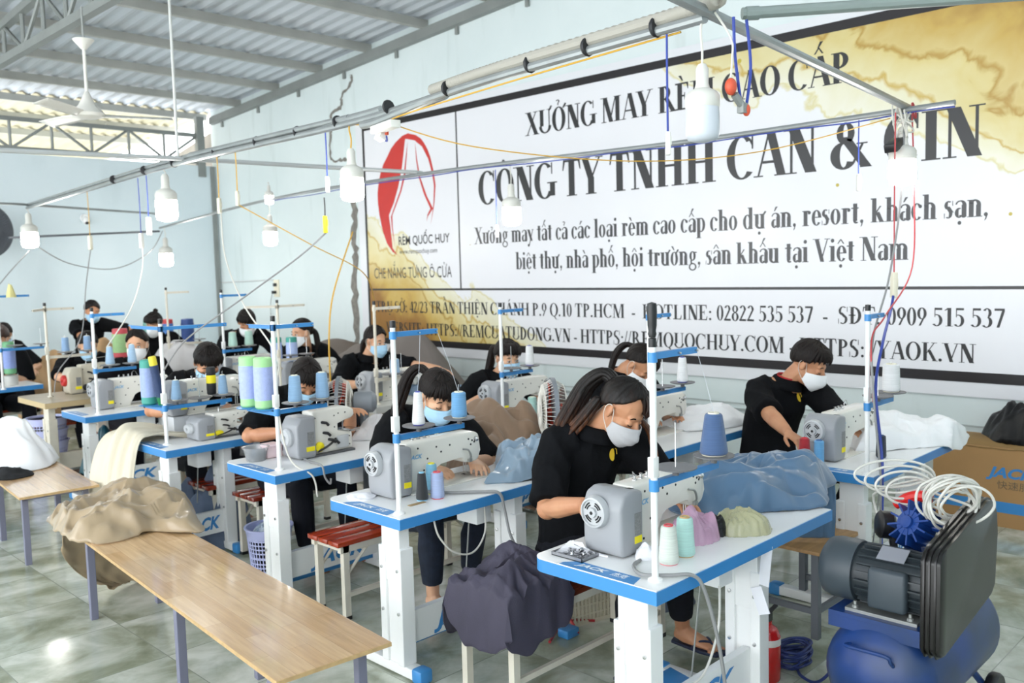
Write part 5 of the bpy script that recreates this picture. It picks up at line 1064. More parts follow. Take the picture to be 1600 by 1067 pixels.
tag(heap('white_sheer_pile', WHC, [(4.85, 3.22), (5.05, 3.1), (5.3, 3.05), (5.47, 3.1), (5.46, 3.4), (5.3, 3.52), (5.0, 3.52)], .763, .15, .02, 19, freq=6), 'white sheer cloth piled on the table behind the woman in grey mask', 'cloth')
tag(heap('white_sheer_pile', WHC, [(4.90, 2.12), (5.0, 2.02), (5.2, 1.9), (5.42, 1.75), (5.58, 1.72), (5.74, 1.80), (5.74, 2.2), (5.5, 2.32), (5.15, 2.32)], .763, .16, .022, 23, freq=5.5, rings=40, seg=140, rect=(4.0, 5.752, 1.795, 3), drop=.07, folds=26, fw=.05, edge=.25, soft=True), 'big white sheer cloth spilling over the right end of the young man\'s table', 'cloth')
tag(heap('white_cloth_pile', WHC, [(4.95, 4.5), (5.2, 4.4), (5.5, 4.4), (5.52, 4.8), (5.2, 4.88)], .763, .06, .015, 29, freq=6, rings=18, seg=70), 'low white cloth lying on the table of the long haired woman', 'cloth')
tag(heap('denim_heap', mat('washed_blue_cloth', '#7d93ab', .6, var=.2, vscale=6), [(4.85, 5.8), (5.1, 5.72), (5.36, 5.8), (5.38, 6.25), (5.15, 6.34), (4.9, 6.3)], .763, .14, .03, 31, freq=5), 'washed blue cloth under the hand of the sideways glancing woman', 'cloth')
tag(heap('dust_sheet', DUST, [(5.95, 7.3), (6.3, 6.95), (6.9, 7.0), (7.0, 8.0), (7.0, 9.5), (6.95, 10.4), (6.4, 10.7), (5.95, 10.3), (5.85, 9.4), (6.0, 8.6), (5.85, 8.0)], 0.0, 1.0, .05, 37, freq=1.6, rings=50, seg=180, folds=22, fw=.16, edge=.75, soft=True, hfun=lambda x, y, t: (1-t**3)*(.22*math.exp(-((y-9.35)/.55)**2)+.14*math.exp(-((y-7.75)/.6)**2)-.12)), 'big grey brown dust sheet thrown over stacked goods along the banner wall', 'dust sheet')
tag(heap('brown_cloth_mound', TANC, [(4.0, 11.9), (4.2, 11.6), (4.6, 11.55), (4.9, 11.65), (4.94, 12.0), (4.7, 12.15), (4.2, 12.2)], 0.0, 1.08, .06, 41, freq=2.4, edge=.7, soft=True, folds=14), 'light brown cloth mound in front of the standing person at the end wall', 'cloth')
tag(heap('brown_cloth_mound', TANC, [(3.55, 12.0), (3.8, 11.7), (4.05, 11.8), (4.1, 12.5), (3.8, 12.7), (3.6, 12.5)], 0.0, 1.02, .05, 43, freq=2.6, edge=.7, soft=True, folds=10), 'light brown cloth mound right behind the woman in the green mask', 'cloth')
tag(heap('pale_cloth_pile', GRYW, [(4.35, 10.02), (4.8, 9.95), (5.3, 10.02), (5.4, 10.5), (4.9, 10.56), (4.4, 10.54)], .763, .3, .05, 47, freq=4, edge=.4, soft=True), 'greyish white cloth piled before the woman with the hair bun', 'cloth')
tag(heap('rag', WHC, [(3.27, 8.75), (3.42, 8.7), (3.5, 8.85), (3.4, 8.95), (3.28, 8.9)], .763, .2, .02, 53, freq=7, rings=14, seg=50), 'white rag bunched on the old tan table', 'cloth')
tag(heap('grey_white_cloth', GRYW, [(3.32, 4.75), (3.5, 4.62), (3.7, 4.65), (3.76, 4.8), (3.55, 4.855), (3.4, 4.85)], .763, .14, .025, 59, freq=6, rings=20, seg=70), 'pale grey cloth beside the hand of the man at the third aisle table', 'cloth')
tag(heap('navy_cloth', mat('dusty_blue_cloth', '#44587c', .7, var=.15, vscale=8), [(3.36, 4.52), (3.55, 4.42), (3.72, 4.46), (3.74, 4.6), (3.5, 4.62)], .763, .05, .015, 61, freq=7, rings=16, seg=60), 'dusty blue cloth flat under the pale grey cloth on the third table', 'cloth')
# dark trousers thrown over the end of the bench
tag(heap('charcoal_garment', GRYP, [(2.42, 2.42), (2.55, 2.38), (2.75, 2.42), (2.88, 2.5), (2.96, 2.72), (2.93, 2.94), (2.70, 3.0), (2.5, 2.96), (2.40, 2.8), (2.36, 2.6)],   .433, .17, .05, 67, freq=7, rings=70, seg=220, folds=30, fw=.05, dirn=60, spread=2.2, edge=.2, rect=(2.465, 5, 2.495, 2.845), drop=.2), 'charcoal purple garment crumpled over the left end of the dark red bench', 'garment')
tag(heap('denim_clothes', DNM, [(2.62, 5.75), (2.85, 5.55), (3.05, 5.6), (3.1, 5.85), (2.9, 6.05), (2.65, 6.05)], 0, .42, .07, 71, freq=4.5, edge=.5, soft=True, folds=22, rings=40, seg=140), 'heap of faded blue clothes on the floor under the short sewing table', 'clothes')
# ---- benches and stools
bench(2.47, 2.5, 'dark red slatted bench with charcoal garment on it, at the nearest table', 1.15, .34, wood=DRKW)
bench(2.60, 3.885, 'orange red slatted bench poking out left of the second aisle table', 1.05, .30)
bench(2.75, 5.625, 'red brown slatted bench behind the lavender laundry basket, below the short table', 1.0, .31, wood=mat('varnished_redbrown_wood', '#8a2c14', .22, var=.3, vscale=5, stretch=(1, 8, 1), coat=.4))
bench(2.80, 5.11, 'red brown slatted bench just behind the lavender basket, with a glossy seat', .95, .29, wood=MATS['varnished_redbrown_wood'])
bench(2.6, 9.35, 'distant red topped bench beside the old tan table', .9, .29)
for i, (x, y, lab) in enumerate(((3.0, 6.4, 'bench under the man with parted hair'), (3.0, 8.3, 'bench under the woman in the white cup mask'), (2.7, 10.85, 'bench under the woman in the pale green mask'), (4.7, 3.85, 'bench under the bent ponytailed worker'), (4.75, 5.1, 'bench under the long haired woman below the banner'), (4.75, 6.85, 'bench under the sideways glancing woman'), (4.75, 8.1, 'bench under the woman seen in side view'), (4.75, 2.77, 'bench under the young man in white mask'))): bench(x, y, lab + ', mostly hidden by tables', .7, .3)
t = thing('stool', 'wooden topped stool with grey steel legs beside the young man\'s table', 'stool', (3.99, 1.90, 0))
f = MB(); f.b2((0, 0, .432), (.53, .36, .45), .002); f.build('seat', mat('plain_board', '#b58d5c', .5, var=.2, vscale=5, stretch=(1, 8, 1)), t)
GST = mat('grey_steel_leg', '#6c7076', .5, .3)
for x in (.05, .48):
    for y in (.04, .32):
        f = MB(); f.b2((x-.018, y-.018, 0), (x+.018, y+.018, .432)); f.build('leg', GST, t, smooth=False)
f = MB(); f.b2((.05, .03, .12), (.48, .05, .15)); f.b2((.04, .04, .12), (.06, .32, .15)); f.b2((.47, .04, .12), (.49, .32, .15)); f.build('stretcher', GST, t, smooth=False)

# ---- thread cones
C1 = ZT+.335+.046
cone((2.653, 1.84, ZT), '#dfe6dc', 'cream green thread cone with red tip at the front of the nearest table', .145, .038, .028, tip='#d84a55', base='#e58d93')
cone((2.766, 1.845, ZT), '#b9e3da', 'mint green thread cone just right of the cream cone on the nearest table', .15, .038, .030, tip='#c9a36a')
cone((2.473+.38, 1.772, ZT+.335+.043), '#4a6590', 'big slate blue thread cone on the stand of the nearest table', .16, .052, .033)
cone((2.659, 3.251, ZT), '#26282c', 'black thread cone with pale blue tip on the second aisle table', .135, .030, .020, tip='#8fcdea')
cone((2.729, 3.22, ZT), '#aab9de', 'periwinkle thread cone with red tip on the second aisle table', .13, .034, .030, tip='#d8474f')
cone((2.776, 3.317, ZT), '#7fb8d2', 'teal blue thread cone with yellow tip on the second aisle table', .15, .034, .026, tip='#efe03a')
cone((2.434+.13, 3.142, ZT+.345+.043), '#f2f2f2', 'slim white thread cone with violet tip on the second stand', .155, .030, .019, tip='#4a51a8', base='#4a51a8')
cone((2.434+.38, 3.142, ZT+.345+.043), '#6fa9d8', 'sky blue thread cone on the right disc of the second stand', .125, .038, .034)
cone((2.572+.12, 4.389, ZT+.325+.043), '#8fb4d6', 'left pale blue thread cone on the third aisle stand', .155, .040, .031)
cone((2.572+.30, 4.389, ZT+.325+.043), '#8fb4d6', 'right pale blue thread cone on the third aisle stand', .155, .040, .031)
cone((2.497+.09, 5.67, ZT+.24+.043), '#8fb2d2', 'dusty blue thread cone left of the black bottle on the short table stand', .135, .034, .022)
cone((2.497+.42, 5.67, ZT+.24+.043), '#8fb2d2', 'dusty blue thread cone right of the black bottle on the short table stand', .135, .034, .024)
cone((2.726+.12, 7.417, ZT+.35+.043), '#a9c8e4', 'left ice blue thread cone before the woman in the white cup mask', .15, .036, .022, tip='#e8e4d8')
cone((2.726+.30, 7.417, ZT+.35+.043), '#a9c8e4', 'right ice blue thread cone before the woman in the white cup mask', .155, .036, .022, tip='#e8e4d8')
cone((2.859+.16, 8.921, ZT+.37+.043), '#93b3d8', 'left hazy blue cone on the cream stand of the tan table', .14, .036, .03)
cone((2.859+.36, 8.921, ZT+.37+.043), '#93b3d8', 'right hazy blue cone on the cream stand of the tan table', .14, .036, .03)
cone((4.454, 2.206, ZT), '#b01f2c', 'crimson thread cone on the young man\'s table', .145, .034, .026, tip='#cf2c3b')
cone((4.486, 2.14, ZT), '#6fb3e4', 'bright sky blue thread tube beside the crimson cone', .135, .027, .026, tip='#3f6fa8', base='#3f6fa8')
cone((4.86, 1.96, ZT), '#232a3c', 'dark navy thread tube behind the wired thread stand', .125, .028, .024, tip='#2f4d7e', base='#2f4d7e')
cone((4.435+.3, 1.86, ZT+.345+.043), '#f1f1f1', 'white ribbed thread cone on the young man\'s stand', .15, .046, .042)
cone((4.225+.34, 3.051, ZT+.33+.043), '#f3f3f3', 'white thread cone with blue tip behind the nearest stand pole', .155, .034, .024, tip='#3c49a6')
cone((4.559+.30, 4.61, ZT+.315+.043), '#f3f3f3', 'white thread cone with violet tip beside the long haired woman', .15, .034, .027, tip='#5a57b0')
cone((4.61, 4.735, ZT), '#9cbbe0', 'light blue thread cone at the front of the long haired woman\'s table', .14, .036, .030)
cone((4.76, 4.50, ZT), '#b5ddd2', 'pale mint thread cone under the arm of the long haired woman\'s machine', .14, .036, .033)
cone((4.62, 5.95, ZT+.22), '#a3c4e2', 'pale blue cone before the woman glancing sideways', .14, .042, .036)
cone((4.33+.1, 8.35, ZT+.33+.043), '#bfe2d4', 'left mint thread cone on the bowl cut man\'s stand', .15, .045, .036)
cone((4.33+.28, 8.35, ZT+.33+.043), '#bfe2d4', 'right mint thread cone on the bowl cut man\'s stand', .15, .045, .036)
cone((2.38, 10.22, ZT), '#8d97c8', 'small violet blue thread cone on the table at the left edge', .13, .04, .03)
cone((2.55, 10.06, ZT+.40), '#a8d2ba', 'pale green cone in front of the half hidden woman at the left edge', .17, .06, .042)
big_cone((2.87, 5.74, ZT+.24+.04), 'tall black bobbin with a yellow band on the short table stand', '#18181a', '#18181a', .19, .032)
f = MB(); f.lathe([(.0325, .08), (.0325, .135)], (2.87, 5.74, ZT+.28), (0, 0, 1), 20)
bb = [o for o in bpy.data.objects if o.get('label', '').startswith('tall black bobbin')][0]; yb = f.build('yellow_band', YEL, bb); yb.matrix_parent_inverse = Matrix.Translation((-2.87, -5.74, -(ZT+.28)))
big_cone((2.49, 5.86, ZT+.25), 'lavender bobbin with teal ends behind the short table stand', '#9fb0de', '#3f9c8e', .30, .052)
big_cone((2.53, 5.76, ZT+.25), 'yellow and green thin bobbin leaning beside the lavender one', '#2c3f66', '#e8d83a', .33, .026, tilt=(0, -.16, 0), c3='#1f7a45')
big_cone((2.56, 4.665, ZT+.335), 'lavender bobbin with light green ends, left of a pair by the third stand', '#aebcec', '#a6dc9a', .29, .052)
big_cone((2.575, 4.525, ZT+.335), 'lavender bobbin with light green ends, right of the pair by the third stand', '#aebcec', '#a6dc9a', .29, .054)
f = MB()
for q in ((2.56, 4.665, ZT+.33), (2.575, 4.525, ZT+.33)): f.lathe([(.07, -.004), (.076, 0), (.07, .004)], q, (0, 0, 1), 20)
f.box((2.568, 4.55, ZT+.315), (.006, .32, .022)); tag(f.build('bobbin_shelf', BLUED), 'blue bracket carrying the pair of lavender bobbins', 'bracket')
f = MB()
for q in ((2.49, 5.86, ZT+.245), (2.53, 5.76, ZT+.245)): f.lathe([(.05, -.004), (.07, 0), (.05, .004)], q, (0, 0, 1), 20)
f.box((2.497, 5.80, ZT+.23), (.006, .30, .022)); tag(f.build('bobbin_shelf', BLUED), 'blue bracket carrying the teal ended and yellow green bobbins', 'bracket')
big_cone((2.93, 10.32, ZT+.12), 'blue bobbin with green ends right of the left edge machine', '#8ea2da', '#6fae7e', .34, .06)
f = MB(); f.lathe([(.0, 0), (.07, .0), (.07, .1), (.02, .115), (0, .115)], (2.93, 10.32, ZT), (0, 0, 1), 16); tag(f.build('bobbin_stand', GREYT), 'round grey stand under the blue bobbin with green ends', 'stand')
big_cone((4.55, 7.72, ZT+.2), 'blue white bobbin with teal ends, left of two behind the third aisle man', '#b4c6ee', '#3f9c8e', .28, .055)
big_cone((4.66, 7.62, ZT+.2), 'blue white bobbin with teal ends, right of two behind the third aisle man', '#b4c6ee', '#3f9c8e', .28, .055)
f = MB(); f.b2((4.48, 7.55, ZT+.262), (4.74, 7.79, ZT+.275)); f.lathe([(.015, 0), (.015, .2)], (4.6, 7.67, ZT+.06), (0, 0, 1), 8); 
f.bm.free()
f = MB(); f.b2((4.48, 7.53, ZT+.186), (4.74, 7.80, ZT+.199)); f.b2((4.70, 7.7, ZT), (4.73, 7.74, ZT+.19)); f.b2((4.49, 7.7, ZT+.25-.25), (4.51, 7.74, ZT+.19)); tag(f.build('bobbin_shelf', CREAM), 'cream shelf under the two blue white bobbins', 'shelf')
for i, (x, y, c, e, lab) in enumerate(((5.35, 11.9, '#4f82c6', '#c43a3a', 'cobalt blue bobbin with red top on the back shelf'), (5.55, 11.7, '#2e4a86', '#2e4a86', 'navy bobbin on the back shelf beside the cobalt one'), (5.2, 12.1, '#7fb3a8', '#7fb3a8', 'sea green bobbin on the back shelf'), (4.1, 10.35, '#a9cf92', '#d0525a', 'light green bobbin with pink top left of the woman in the cup mask'))): big_cone((x, y, .95), lab, c, e, .33, .085)
f = MB(); f.b2((5.0, 11.55, .93), (5.8, 12.3, .95)); [f.b2((x-.02, y-.02, 0), (x+.02, y+.02, .93)) for x in (5.05, 5.75) for y in (11.6, 12.25)]; tag(f.build('rack', GREYT, None, smooth=False), 'grey back rack holding cobalt, navy and sea green bobbins', 'rack')
f = MB(); f.b2((3.9, 10.2, .93), (4.25, 10.5, .95)); [f.b2((x-.02, y-.02, 0), (x+.02, y+.02, .93)) for x in (3.94, 4.21) for y in (10.24, 10.46)]; tag(f.build('stand', GREYT, None, smooth=False), 'grey stand under the light green bobbin with pink top', 'stand')

# ---- small things on the nearest tables
TR = mat('steel_tray', '#8f9094', .35, .7)
t = thing('bobbin_tray', 'small steel tray full of bobbins on the rear corner of the nearest table', 'tray', (2.50, 2.16, ZT))
f = MB(); f.b2((-.05, -.075, 0), (.05, .075, .003)); [f.b2(a, c) for a, c in (((-.05, -.075, 0), (-.047, .075, .014)), ((.047, -.075, 0), (.05, .075, .014)), ((-.05, -.075, 0), (.05, -.072, .014)), ((-.05, .072, 0), (.05, .075, .014)))]; f.build('tray', TR, t, smooth=False)
rnd = random.Random(4); BOB = mat('bobbin_steel', '#b5b5b8', .25, .9)
f = MB(); f.lathe([(.0035, 0), (.0105, 0), (.0105, .001), (.006, .0015), (.006, .0085), (.0105, .009), (.0105, .01), (.0035, .01), (.0035, 0)], (0, 0, 0), (0, 0, 1), 14); b0 = f.build('bobbin', BOB)
for k in range(9):
    o = b0 if k == 0 else b0.copy()
    if k: COL.objects.link(o)
    o.location = (2.50-.03+.03*(k % 3)+rnd.uniform(-.004, .004), 2.16-.045+.035*(k//3)+rnd.uniform(-.004, .004), ZT+.012 if k % 2 else ZT+.005); o.rotation_euler = (rnd.uniform(.2, 1.2) if k % 2 else 0, rnd.uniform(-.5, .5) if k % 2 else 0, rnd.uniform(0, 3))
    tag(o, 'small steel bobbin in the tray on the nearest table', 'bobbin', 'steel bobbins in the tray')
PAP = mat('crumpled_white_lint', '#e9e9ee', .85)
tag(heap('lint', PAP, [(2.44, 2.24), (2.50, 2.25), (2.56, 2.25), (2.565, 2.2), (2.56, 2.08), (2.555, 2.02), (2.56, 2.235), (2.5, 2.245)], ZT+.001, .03, .012, 73, freq=26, rings=12, seg=50), 'white lint and scraps beside the bobbin tray', 'scraps', kind='stuff')
tag(heap('paper_scrap', PAP, [(2.60, 1.945), (2.645, 1.9), (2.70, 1.925), (2.68, 1.975), (2.63, 1.975)], ZT+.001, .05, .014, 79, freq=22, rings=14, seg=40), 'crumpled white paper scrap at the foot of the nearest machine', 'paper')
t = heap('pink_plastic_bag', mat('pink_thin_plastic', '#e3b6d3', .25, trans=.25, alpha=.78, bump=.4, bscale=35), [(2.83, 1.95), (2.90, 1.86), (3.0, 1.84), (3.06, 1.9), (3.05, 1.985), (2.95, 1.985), (2.86, 1.985)], ZT+.001, .11, .02, 83, freq=16, rings=44, seg=150, folds=34, fw=.022, edge=.35, soft=True); tag(t, 'crumpled pink plastic bag behind the cream and mint cones', 'plastic bag')
tag(heap('yellow_plastic_bag', mat('yellowish_clear_plastic', '#c9c69a', .16, trans=.35, alpha=.72, bump=.5, bscale=40), [(3.08, 1.93), (3.06, 1.86), (3.10, 1.79), (3.20, 1.73), (3.27, 1.78), (3.25, 1.87), (3.18, 1.95)], ZT+.001, .075, .02, 89, freq=18, rings=50, seg=160, folds=36, fw=.022, edge=.3, soft=True), 'yellowish clear plastic bag on the nearest table', 'plastic bag')
tag(heap('black_trimmings', mat('black_shiny_trimmings', '#0f0f12', .3, bump=.6, bscale=80), [(3.0, 1.99), (2.985, 1.93), (3.02, 1.87), (3.08, 1.85), (3.11, 1.9), (3.09, 1.97), (3.05, 2.0)], ZT+.002, .05, .022, 97, freq=26, rings=34, seg=110, folds=30, fw=.014, edge=.4, soft=True), 'black trimmings spilling from the mouth of the yellowish bag', 'trimmings', kind='stuff')
tag(heap('white_scraps', PAP, [(2.60, 3.52), (2.5, 3.6), (2.44, 3.55), (2.46, 3.46), (2.52, 3.45)], ZT+.001, .018, .008, 101, freq=30, rings=10, seg=40), 'white thread scraps on the rear corner of the second aisle table', 'scraps', kind='stuff')
f = MB(); f.prism([(2.655, 3.27), (2.70, 3.25), (2.775, 3.30), (2.76, 3.315), (2.72, 3.295)], ZT, ZT+.003, 'z')
f.bm.free()
f = MB(); f.b2((2.545, 3.20, ZT), (2.64, 3.222, ZT+.004), .001); tag(f.build('ruler', mat('wooden_ruler', '#a88f68', .6)), 'short wooden ruler beside the black cone on the second table', 'ruler')
CLP = mat('clear_plastic', '#cfd2d4', .12, trans=.55, alpha=.75)
t = thing('plastic_bowl', 'clear plastic bowl of grey bits at the corner of the third aisle table', 'bowl', (2.62, 4.73, ZT))
f = MB(); f.lathe([(0, 0), (.055, 0), (.072, .075), (.08, .078), (.08, .082), (.069, .08), (.052, .006), (0, .005)], (0, 0, 0), (0, 0, 1), 24); f.build('bowl', CLP, t)
f = MB(); f.lathe([(0, .008), (.054, .008), (.065, .055), (.03, .062), (0, .058)], (0, 0, 0), (0, 0, 1), 20); f.build('contents', mat('grey_bits', '#77797d', .7, var=.6, vscale=90, bump=.6, bscale=100), t)
t = thing('plastic_box', 'pale pink plastic box between the clear bowl and the third machine', 'box', (2.73, 4.74, ZT))
f = MB(); f.b2((-.055, -.04, 0), (.055, .07, .07), .012); f.build('box', mat('pale_pink_plastic', '#e9cfd2', .45), t); f = MB(); f.b2((-.058, -.043, .066), (.058, .073, .078), .005); f.build('lid', mat('pale_pink_plastic', '#e9cfd2', .45), t)
tag(heap('clear_bag', mat('clear_bag_plastic', '#d5dade', .15, trans=.5, alpha=.6, bump=.5, bscale=30), [(3.02, 5.60), (3.10, 5.52), (3.18, 5.56), (3.2, 5.68), (3.1, 5.74), (3.03, 5.7)], .60, .22, .03, 103, freq=10, rings=30, seg=90, edge=.5, soft=True), 'clear plastic bag hanging at the right end of the short table', 'plastic bag')
tag(heap('clear_bag', MATS['clear_bag_plastic'], [(2.98, 5.12), (3.06, 5.05), (3.16, 5.08), (3.16, 5.2), (3.05, 5.24)], .432, .12, .025, 107, freq=11, rings=18, seg=60), 'clear plastic bag on the glossy red brown bench', 'plastic bag')
tag(heap('teal_sack', mat('teal_plastic_sack', '#1f5663', .35, bump=.4, bscale=20), [(2.72, 7.75), (2.9, 7.6), (3.1, 7.65), (3.15, 7.95), (2.95, 8.05), (2.75, 7.98)], .2, .42, .05, 109, freq=5, lip=.02), 'dark teal sack under the table of the woman in the white cup mask', 'sack')
f = MB(); f.b2((2.65, 7.55, .17), (3.2, 8.1, .2)); [f.b2((x-.015, y-.015, 0), (x+.015, y+.015, .17)) for x in (2.7, 3.15) for y in (7.6, 8.05)]; tag(f.build('low_shelf', DRKW, None, smooth=False), 'low brown board under the dark teal sack', 'shelf')
# lavender laundry basket with holes
LAV = mat('lavender_plastic', '#c0c4ec', .4)
def basket(loc, label, H=.34, r0=.115, r1=.15, m_=None, cat='basket', group=None, scraps=True):
    t = thing('laundry_basket', label, cat, loc, 0, group); f = MB(); n = 36
    R_ = lambda z: r0+(r1-r0)*z/H
    f.lathe([(0, .004), (r0, 0), (R_(.05), .05), (R_(.05)-.004, .05), (r0-.004, .006), (0, .008)], (0, 0, 0), (0, 0, 1), n)
    f.lathe([(R_(H-.06), H-.06), (R_(H)+.006, H), (R_(H)+.012, H-.004), (R_(H)+.012, H+.004), (R_(H)-.002, H+.003), (R_(H-.06)-.004, H-.06)], (0, 0, 0), (0, 0, 1), n)
    f.lathe([(R_(.15), .15), (R_(.165), .165), (R_(.165)-.004, .165), (R_(.15)-.004, .15)], (0, 0, 0), (0, 0, 1), n)
    for z in (.075, .10, .125, .19, .215, .24, .265): f.lathe([(R_(z)-.004, z-.004), (R_(z), z-.004), (R_(z), z+.004), (R_(z)-.004, z+.004), (R_(z)-.004, z-.004)], (0, 0, 0), (0, 0, 1), n)
    for k in range(n):
        a = 2*PI*k/n; d = Vector((math.cos(a), math.sin(a), 0)); f.tube([d*(R_(.04)-.002)+Vector((0, 0, .04)), d*(R_(H-.05)-.002)+Vector((0, 0, H-.05))], .0042, 4)
    f.build('basket', m_ or LAV, t, angle=40)
    if scraps:
        h_ = heap('fabric_scraps', mat('blue_patterned_scraps', '#8ea3bd', .8, var=.6, vscale=40, col2='#dfe6ee'), [(r1*.85*math.cos(i*PI/4), r1*.85*math.sin(i*PI/4)) for i in range(8)], H-.06, .07, .03, 113, freq=14, rings=14, seg=50); h_.parent = t
    return t
basket((2.72, 4.82-.02, 0), 'lavender laundry basket with square holes, full of blue scraps, under the third table', .33, .105, .135)
for i in range(3): basket((2.95, 9.0+.36, .0+.115*i), ['bottom', 'middle', 'top'][i]+' lavender basket of the nested stack under the old tan table', .28, .14, .18, scraps=False, group='nested lavender baskets')
# cream crate, red stool frame, blue foot pad under the nearest table
t = thing('crate', 'cream slatted plastic crate on the floor behind the nearest table leg', 'crate', (3.52, 3.02, 0), -.25)
CRT = mat('cream_crate_plastic', '#cfc7b2', .5); f = MB()
for s in (-1, 1):
    f.b2((-.2, s*.13-.006, 0), (.2, s*.13+.006, .02)); f.b2((-.2, s*.13-.006, .2), (.2, s*.13+.006, .225)); f.b2((s*.2-.006, -.13, 0), (s*.2+.006, .13, .02)); f.b2((s*.2-.006, -.13, .2), (s*.2+.006, .13, .225))
    for k in range(17): x = -.19+.38*k/16; f.b2((x-.005, s*.13-.004, .0), (x+.005, s*.13+.004, .22))
    for k in range(12): y = -.12+.24*k/11; f.b2((s*.2-.004, y-.005, 0), (s*.2+.004, y+.005, .22))
    for z in (.05, .1, .15): f.b2((-.2, s*.13-.003, z-.004), (.2, s*.13+.003, z+.004))
    for z in (.05, .1, .15): f.b2((s*.2-.003, -.13, z-.004), (s*.2+.003, .13, z+.004))
f.b2((-.2, -.13, 0), (.2, .13, .008)); f.build('crate', CRT, t, smooth=False)
t = thing('folding_stand', 'red wire stand legs and blue foot on the floor behind the dark bench', 'stand', (3.28, 2.98, 0)); f = MB()
f.tube([(-.15, -.1, .012), (.1, .02, .03), (.26, .1, .16)], .008, 6); f.tube([(.02, -.14, .012), (.07, .02, .12), (.06, .04, .24)], .008, 6); f.tube([(.2, -.1, .012), (.08, .0, .03)], .007, 6); f.build('leg', mat('red_wire_paint', '#a8262b', .4), t); f = MB(); f.b2((-.06, -.14, 0), (.03, -.07, .045), .008); f.build('foot', BLUE, t)
tag(heap('grey_bag', mat('grey_blue_plastic', '#5d6474', .4, bump=.4, bscale=25), [(3.75, 2.75), (3.95, 2.62), (4.1, 2.7), (4.08, 2.95), (3.85, 3.0)], 0, .24, .04, 127, freq=7), 'dark grey bag on the floor beyond the foot of the woman in grey mask', 'bag')
# fire extinguisher
t = thing('fire_extinguisher', 'red fire extinguisher standing behind the right leg of the nearest table', 'fire extinguisher', (3.50, 1.905, 0))
f = MB(); f.lathe([(0, 0), (.05, 0), (.055, .01), (.055, .2), (.04, .235), (.018, .25), (.018, .265), (0, .265)], (0, 0, 0), (0, 0, 1), 22); f.build('cylinder', mat('red_enamel', '#c21e1e', .25, coat=.4), t)
f = MB(); f.lathe([(.0555, .165), (.0558, .165), (.0558, .195), (.0555, .195)], (0, 0, 0), (0, 0, 1), 22); f.build('label', mat('white_label', '#e6e2dc', .5), t)
f = MB(); f.box((0, 0, .285), (.03, .03, .035)); f.box((.03, 0, .305), (.09, .018, .008), Matrix.Rotation(-.2, 3, 'Y')); f.build('valve', BLACKP, t); f = MB(); f.tube(bez([(.0, .02, .28), (-.04, .05, .25), (-.062, .02, .18), (-.062, 0, .08)], 6), .008, 8); f.build('hose', BLACKP, t)
# paper labels hanging on the leg
f = MB(); f.box((3.17, 1.735, .64), (.004, .045, .17), Matrix.Rotation(.1, 3, 'X')); f.box((3.145, 1.745, .50), (.004, .05, .11), Matrix.Rotation(-.35, 3, 'X')); tag(f.build('paper_tag', PAP, None, smooth=False), 'two white paper strips hanging by the right leg of the nearest table', 'paper')

# ---- air compressor
t = thing('air_compressor', 'blue air compressor with black motor, belt guard and white hose, right foreground', 'air compressor', (0, 0, 0))
CBL = mat('compressor_blue', '#15397a', .38, var=.25, vscale=4, col2='#1f3559'); CBK = mat('motor_black_green', '#2b3338', .45, var=.2, vscale=9); GBK = mat('belt_guard_black', '#151211', .28, var=.3, vscale=5, stretch=(1, 1, 4))
cy, cz, r = 1.27, .335, .205
f = MB(); f.lathe([(0, -.085), (.06, -.078), (.12, -.058), (.17, -.028), (.197, .0), (r, .03), (r, .70), (.197, .73), (.15, .77), (.08, .79), (0, .795)], (3.14, cy, cz), (1, 0, 0), 36); f.build('tank', CBL, t, angle=50)
f = MB(); f.tube(bez([(3.085, cy+.08, cz+.12), (3.045, cy+.075, cz+.125), (3.045, cy-.06, cz+.125), (3.06, cy-.075, cz+.10), (3.09, cy-.075, cz+.075)], 5), .007, 8); f.build('tank_handle', CBL, t)
f = MB(); f.b2((3.12, 1.10, .535), (3.44, 1.45, .55)); f.b2((3.12, 1.10, .49), (3.13, 1.45, .5348)); f.b2((3.43, 1.1, .48), (3.44, 1.45, .5348)); f.b2((3.45, 1.1, .535), (3.85, 1.42, .55)); f.build('mounting_plate', CBL, t, smooth=False)
f = MB(); f.b2((3.15, 1.14, .55), (3.38, 1.40, .562))
for x in (3.17, 3.36):
    for y in (1.17, 1.37): f.lathe([(.012, 0), (.012, .01), (.006, .012), (.006, .025), (0, .025)], (x, y, .562), (0, 0, 1), 8)
f.build('motor_feet', STEEL, t)
mz = .672; f = MB(); f.lathe([(0, 0), (.09, 0), (.098, .01), (.098, .30), (.08, .31), (0, .31)], (3.265, 1.10, mz), (0, 1, 0), 30)
for k in range(22):
    a = 2*PI*k/22
    f.box((3.265+.104*math.cos(a), 1.25, mz+.104*math.sin(a)), (.018, .24, .006), Matrix.Rotation(-a, 3, 'Y'))
mo = f.build('motor', CBK, t, angle=30)
f = MB(); f.lathe([(.113, 0), (.116, .01), (.116, .09), (.108, .12), (.085, .135), (0, .138)], (3.265, 1.385, mz), (0, 1, 0), 30); f.build('fan_cover', mat('fan_cover_grey', '#3c454c', .45), t, angle=45)
f = MB(); f.b2((3.135, 1.175, .585), (3.18, 1.315, .735), .014); f.build('terminal_box', mat('fan_cover_grey', '#3c454c', .45), t, angle=50)
f = MB(); f.box((3.215, 1.25, mz+.103), (.07, .10, .003), Matrix.Rotation(-.5, 3, 'Y')); f.build('rating_plate', mat('dull_aluminium', '#a9aab4', .4, .6), t)
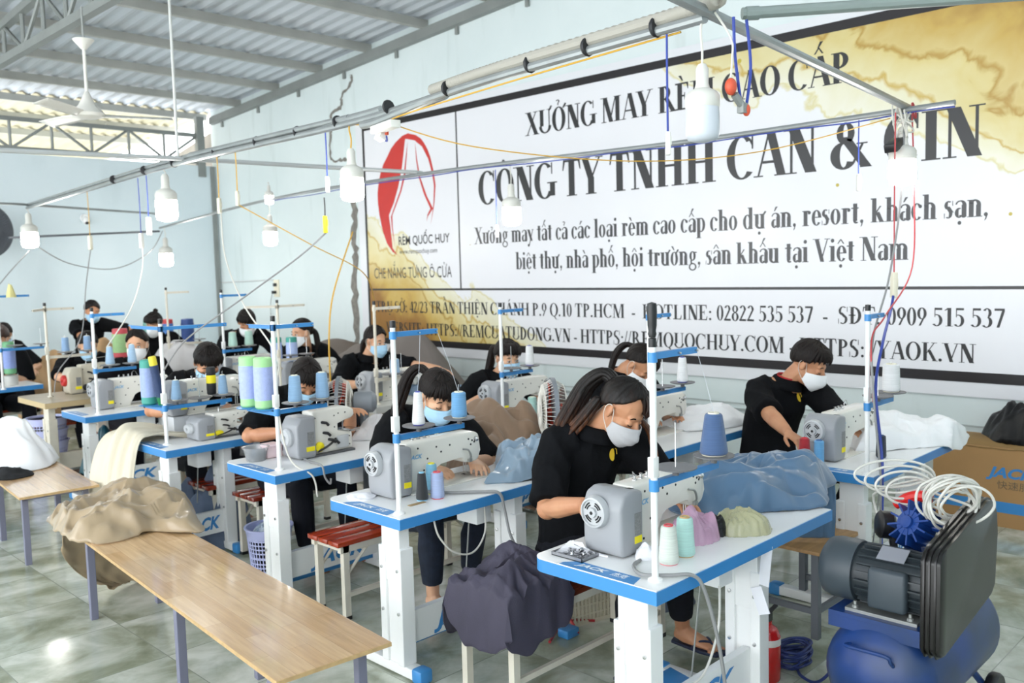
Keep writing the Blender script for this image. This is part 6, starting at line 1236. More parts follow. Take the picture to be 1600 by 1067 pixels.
# belt guard, flat long box with rounded far end and three ribs
gp = [(3.10, .50), (3.10, .81), (3.125, .84), (3.16, .85)] + [(3.60+.115*math.cos(a), .83+.10*math.sin(a)) for a in [R(110-12*i) for i in range(9)]] + [(3.715, .78), (3.70, .58), (3.66, .55), (3.16, .47), (3.12, .475)]
f = MB(); f.prism(gp, 1.045, 1.115, 'y', .008)
gp2 = [(3.41+(x-3.41)*1.018, .665+(z-.665)*1.03) for x, z in gp]
for y in (1.062, 1.082, 1.1): f.prism(gp2, y-.003, y+.003, 'y')
f.build('belt_guard', GBK, t, angle=40)
# pump: crankcase, finned head, elbow, filter
f = MB(); f.lathe([(.08, 0), (.085, .02), (.085, .12), (.07, .15), (.06, .2)], (3.50, 1.25, .55), (0, 0, 1), 20); f.lathe([(.07, -.08), (.075, .0), (.07, .07)], (3.50, 1.25, .63), (0, -1, 0), 16); f.build('crankcase', CBL, t)
f = MB(); ax = Vector((-.82, .35, .45)).normalized(); f.lathe([(0, 0), (.05, 0), (.055, .02), (.05, .1), (0, .1)], (3.50, 1.24, .80), ax, 20); e1 = ax.orthogonal().normalized(); e2 = ax.cross(e1)
for k in range(12):
    a = 2*PI*k/12; d = e1*math.cos(a)+e2*math.sin(a); rot = Matrix((d, ax, d.cross(ax))).transposed(); f.box(Vector((3.50, 1.24, .80))+ax*.055+d*.06, (.062, .095, .007), rot)
f.lathe([(.024, 0), (.024, .012), (0, .014)], Vector((3.50, 1.24, .80))+ax*.1, ax, 14); f.build('pump_head', mat('pump_blue', '#183f86', .35), t, angle=30)
f = MB(); f.tube(bez([(3.47, 1.2, .83), (3.47, 1.12, .825), (3.50, 1.09, .84), (3.52, 1.09, .88)], 6), .017, 10); f.lathe([(.024, 0), (.024, .02)], (3.47, 1.13, .825), (0, -1, 0), 8); f.build('outlet_elbow', MATS['pump_blue'], t)
f = MB(); f.lathe([(0, 0), (.045, 0), (.055, .01), (.055, .05), (.045, .06), (.02, .065), (0, .065)], (3.545, 1.38, .785), Vector((-.6, .75, .1)), 20); f.tube([(3.54, 1.38, .75), (3.535, 1.37, .69)], .016, 8); f.build('air_filter', BLACKP, t)
for y in (cy-.16, cy+.16):
    f = MB(); f.tube([(3.78, cy+(y-cy)*.6, .2), (3.82, y, .1)], .014, 8); f.tube([(3.82, cy, .2), (3.84, cy, .1)], .012, 6); f.build('bracket', CBL, t)
    f = MB(); f.lathe([(.03, -.02), (.075, -.022), (.082, -.012), (.082, .012), (.075, .022), (.03, .02)], (3.83, y+(.03 if y > cy else -.03), .082), (0, 1, 0), 22); wl = f.build('wheel', BLACKP, t); f = MB(); f.lathe([(0, -.024), (.032, -.022), (.032, .022), (0, .024)], (3.83, y+(.03 if y > cy else -.03), .082), (0, 1, 0), 14); f.build('hub', STEEL, wl)
f = MB(); f.tube([(3.2, cy, .14), (3.18, cy, .0)], [.02, .024], 10); f.tube([(3.25, cy-.1, .15), (3.25, cy-.12, 0)], .015, 8); f.tube([(3.25, cy+.1, .15), (3.25, cy+.12, 0)], .015, 8); f.build('front_foot', CBL, t)
# clear white air hose coiled on top, red air gun
HOSE = mat('clear_white_hose', '#dedcd4', .22, trans=.15); rnd = random.Random(9); pts = []
for k in range(11*14):
    a = 2*PI*k/14; q = k/14; rr = .088+.02*math.sin(q*2.1)+.008*math.sin(a*2+q)+rnd.uniform(-.004, .004); n1 = Vector((.70, -.71, 0)); n2 = Vector((-.12, -.12, .985))
    pts.append(Vector((3.44, 1.12, .945))+n1*math.cos(a)*rr+n2*math.sin(a)*(rr*.95)+Vector((-.71, -.70, 0))*(.045*math.sin(q*1.7)+.03*math.sin(a+q*1.3))+Vector((0, 0, .014*math.sin(q*3))))
for k in range(4*12):
    a = 2*PI*k/12; q = k/12; pts.append(Vector((3.53, 1.30, .93))+Vector((.70, -.71, 0))*math.cos(a)*(.075+.02*q)*1.1+Vector((0, .1, .99))*math.sin(a)*.06+Vector((0, .02*q, .02*q)))
pts += [Vector((3.62, 1.47, .9)), Vector((3.66, 1.5, .82)), Vector((3.6, 1.44, .75)), Vector((3.56, 1.38, .68)), Vector((3.55, 1.33, .62))]
f = MB(); f.tube(bez(pts, 3), .0052, 7); h_ = f.build('air_hose', HOSE); tag(h_, 'clear white air hose coiled on top of the compressor', 'hose')
t = thing('air_gun', 'red air blow gun lying on the compressor pump', 'air gun', (3.545, 1.30, .90)); rot = Matrix.Rotation(.6, 4, 'Z') @ Matrix.Rotation(.7, 4, 'X')
f = MB(); f.tube(bez([(.0, .07, -.03), (0, .03, .0), (0, -.02, .02), (0, -.07, .02)], 5), [.018+.006*math.sin(i*.2) for i in range(16)], 10); f.build('grip', mat('red_plastic', '#d3211f', .35), t); f = MB(); f.tube([(0, -.07, .02), (0, -.12, .015)], .006, 8); f.build('nozzle', STEEL, t)
f = MB(); f.tube(bez([(3.30, 1.42, .52), (3.36, 1.5, .35), (3.5, 1.6, .15), (3.55, 1.7, .03), (3.6, 1.8, .012), (3.68, 1.86, .012)], 8), .007, 8)
rnd = random.Random(5)
for k in range(9): f.tube(bez([Vector((3.70, 1.88, .02+.009*k))+Vector((math.cos(a)*(.09+.02*rnd.random()), math.sin(a)*(.05+.02*rnd.random()), rnd.uniform(-.006, .012))) for a in [i*2*PI/8+k for i in range(9)]], 4), .006, 6)
tag(f.build('cord', mat('navy_cord', '#27356a', .5)), 'navy compressor cord bundled on the floor by the fire extinguisher', 'cord')

# ---- carton and bag by the banner wall
CARD = mat('brown_cardboard', '#b08757', .75, var=.06, vscale=5); t = thing('carton', 'large brown carton with blue lettering by the banner wall', 'carton', (0, 0, 0))
f = MB(); f.b2((6.575, .95, 0), (7.08, 2.28, .545)); f.build('box', CARD, t, smooth=False)
f = MB(); g = [[Vector((6.58+.02*i-.01*(i == 0), .95+1.33*k/24, .54+[0, .035, .05, .03, .0][i]+.02*noise.noise(Vector((k*.4, i, 3))))) for k in range(25)] for i in range(5)]; g = [[p+Vector((.09*i, 0, 0)) for p in row] for i, row in enumerate(g)]; f.grid(g); bake(f.build('flap', mat('dark_cardboard', '#8d6f42', .75), t), [('SOLIDIFY', dict(thickness=.006))])
f = MB(); f.b2((6.5735, .95, .10), (6.576, 2.28, .175)); f.build('blue_stripe', BLUED, t, smooth=False)
type_on('lettering', 'JACK', (6.573, 1.93, .345), (0, -1, 0), (0, 0, 1), .31, .07, LOGOB, t, shear=.3, bold=.04)
type_on('lettering', '杰克', (6.573, 1.585, .345), (0, -1, 0), (0, 0, 1), .16, .075, LOGOB, t, bold=.02)
type_on('lettering', '快速服务100%', (6.573, 1.86, .27), (0, -1, 0), (0, 0, 1), .42, .045, mat('grey_print', '#6f6049', .7), t)
h_ = heap('garbage_bag', mat('black_garbage_bag', '#0b0b0d', .33, spec=.35, bump=.6, bscale=14), [(6.68, 1.95), (6.62, 1.6), (6.7, 1.2), (6.95, 1.15), (7.06, 1.5), (7.05, 1.9), (6.88, 2.06)], .56, .27, .04, 131, freq=7, rings=44, seg=140, folds=30, fw=.05, edge=.45, soft=True); tag(h_, 'black garbage bag with a knotted top lying on the carton', 'garbage bag')
f = MB(); f.tube(bez([(6.85, 1.62, .79), (6.84, 1.62, .85), (6.83, 1.66, .885)], 4), [.028, .014, .012, .014, .018, .022, .026, .02, .012][:9], 8); f.tube(bez([(6.85, 1.58, .79), (6.85, 1.53, .86), (6.84, 1.53, .90)], 4), [.028, .014, .012, .014, .018, .024, .028, .022, .01][:9], 8); k_ = f.build('knot', MATS['black_garbage_bag'], h_)

# ---- fans
FW = mat('white_fan_wire', '#e6e3da', .4); FG = mat('grey_fan_body', '#7d8288', .45); FR = mat('red_fan_blade', '#d8523c', .4)
def cage_fan(c, az, label, r=.19, blade=FR, wire=FW, body=FG, pole=True, n=44, tilt=0):
    """wire cage fan; az = direction the air blows, degrees from +x"""
    t = thing('standing_fan' if pole else 'wall_fan', label, 'fan', c, R(az)); nr = r
    f = MB(); f.lathe([(r-.008, -.012), (r+.006, -.012), (r+.006, .012), (r-.008, .012)], (0, 0, 0), (1, 0, 0), 48); f.build('cage_ring', body, t)
    for sgn, nm in ((1, 'front_cage'), (-1, 'rear_cage')):
        f = MB()
        for k in range(n):
            a = 2*PI*k/n; d = Vector((0, math.cos(a), math.sin(a)))
            f.tube([d*.03+Vector((sgn*.085, 0, 0)), d*r*.5+Vector((sgn*.08, 0, 0)), d*r*.82+Vector((sgn*.06, 0, 0)), d*r+Vector((0, 0, 0))], .0016, 4)
        for q in (.5, .82): f.lathe([(r*q-.002, -.002), (r*q+.002, -.002), (r*q+.002, .002), (r*q-.002, .002)], (sgn*(.08 if q == .5 else .06), 0, 0), (1, 0, 0), 36)
        f.lathe([(0, 0), (.035, 0), (.03, sgn*.008), (0, sgn*.01)], (sgn*.084, 0, 0), (1, 0, 0), 18); f.build(nm, wire, t)
    f = MB()
    for k in range(3):
        a = 2*PI*k/3+.3; rows = []
        for i in range(6):
            q = .03+(r*.82-.03)*i/5; w_ = .035+.06*math.sin(PI*i/6.2); rows.append([Matrix.Rotation(a, 3, 'X') @ Vector((.018*(j-2)*.9, w_*(j-2)/2, q)) for j in range(5)])
        f.grid(rows)
    f.lathe([(.028, -.03), (.028, .02), (.02, .035), (0, .038)], (0, 0, 0), (1, 0, 0), 14); bake(f.build('blades', blade, t), [('SOLIDIFY', dict(thickness=.003))])
    f = MB(); f.lathe([(.03, .085), (.07, .1), (.075, .13), (.07, .22), (.045, .245), (0, .25)], (0, 0, 0), (-1, 0, 0), 20); f.build('motor_housing', body, t)
    f = MB(); f.b2((-.22, -.0, 0), (-.13, .0765, .001))
    f.bm.free()
    if pole:
        f = MB(); f.tube([(-.16, 0, -.06), (-.16, 0, -.2), (-.15, 0, -c[2]+.03)], [.035, .022, .018], 10); f.build('pole', body, t); f = MB(); f.lathe([(0, 0), (.19, 0), (.19, .015), (.05, .035), (0, .035)], (-.15, 0, -c[2]), (0, 0, 1), 28); f.build('base', body, t)
    else:
        f = MB(); f.tube([(-.2, 0, -.02), (-.32, 0, -.1), (-.46, 0, -.1)], .02, 8); f.box((-.47, 0, -.1), (.03, .14, .18)); f.build('wall_bracket', body, t)
    return t
def fan_sticker(t, col):
    f = MB(); f.box((-.16, -.0752, .0), (.075, .003, .07), None); f.build('sticker', mat('fan_sticker_'+col.strip('#'), col, .5, var=.4, vscale=60, col2='#e9e9e4'), t, smooth=False)
t = cage_fan((3.42, 5.02, .975), 138, 'white caged fan with red blades beside the third aisle man', .175); fan_sticker(t, '#3fae55')
t = cage_fan((3.88, 3.50, 1.0), 140, 'standing fan with red blades behind the shoulder of the woman in grey mask', .195); fan_sticker(t, '#4fb3a9')
cage_fan((3.55, 13.15, 2.52), -80, 'dark grey wall fan high on the end wall at the left edge', .36, mat('dark_fan_blade', '#4b5057', .5), mat('dark_fan_wire', '#4a4f57', .5), mat('dark_fan_body', '#50565d', .5), False, 60)
def ceiling_fan(c, zt, az, label):
    t = thing('ceiling_fan', label, 'ceiling fan', c); W_ = mat('white_fan_enamel', '#e7e4dc', .35)
    f = MB(); f.lathe([(.02, -.07), (.08, .0), (.085, .01), (0, .012)], (0, 0, zt-c[2]), (0, 0, 1), 24); f.build('canopy', W_, t)
    f = MB(); f.tube([(0, 0, .05), (0, 0, zt-c[2]-.05)], .013, 10); f.build('rod', W_, t)
    f = MB(); f.lathe([(0, -.065), (.06, -.062), (.12, -.045), (.135, -.02), (.12, .0), (.07, .05), (.045, .1), (.02, .16), (.013, .165)], (0, 0, 0), (0, 0, 1), 30); f.build('motor', W_, t)
    for k in range(3):
        a = R(az+120*k); rot = Matrix.Rotation(a, 3, 'Z'); rows = []
        for i in range(9):
            q = .11+.56*i/8; w_ = .035+.03*min(1, i/3); rows.append([rot @ Vector((q, w_*(j-2)/2, -.035+.010*(j-2)-.0*q)) for j in range(5)])
        f = MB(); f.grid(rows); bake(f.build('blade', W_, t), [('SOLIDIFY', dict(thickness=.004))])
    f = MB(); f.tube([(0, 0, zt-c[2]), (0, 0, zt-c[2]+.28)], .01, 6); f.build('hook', STEEL, t)
    return t
ceiling_fan((2.97, 7.88, 3.26), 3.84, -20, 'white ceiling fan with a conical motor hanging at upper left')
ceiling_fan((3.95, 3.70, 3.70), 4.4, 45, 'white ceiling fan near the top edge, only one blade in the picture')
# ---- camera, outlet, conduit on the walls
t = thing('security_camera', 'small white dome camera on the end wall', 'security camera', (5.03, YW, 2.72)); f = MB(); f.lathe([(.06, 0), (.062, .03), (.055, .05), (0, .05)], (0, 0, .03), (0, -1, 0), 18); f.ell((0, -.075, -.01), (.05, .05, .06)); f.build('housing', WHITE, t); f = MB(); f.ell((0, -.105, -.045), (.026, .026, .026)); f.build('lens', BLACKP, t)
t = thing('wall_outlet', 'ivory wall outlet with a plug, left of the banner', 'outlet', (XW, 12.02, 1.64)); f = MB(); f.b2((-.02, -.07, -.13), (0, .07, .13), .004); f.build('plate', IVORY, t); f = MB(); f.b2((-.06, -.025, .03), (-.018, .025, .08), .005); f.b2((-.075, -.005, -.08), (-.018, .05, -.035), .005); f.build('plug', BLACKP, t)
f = MB(); f.tube([(XW-.012, 12.1, 1.77), (XW-.012, YW-.02, 1.74)], .012, 6); tag(f.build('conduit', mat('pale_conduit', '#c9cccb', .5)), 'thin pale conduit from the corner to the wall outlet', 'conduit')
f = MB(); f.tube(bez([(XW-.07, 12.05, 1.57), (XW-.05, 12.15, 1.4), (XW-.03, 12.2, 1.1), (XW-.03, 12.25, .7)], 6), .005, 5); tag(f.build('cord', GREYCAB), 'grey cord dropping from the plug in the wall outlet', 'cord')
# ================================================================== PIPES, BULBS, WIRES OVERHEAD
PIPE = mat('galvanised_pipe', '#a2a6a6', .38, .5, var=.15, vscale=7); COND = mat('grey_ribbed_conduit', '#a8a49a', .6); TAPE = BLKCAB
P1 = [(2.2, .8, 2.7), (2.75, 1.73, 2.7), (2.86, 2.9, 2.7), (3.02, 4.23, 2.69), (3.09, 6.5, 2.7), (3.3, 8.9, 2.7), (3.54, 11.4, 2.7)]
P2 = [(5.31, 1.75, 2.7), (5.37, 3.57, 2.7), (5.14, 6.0, 2.7), (5.38, 9.13, 2.7), (5.6, 12.5, 2.55)]
f = MB(); f.tube(bez(P1[1:], 10), .019, 10); f.tube(bez([(a, b_, c+.035) for a, b_, c in P1[3:]], 10), .016, 8)
tag(f.build('pipe', PIPE), 'long grey pipe slung lengthwise above the aisle row of tables', 'pipe')
# ribbed conduit lying along the near half of the pipe
pts = bez([(2.72, 1.66, 2.745), (2.76, 1.8, 2.742), (2.86, 2.85, 2.742), (2.93, 3.4, 2.735)], 60); f = MB(); f.tube(pts, [.027 if i % 2 else .0235 for i in range(len(pts))], 10); tag(f.build('ribbed_conduit', COND), 'ribbed grey conduit strapped on top of the near pipe', 'conduit')
f = MB(); f.tube(bez([(2.93, 3.3, 2.70), (2.97, 3.7, 2.675), (3.0, 3.95, 2.66), (3.02, 4.1, 2.665)], 6), .024, 10); f.tube(bez([(3.0, 3.9, 2.72), (3.03, 4.3, 2.72), (3.08, 5.4, 2.735), (3.08, 6.3, 2.735)], 8), .02, 10); tag(f.build('conduit', PIPE), 'smooth grey conduit pieces lashed to the pipe left of the banner', 'conduit')
for i, (x, y) in enumerate(((2.77, 1.95), (2.80, 2.3), (2.84, 2.65), (2.9, 3.25), (2.97, 3.8), (3.03, 4.35), (3.05, 4.8), (3.06, 5.3), (3.08, 5.9), (3.1, 6.6), (3.13, 7.2), (3.2, 8.0))): f = MB(); f.lathe([(.034, -.008), (.038, 0), (.034, .008)], (x, y, 2.715), (.08, 1, 0), 12); tag(f.build('cable_tie', TAPE), 'narrow black tie wrapped around the lengthwise pipe and its conduit', 'cable tie', 'ties on the lengthwise pipe')
f = MB(); f.tube(bez(P2, 10), .016, 10); tag(f.build('pipe', PIPE), 'long thin pipe slung in front of the banner lettering', 'pipe')
f = MB(); f.tube(bez([(a, b_, c-.022+.006*math.sin(i*2.3)) for i, (a, b_, c) in enumerate(bez(P2[:4], 5))], 3), .0045, 6); tag(f.build('wire', BLUECAB), 'blue wire strung along the thin pipe before the banner', 'wire')
f = MB(); f.tube([(2.37, 1.68, 2.72), (2.75, 1.73, 2.722), (5.42, 2.04, 2.722), (5.50, 2.05, 2.72)], .021, 10); tag(f.build('pipe', PIPE), 'bright crosswise pipe running to the tangle of wires before the banner', 'pipe')
f = MB(); f.tube([(.6, 6.75, 2.72), (1.9, 6.62, 2.72), (3.03, 6.42, 2.722), (5.18, 6.2, 2.722), (5.2, 6.2, 2.72)], .017, 8); tag(f.build('pipe', mat('bright_pipe', '#cdd0d0', .35, .4)), 'thin bright crosswise pipe under the end wall truss', 'pipe')
f = MB(); f.tube([(2.6, 11.2, 2.73), (3.4, 11.25, 2.73), (5.65, 12.3, 2.73)], .014, 8); tag(f.build('pipe', PIPE), 'far crosswise pipe in front of the end wall', 'pipe')
f = MB(); f.tube([(3.5, 12.0, 2.38), (5.55, 12.4, 2.5)], .014, 8); tag(f.build('pipe', mat('dark_pipe', '#5c6066', .5)), 'short dark pipe below the dome camera', 'pipe')
f = MB(); f.tube([(3.05, 6.43, 2.72), (3.05, 6.43, zr(6.43)-.02)], .011, 8); tag(f.build('hanger_rod', mat('pale_rod', '#cfcfcb', .4, .3)), 'pale vertical rod holding the pipes below the roof', 'rod')
f = MB(); f.tube([(2.80, 1.72, 2.72), (2.80, 1.72, zr(1.72)-.02)], .012, 8); tag(f.build('hanger_rod', PIPE), 'short vertical hanger rod at the near pipe crossing', 'rod')
f = MB(); f.tube([(3.08, 11.0, 2.7), (3.05, 10.9, 4.18)], .008, 6); tag(f.build('hanger_rod', PIPE), 'far vertical hanger rod at the left', 'rod')
f = MB(); f.tube([(3.12, 1.80, 2.795), (3.80, 1.12, 2.835), (4.2, .72, 2.86)], .022, 10); f.lathe([(.026, 0), (.026, .05)], (3.13, 1.79, 2.795), (.7, -.7, .03), 10); tag(f.build('pipe', mat('green_grey_pipe', '#8f9a96', .5, .2)), 'green grey pipe end above the top edge of the banner', 'pipe')
LIT = mat('lit_lamp_globe', (1, .97, .92, 1), .5, emit=40); OFF = mat('unlit_lamp_globe', '#cfd4dc', .35); LHS = mat('lamp_plastic', '#d9d7cf', .4)
def bulb(x, y, z, label, s=1.0, lit=True, hang=2.69, cord=WHCAB):
    t = thing('lamp_bulb', label, 'light bulb', (x, y, z), 0, 'hanging bulbs'); s *= 1.12
    f = MB(); f.lathe([(.052*s, .03*s), (.0535*s, .0), (.0535*s, -.05*s), (.046*s, -.068*s), (.02*s, -.076*s), (0, -.077*s)], (0, 0, 0), (0, 0, 1), 26); f.build('globe', LIT if lit else OFF, t, angle=60)
    f = MB(); f.lathe([(.052*s, .03*s), (.054*s, .035*s), (.054*s, .065*s), (.046*s, .078*s), (.024*s, .09*s), (.02*s, .105*s), (.02*s, .15*s), (.012*s, .165*s), (0, .166*s)], (0, 0, 0), (0, 0, 1), 26); f.build('socket', LHS, t)
    f = MB(); f.tube(bez([(0, 0, .16*s), (.008, .004, lerp(.16*s, hang-z, .4)), (-.006, 0, lerp(.16*s, hang-z, .75)), (0, 0, hang-z)], 5), .0045, 6); f.build('cord', cord, t)
    return t
bulb(2.752, 1.745, 2.36, 'unlit white bulb hanging before the top banner line', 1.0, False)
bulb(5.33, 2.04, 2.375, 'bright bulb hanging at the wire tangle, right part of the banner', 1.25)
bulb(3.02, 4.22, 2.345, 'bright bulb hanging at the left edge of the banner', 1.1, cord=YELCAB)
bulb(3.12, 6.82, 2.40, 'bright bulb left of the wall corner, on the lengthwise pipe', 1.35)
bulb(5.215, 5.11, 2.30, 'bright bulb hanging in front of the company name on the banner', 1.25)
bulb(5.38, 9.14, 2.29, 'bright bulb between the corner and the banner, lower of two', 1.3)
bulb(5.40, 9.16, 2.72, 'small bright bulb above the pipe, upper of two', .8, hang=2.9)
bulb(5.58, 12.3, 2.13, 'bright bulb low before the end wall, right of the dome camera', 1.5, hang=2.56)
bulb(3.53, 11.35, 2.36, 'bright bulb beside the wall fan at the left edge', 1.5)
SWI = mat('white_switch', '#ecebe4', .4)
def drop(x, y, z, top, label, wire, body=SWI, s=1.0, wn='hanging_switch'):
    t = thing(wn, label, 'hanging switch', (x, y, z), .7, 'hanging switches'); f = MB(); f.box((0, 0, 0), (.028*s, .018*s, .085*s), None, .005); f.box((0, -.01*s, .01), (.014*s, .006, .03*s)); f.build('case', body, t)
    f = MB(); f.tube(bez([(0, 0, .04*s), (.005, .0, lerp(.04, top-z, .5)), (0, 0, top-z)], 5), .004, 6); f.build('wire', wire, t); return t
drop(2.765, 1.90, 2.29, 2.68, 'white switch on a blue wire left of the unlit bulb', BLUECAB)
drop(5.336, 2.30, 2.31, 2.68, 'white switch on a blue wire left of the tangled bulb', BLUECAB, s=1.2)
drop(3.03, 4.48, 2.37, 2.67, 'white switch on a blue wire left of the banner edge', BLUECAB, s=1.1)
drop(5.20, 5.27, 2.16, 2.66, 'white switch on a blue wire before the company name', BLUECAB, s=1.2)
drop(3.16, 7.25, 2.27, 2.68, 'long white switch left of the corner, right of a pair', BLUECAB, s=1.7)
drop(3.18, 7.46, 2.16, 2.68, 'white connector left of the corner, left of a pair', BLUECAB, s=1.5)
drop(3.071, 5.88, 2.34, 2.70, 'ivory socket on a yellow wire before the wall corner', YELCAB, IVORY, 1.3, 'hanging_socket')
drop(3.06, 5.60, 2.37, 2.70, 'ivory plug on a slanted yellow wire right of the wall corner', YELCAB, IVORY, 1.2, 'hanging_socket')
drop(3.3, 8.9, 2.2, 2.69, 'ivory plug hanging from the pipe near the dome camera', YELCAB, IVORY, 1.6, 'hanging_socket')
drop(3.05, 4.55, 2.14, 2.3, 'yellow connector hanging under the bulb at the banner edge', BLKCAB, YEL, 1.2, 'hanging_socket')
drop(5.12, 2.0, 1.70, 2.66, 'ivory socket with an orange switch below the tangled bulb', REDCAB, IVORY, 1.7, 'hanging_socket')
# orange connectors beside the unlit bulb
t = thing('wire_connector', 'pair of orange and white connectors on blue wires right of the unlit bulb', 'connector', (2.80, 1.66, 2.46)); ORC = mat('orange_plastic', '#d8593c', .45)
f = MB(); f.ell((0, 0, 0), (.024, .02, .03)); f.build('cap', ORC, t); f = MB(); f.ell((.07, -.02, -.075), (.014, .014, .022)); f.build('cap', ORC, t); f = MB(); f.tube([(.015, -.005, -.025), (.045, -.015, -.06)], .014, 8); f.box((.05, -.015, -.07), (.03, .025, .035)); f.build('body', STEEL, t)
f = MB(); f.tube(bez([(0, 0, .03), (.01, 0, .1), (.02, .01, .17), (-.02, .05, .26)], 5), .004, 6); f.build('white_lead', WHCAB, t); f = MB(); f.tube(bez([(.05, -.01, -.05), (.03, 0, .1), (.02, 0, .24)], 5), .006, 6); f.tube(bez([(.07, -.02, -.06), (.1, -.02, .08), (.09, -.01, .24)], 5), .006, 6); f.build('blue_lead', BLUECAB, t)
t = thing('power_strip', 'white power strip with an orange switch tied under the pipe at the banner corner', 'power strip', (2.99, 3.86, 2.62), 1.35); f = MB(); f.b2((-.13, -.03, -.02), (.13, .03, .02), .004); f.box((.1, -.02, -.035), (.07, .04, .04), Matrix.Rotation(.5, 3, 'X')); f.build('body', SWI, t); f = MB(); f.box((.06, -.034, -.02), (.035, .012, .025)); f.build('switch', ORC, t); f = MB(); f.tube(bez([(.05, -.03, -.04), (.09, -.05, -.06), (.11, -.03, -.04)], 5), .005, 6); f.build('lead', BLUECAB, t)
# wire tangle and ballast at the far end of the bright pipe
t = thing('wire_tangle', 'tangle of white and red wires with a black adaptor at the pipe end', 'wires', (5.32, 2.03, 2.70)); rnd = random.Random(12); f = MB()
for k in range(7): f.tube(bez([(rnd.uniform(-.06, .06), rnd.uniform(-.05, .05), rnd.uniform(-.16, .04)) for _ in range(5)], 6), .005, 5)
f.build('white_wire', WHCAB, t); f = MB()
for k in range(3): f.tube(bez([(.07+.02*math.cos(a), -.03+.03*math.sin(a)*.3, .0+.045*math.sin(a)) for a in [i*PI/3+k for i in range(7)]], 4), .005, 5)
f.build('red_wire', REDCAB, t); f = MB(); f.box((-.06, .03, -.20), (.14, .07, .05), Matrix.Rotation(-.4, 3, 'Y'), .006); f.build('adaptor', BLACKP, t)
def cord(pts, m_, label, r=.004, n=8, nm='wire'):
    f = MB(); f.tube(bez(pts, n), r, 6); return tag(f.build(nm, m_), label, 'wire')
cord([(5.36, 2.0, 2.68), (5.37, 1.99, 2.3), (5.2, 1.93, 1.8), (4.7, 1.88, 1.55), (4.46, 1.85, 1.45), (4.44, 1.835, 1.2), (4.445, 1.835, 1.13)], REDCAB, 'red wire dropping from the tangle to the young man\'s thread stand', .0045)
cord([(5.12, 2.0, 1.66), (5.0, 1.97, 1.56), (4.65, 1.87, 1.42), (4.45, 1.825, 1.2), (4.44, 1.79, .9), (4.42, 1.775, .72), (4.4, 1.77, .3), (4.42, 1.77, .02)], BLUECAB, 'blue cable from the orange switch down the young man\'s stand to the floor', .0075)
cord([(5.30, 2.02, 2.66), (5.26, 2.02, 2.2), (4.9, 1.94, 1.75), (4.5, 1.86, 1.45), (4.42, 1.825, 1.2), (4.415, 1.785, .8), (4.40, 1.775, .7), (4.38, 1.765, .1)], GREYCAB, 'grey cable running beside the blue cable at the young man\'s stand', .006)
cord([(3.0, 3.9, 2.66), (3.3, 3.5, 2.5), (4.0, 3.0, 2.42), (4.7, 2.6, 2.48), (5.3, 2.1, 2.66)], YELCAB, 'thin yellow wire sagging across the banner lettering', .0035)
cord([(2.78, 1.85, 2.68), (2.84, 2.7, 2.665), (2.93, 3.5, 2.655), (3.0, 3.95, 2.65), (3.02, 4.2, 2.68)], YELCAB, 'yellow wire clipped along the underside of the near pipe', .004)
cord([(3.07, 5.86, 2.29), (3.0, 5.7, 1.98), (2.85, 5.2, 1.66), (2.62, 4.45, 1.4), (2.58, 4.40, 1.2), (2.59, 4.37, .95), (2.62, 4.33, .8), (2.70, 4.26, .72), (2.72, 4.25, .6)], WHCAB, 'pale cable slanting from the ivory socket down to the third stand', .005)
cord([(3.06, 5.60, 2.33), (3.5, 5.4, 2.05), (4.0, 5.5, 1.85), (4.38, 5.88, 1.62)], YELCAB, 'pale yellow string from the ivory plug to the plain white stand', .004)
cord([(4.6, 6.45, 2.2), (4.15, 6.1, 1.72), (4.05, 6.05, 1.4), (4.04, 6.05, 1.0), (4.05, 6.05, .5)], YELCAB, 'thick yellow cable hanging beside the fan with red blades', .007)
cord([(3.05, 4.55, 2.09), (2.95, 4.7, 1.95), (2.75, 5.0, 1.72), (2.6, 5.5, 1.45), (2.50, 5.64, 1.25)], GREYCAB, 'grey cable slanting from the yellow connector to the short table stand', .005)
cord([(3.3, 8.9, 2.14), (3.2, 8.8, 1.8), (3.1, 8.75, 1.3), (2.92, 8.85, 1.0), (2.88, 8.88, .8)], GREYCAB, 'grey cable from the hanging plug to the old tan table stand', .005)
cord([(3.55, 11.3, 2.28), (4.0, 11.5, 2.05), (4.7, 11.9, 1.98), (5.3, 12.2, 2.2), (5.55, 12.3, 2.5)], GREYCAB, 'grey wire sagging before the end wall', .006)
cord([(3.5, 11.3, 2.2), (3.2, 11.2, 1.9), (2.95, 11.1, 1.6), (2.7, 10.6, 1.3), (2.72, 10.3, .8)], GREYCAB, 'grey cable falling at the left edge from the far bulb', .006)
cord([(3.16, 7.4, 2.1), (3.1, 7.3, 1.9), (2.95, 7.2, 1.6), (2.8, 7.35, 1.3)], WHCAB, 'white cord from the left connector towards the blue armed stand', .005)
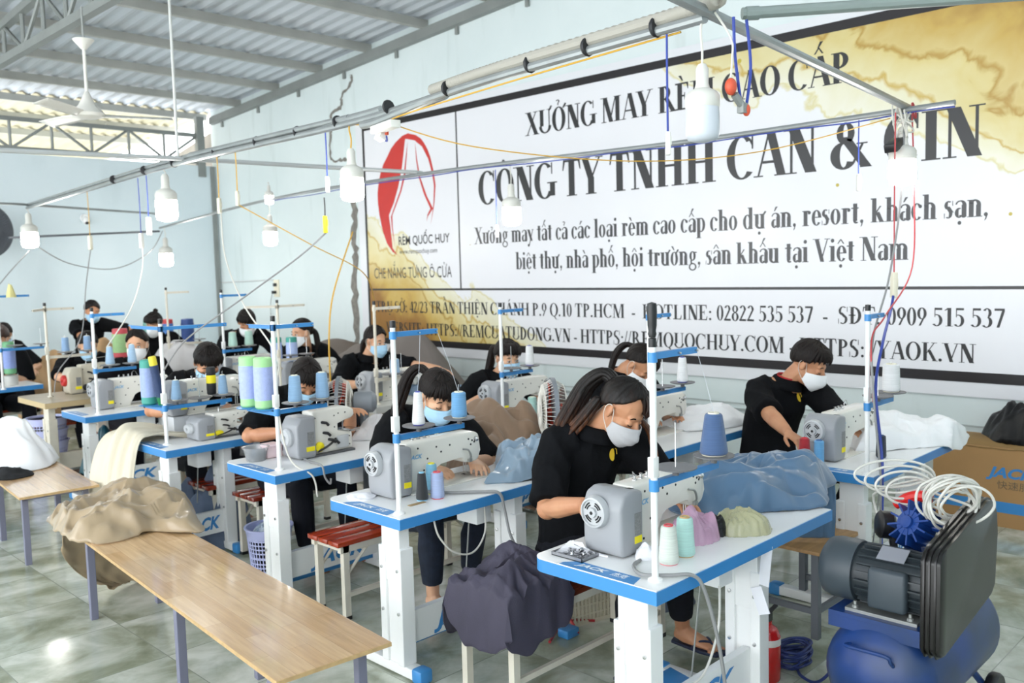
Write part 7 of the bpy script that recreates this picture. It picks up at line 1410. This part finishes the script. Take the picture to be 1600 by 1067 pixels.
# cables at the near tables
cord([(2.60, 1.93, ZT+.006), (2.52, 1.90, ZT+.012), (2.46, 1.82, ZT+.014), (2.52, 1.745, ZT+.012), (2.585, 1.69, ZT+.006), (2.62, 1.665, .70), (2.68, 1.65, .5), (2.74, 1.66, .28), (2.78, 1.70, .08)], GREYCAB, 'thick grey cable looping off the front corner of the nearest table', .007)
cord([(2.9, 1.78, .62), (2.82, 1.74, .48), (2.68, 1.72, .36), (2.55, 1.74, .36), (2.45, 1.8, .38)], WHCAB, 'thin white cable looping under the nearest table', .005)
cord([(2.72, 3.33, ZT+.02), (2.80, 3.23, ZT+.01), (2.92, 3.12, ZT+.008), (2.98, 3.055, ZT+.0), (3.0, 3.04, .68), (3.0, 3.0, .55), (3.04, 2.95, .44), (3.06, 2.9, .40)], GREYCAB, 'thick grey cable draped over the front edge of the second aisle table', .008)
cord([(2.60, 3.10, .70), (2.62, 3.09, .62), (2.70, 3.08, .53), (2.82, 3.08, .5), (2.92, 3.10, .57), (2.96, 3.14, .70)], WHCAB, 'white cable sagging in a loop under the second aisle table', .0045)
cord([(2.80, 4.5, ZT+.01), (2.78, 4.4, ZT+.008), (2.77, 4.27, ZT+.004), (2.775, 4.25, .70), (2.80, 4.24, .66), (2.80, 4.23, .69)], GREYCAB, 'short grey cable hanging over the front edge of the third aisle table', .006)
# sewing threads running up from the cones
for a, b_, lab in (((2.564, 3.142, 1.30), (2.59, 3.142, 1.575), 'white sewing thread rising from the slim white cone'), ((2.814, 3.142, 1.27), (2.69, 3.142, 1.575), 'blue sewing thread rising from the sky blue cone'), ((2.853, 1.772, 1.30), (2.74, 1.772, 1.545), 'slate blue sewing thread rising from the big cone')):
    f = MB(); f.tube([a, lerp(Vector(a), Vector(b_), .5)+Vector((.004, 0, 0)), b_], .0011, 4); tag(f.build('thread', mat('sewing_thread', '#cfd3da', .6)), lab, 'thread')
# black handled screwdriver stuck on the nearest stand
t = thing('screwdriver', 'black handled screwdriver standing on top of the nearest thread stand', 'screwdriver', (2.473, 1.772, ZT+.845)); f = MB(); f.lathe([(.011, 0), (.015, .012), (.0125, .022), (.0155, .04), (.0175, .09), (.0155, .115), (0, .12)], (0, 0, 0), (0, 0, 1), 14); f.build('handle', BLACKP, t)
tag(heap('yellow_rag', mat('pale_yellow_rag', '#e6dd9a', .8), [(2.83, 9.93), (2.86, 9.90), (2.92, 9.92), (2.92, 9.98), (2.86, 10.0)], ZT+.93, .16, .02, 139, freq=14, rings=14, seg=36), 'pale yellow rag hung on the distant blue armed stand', 'rag')
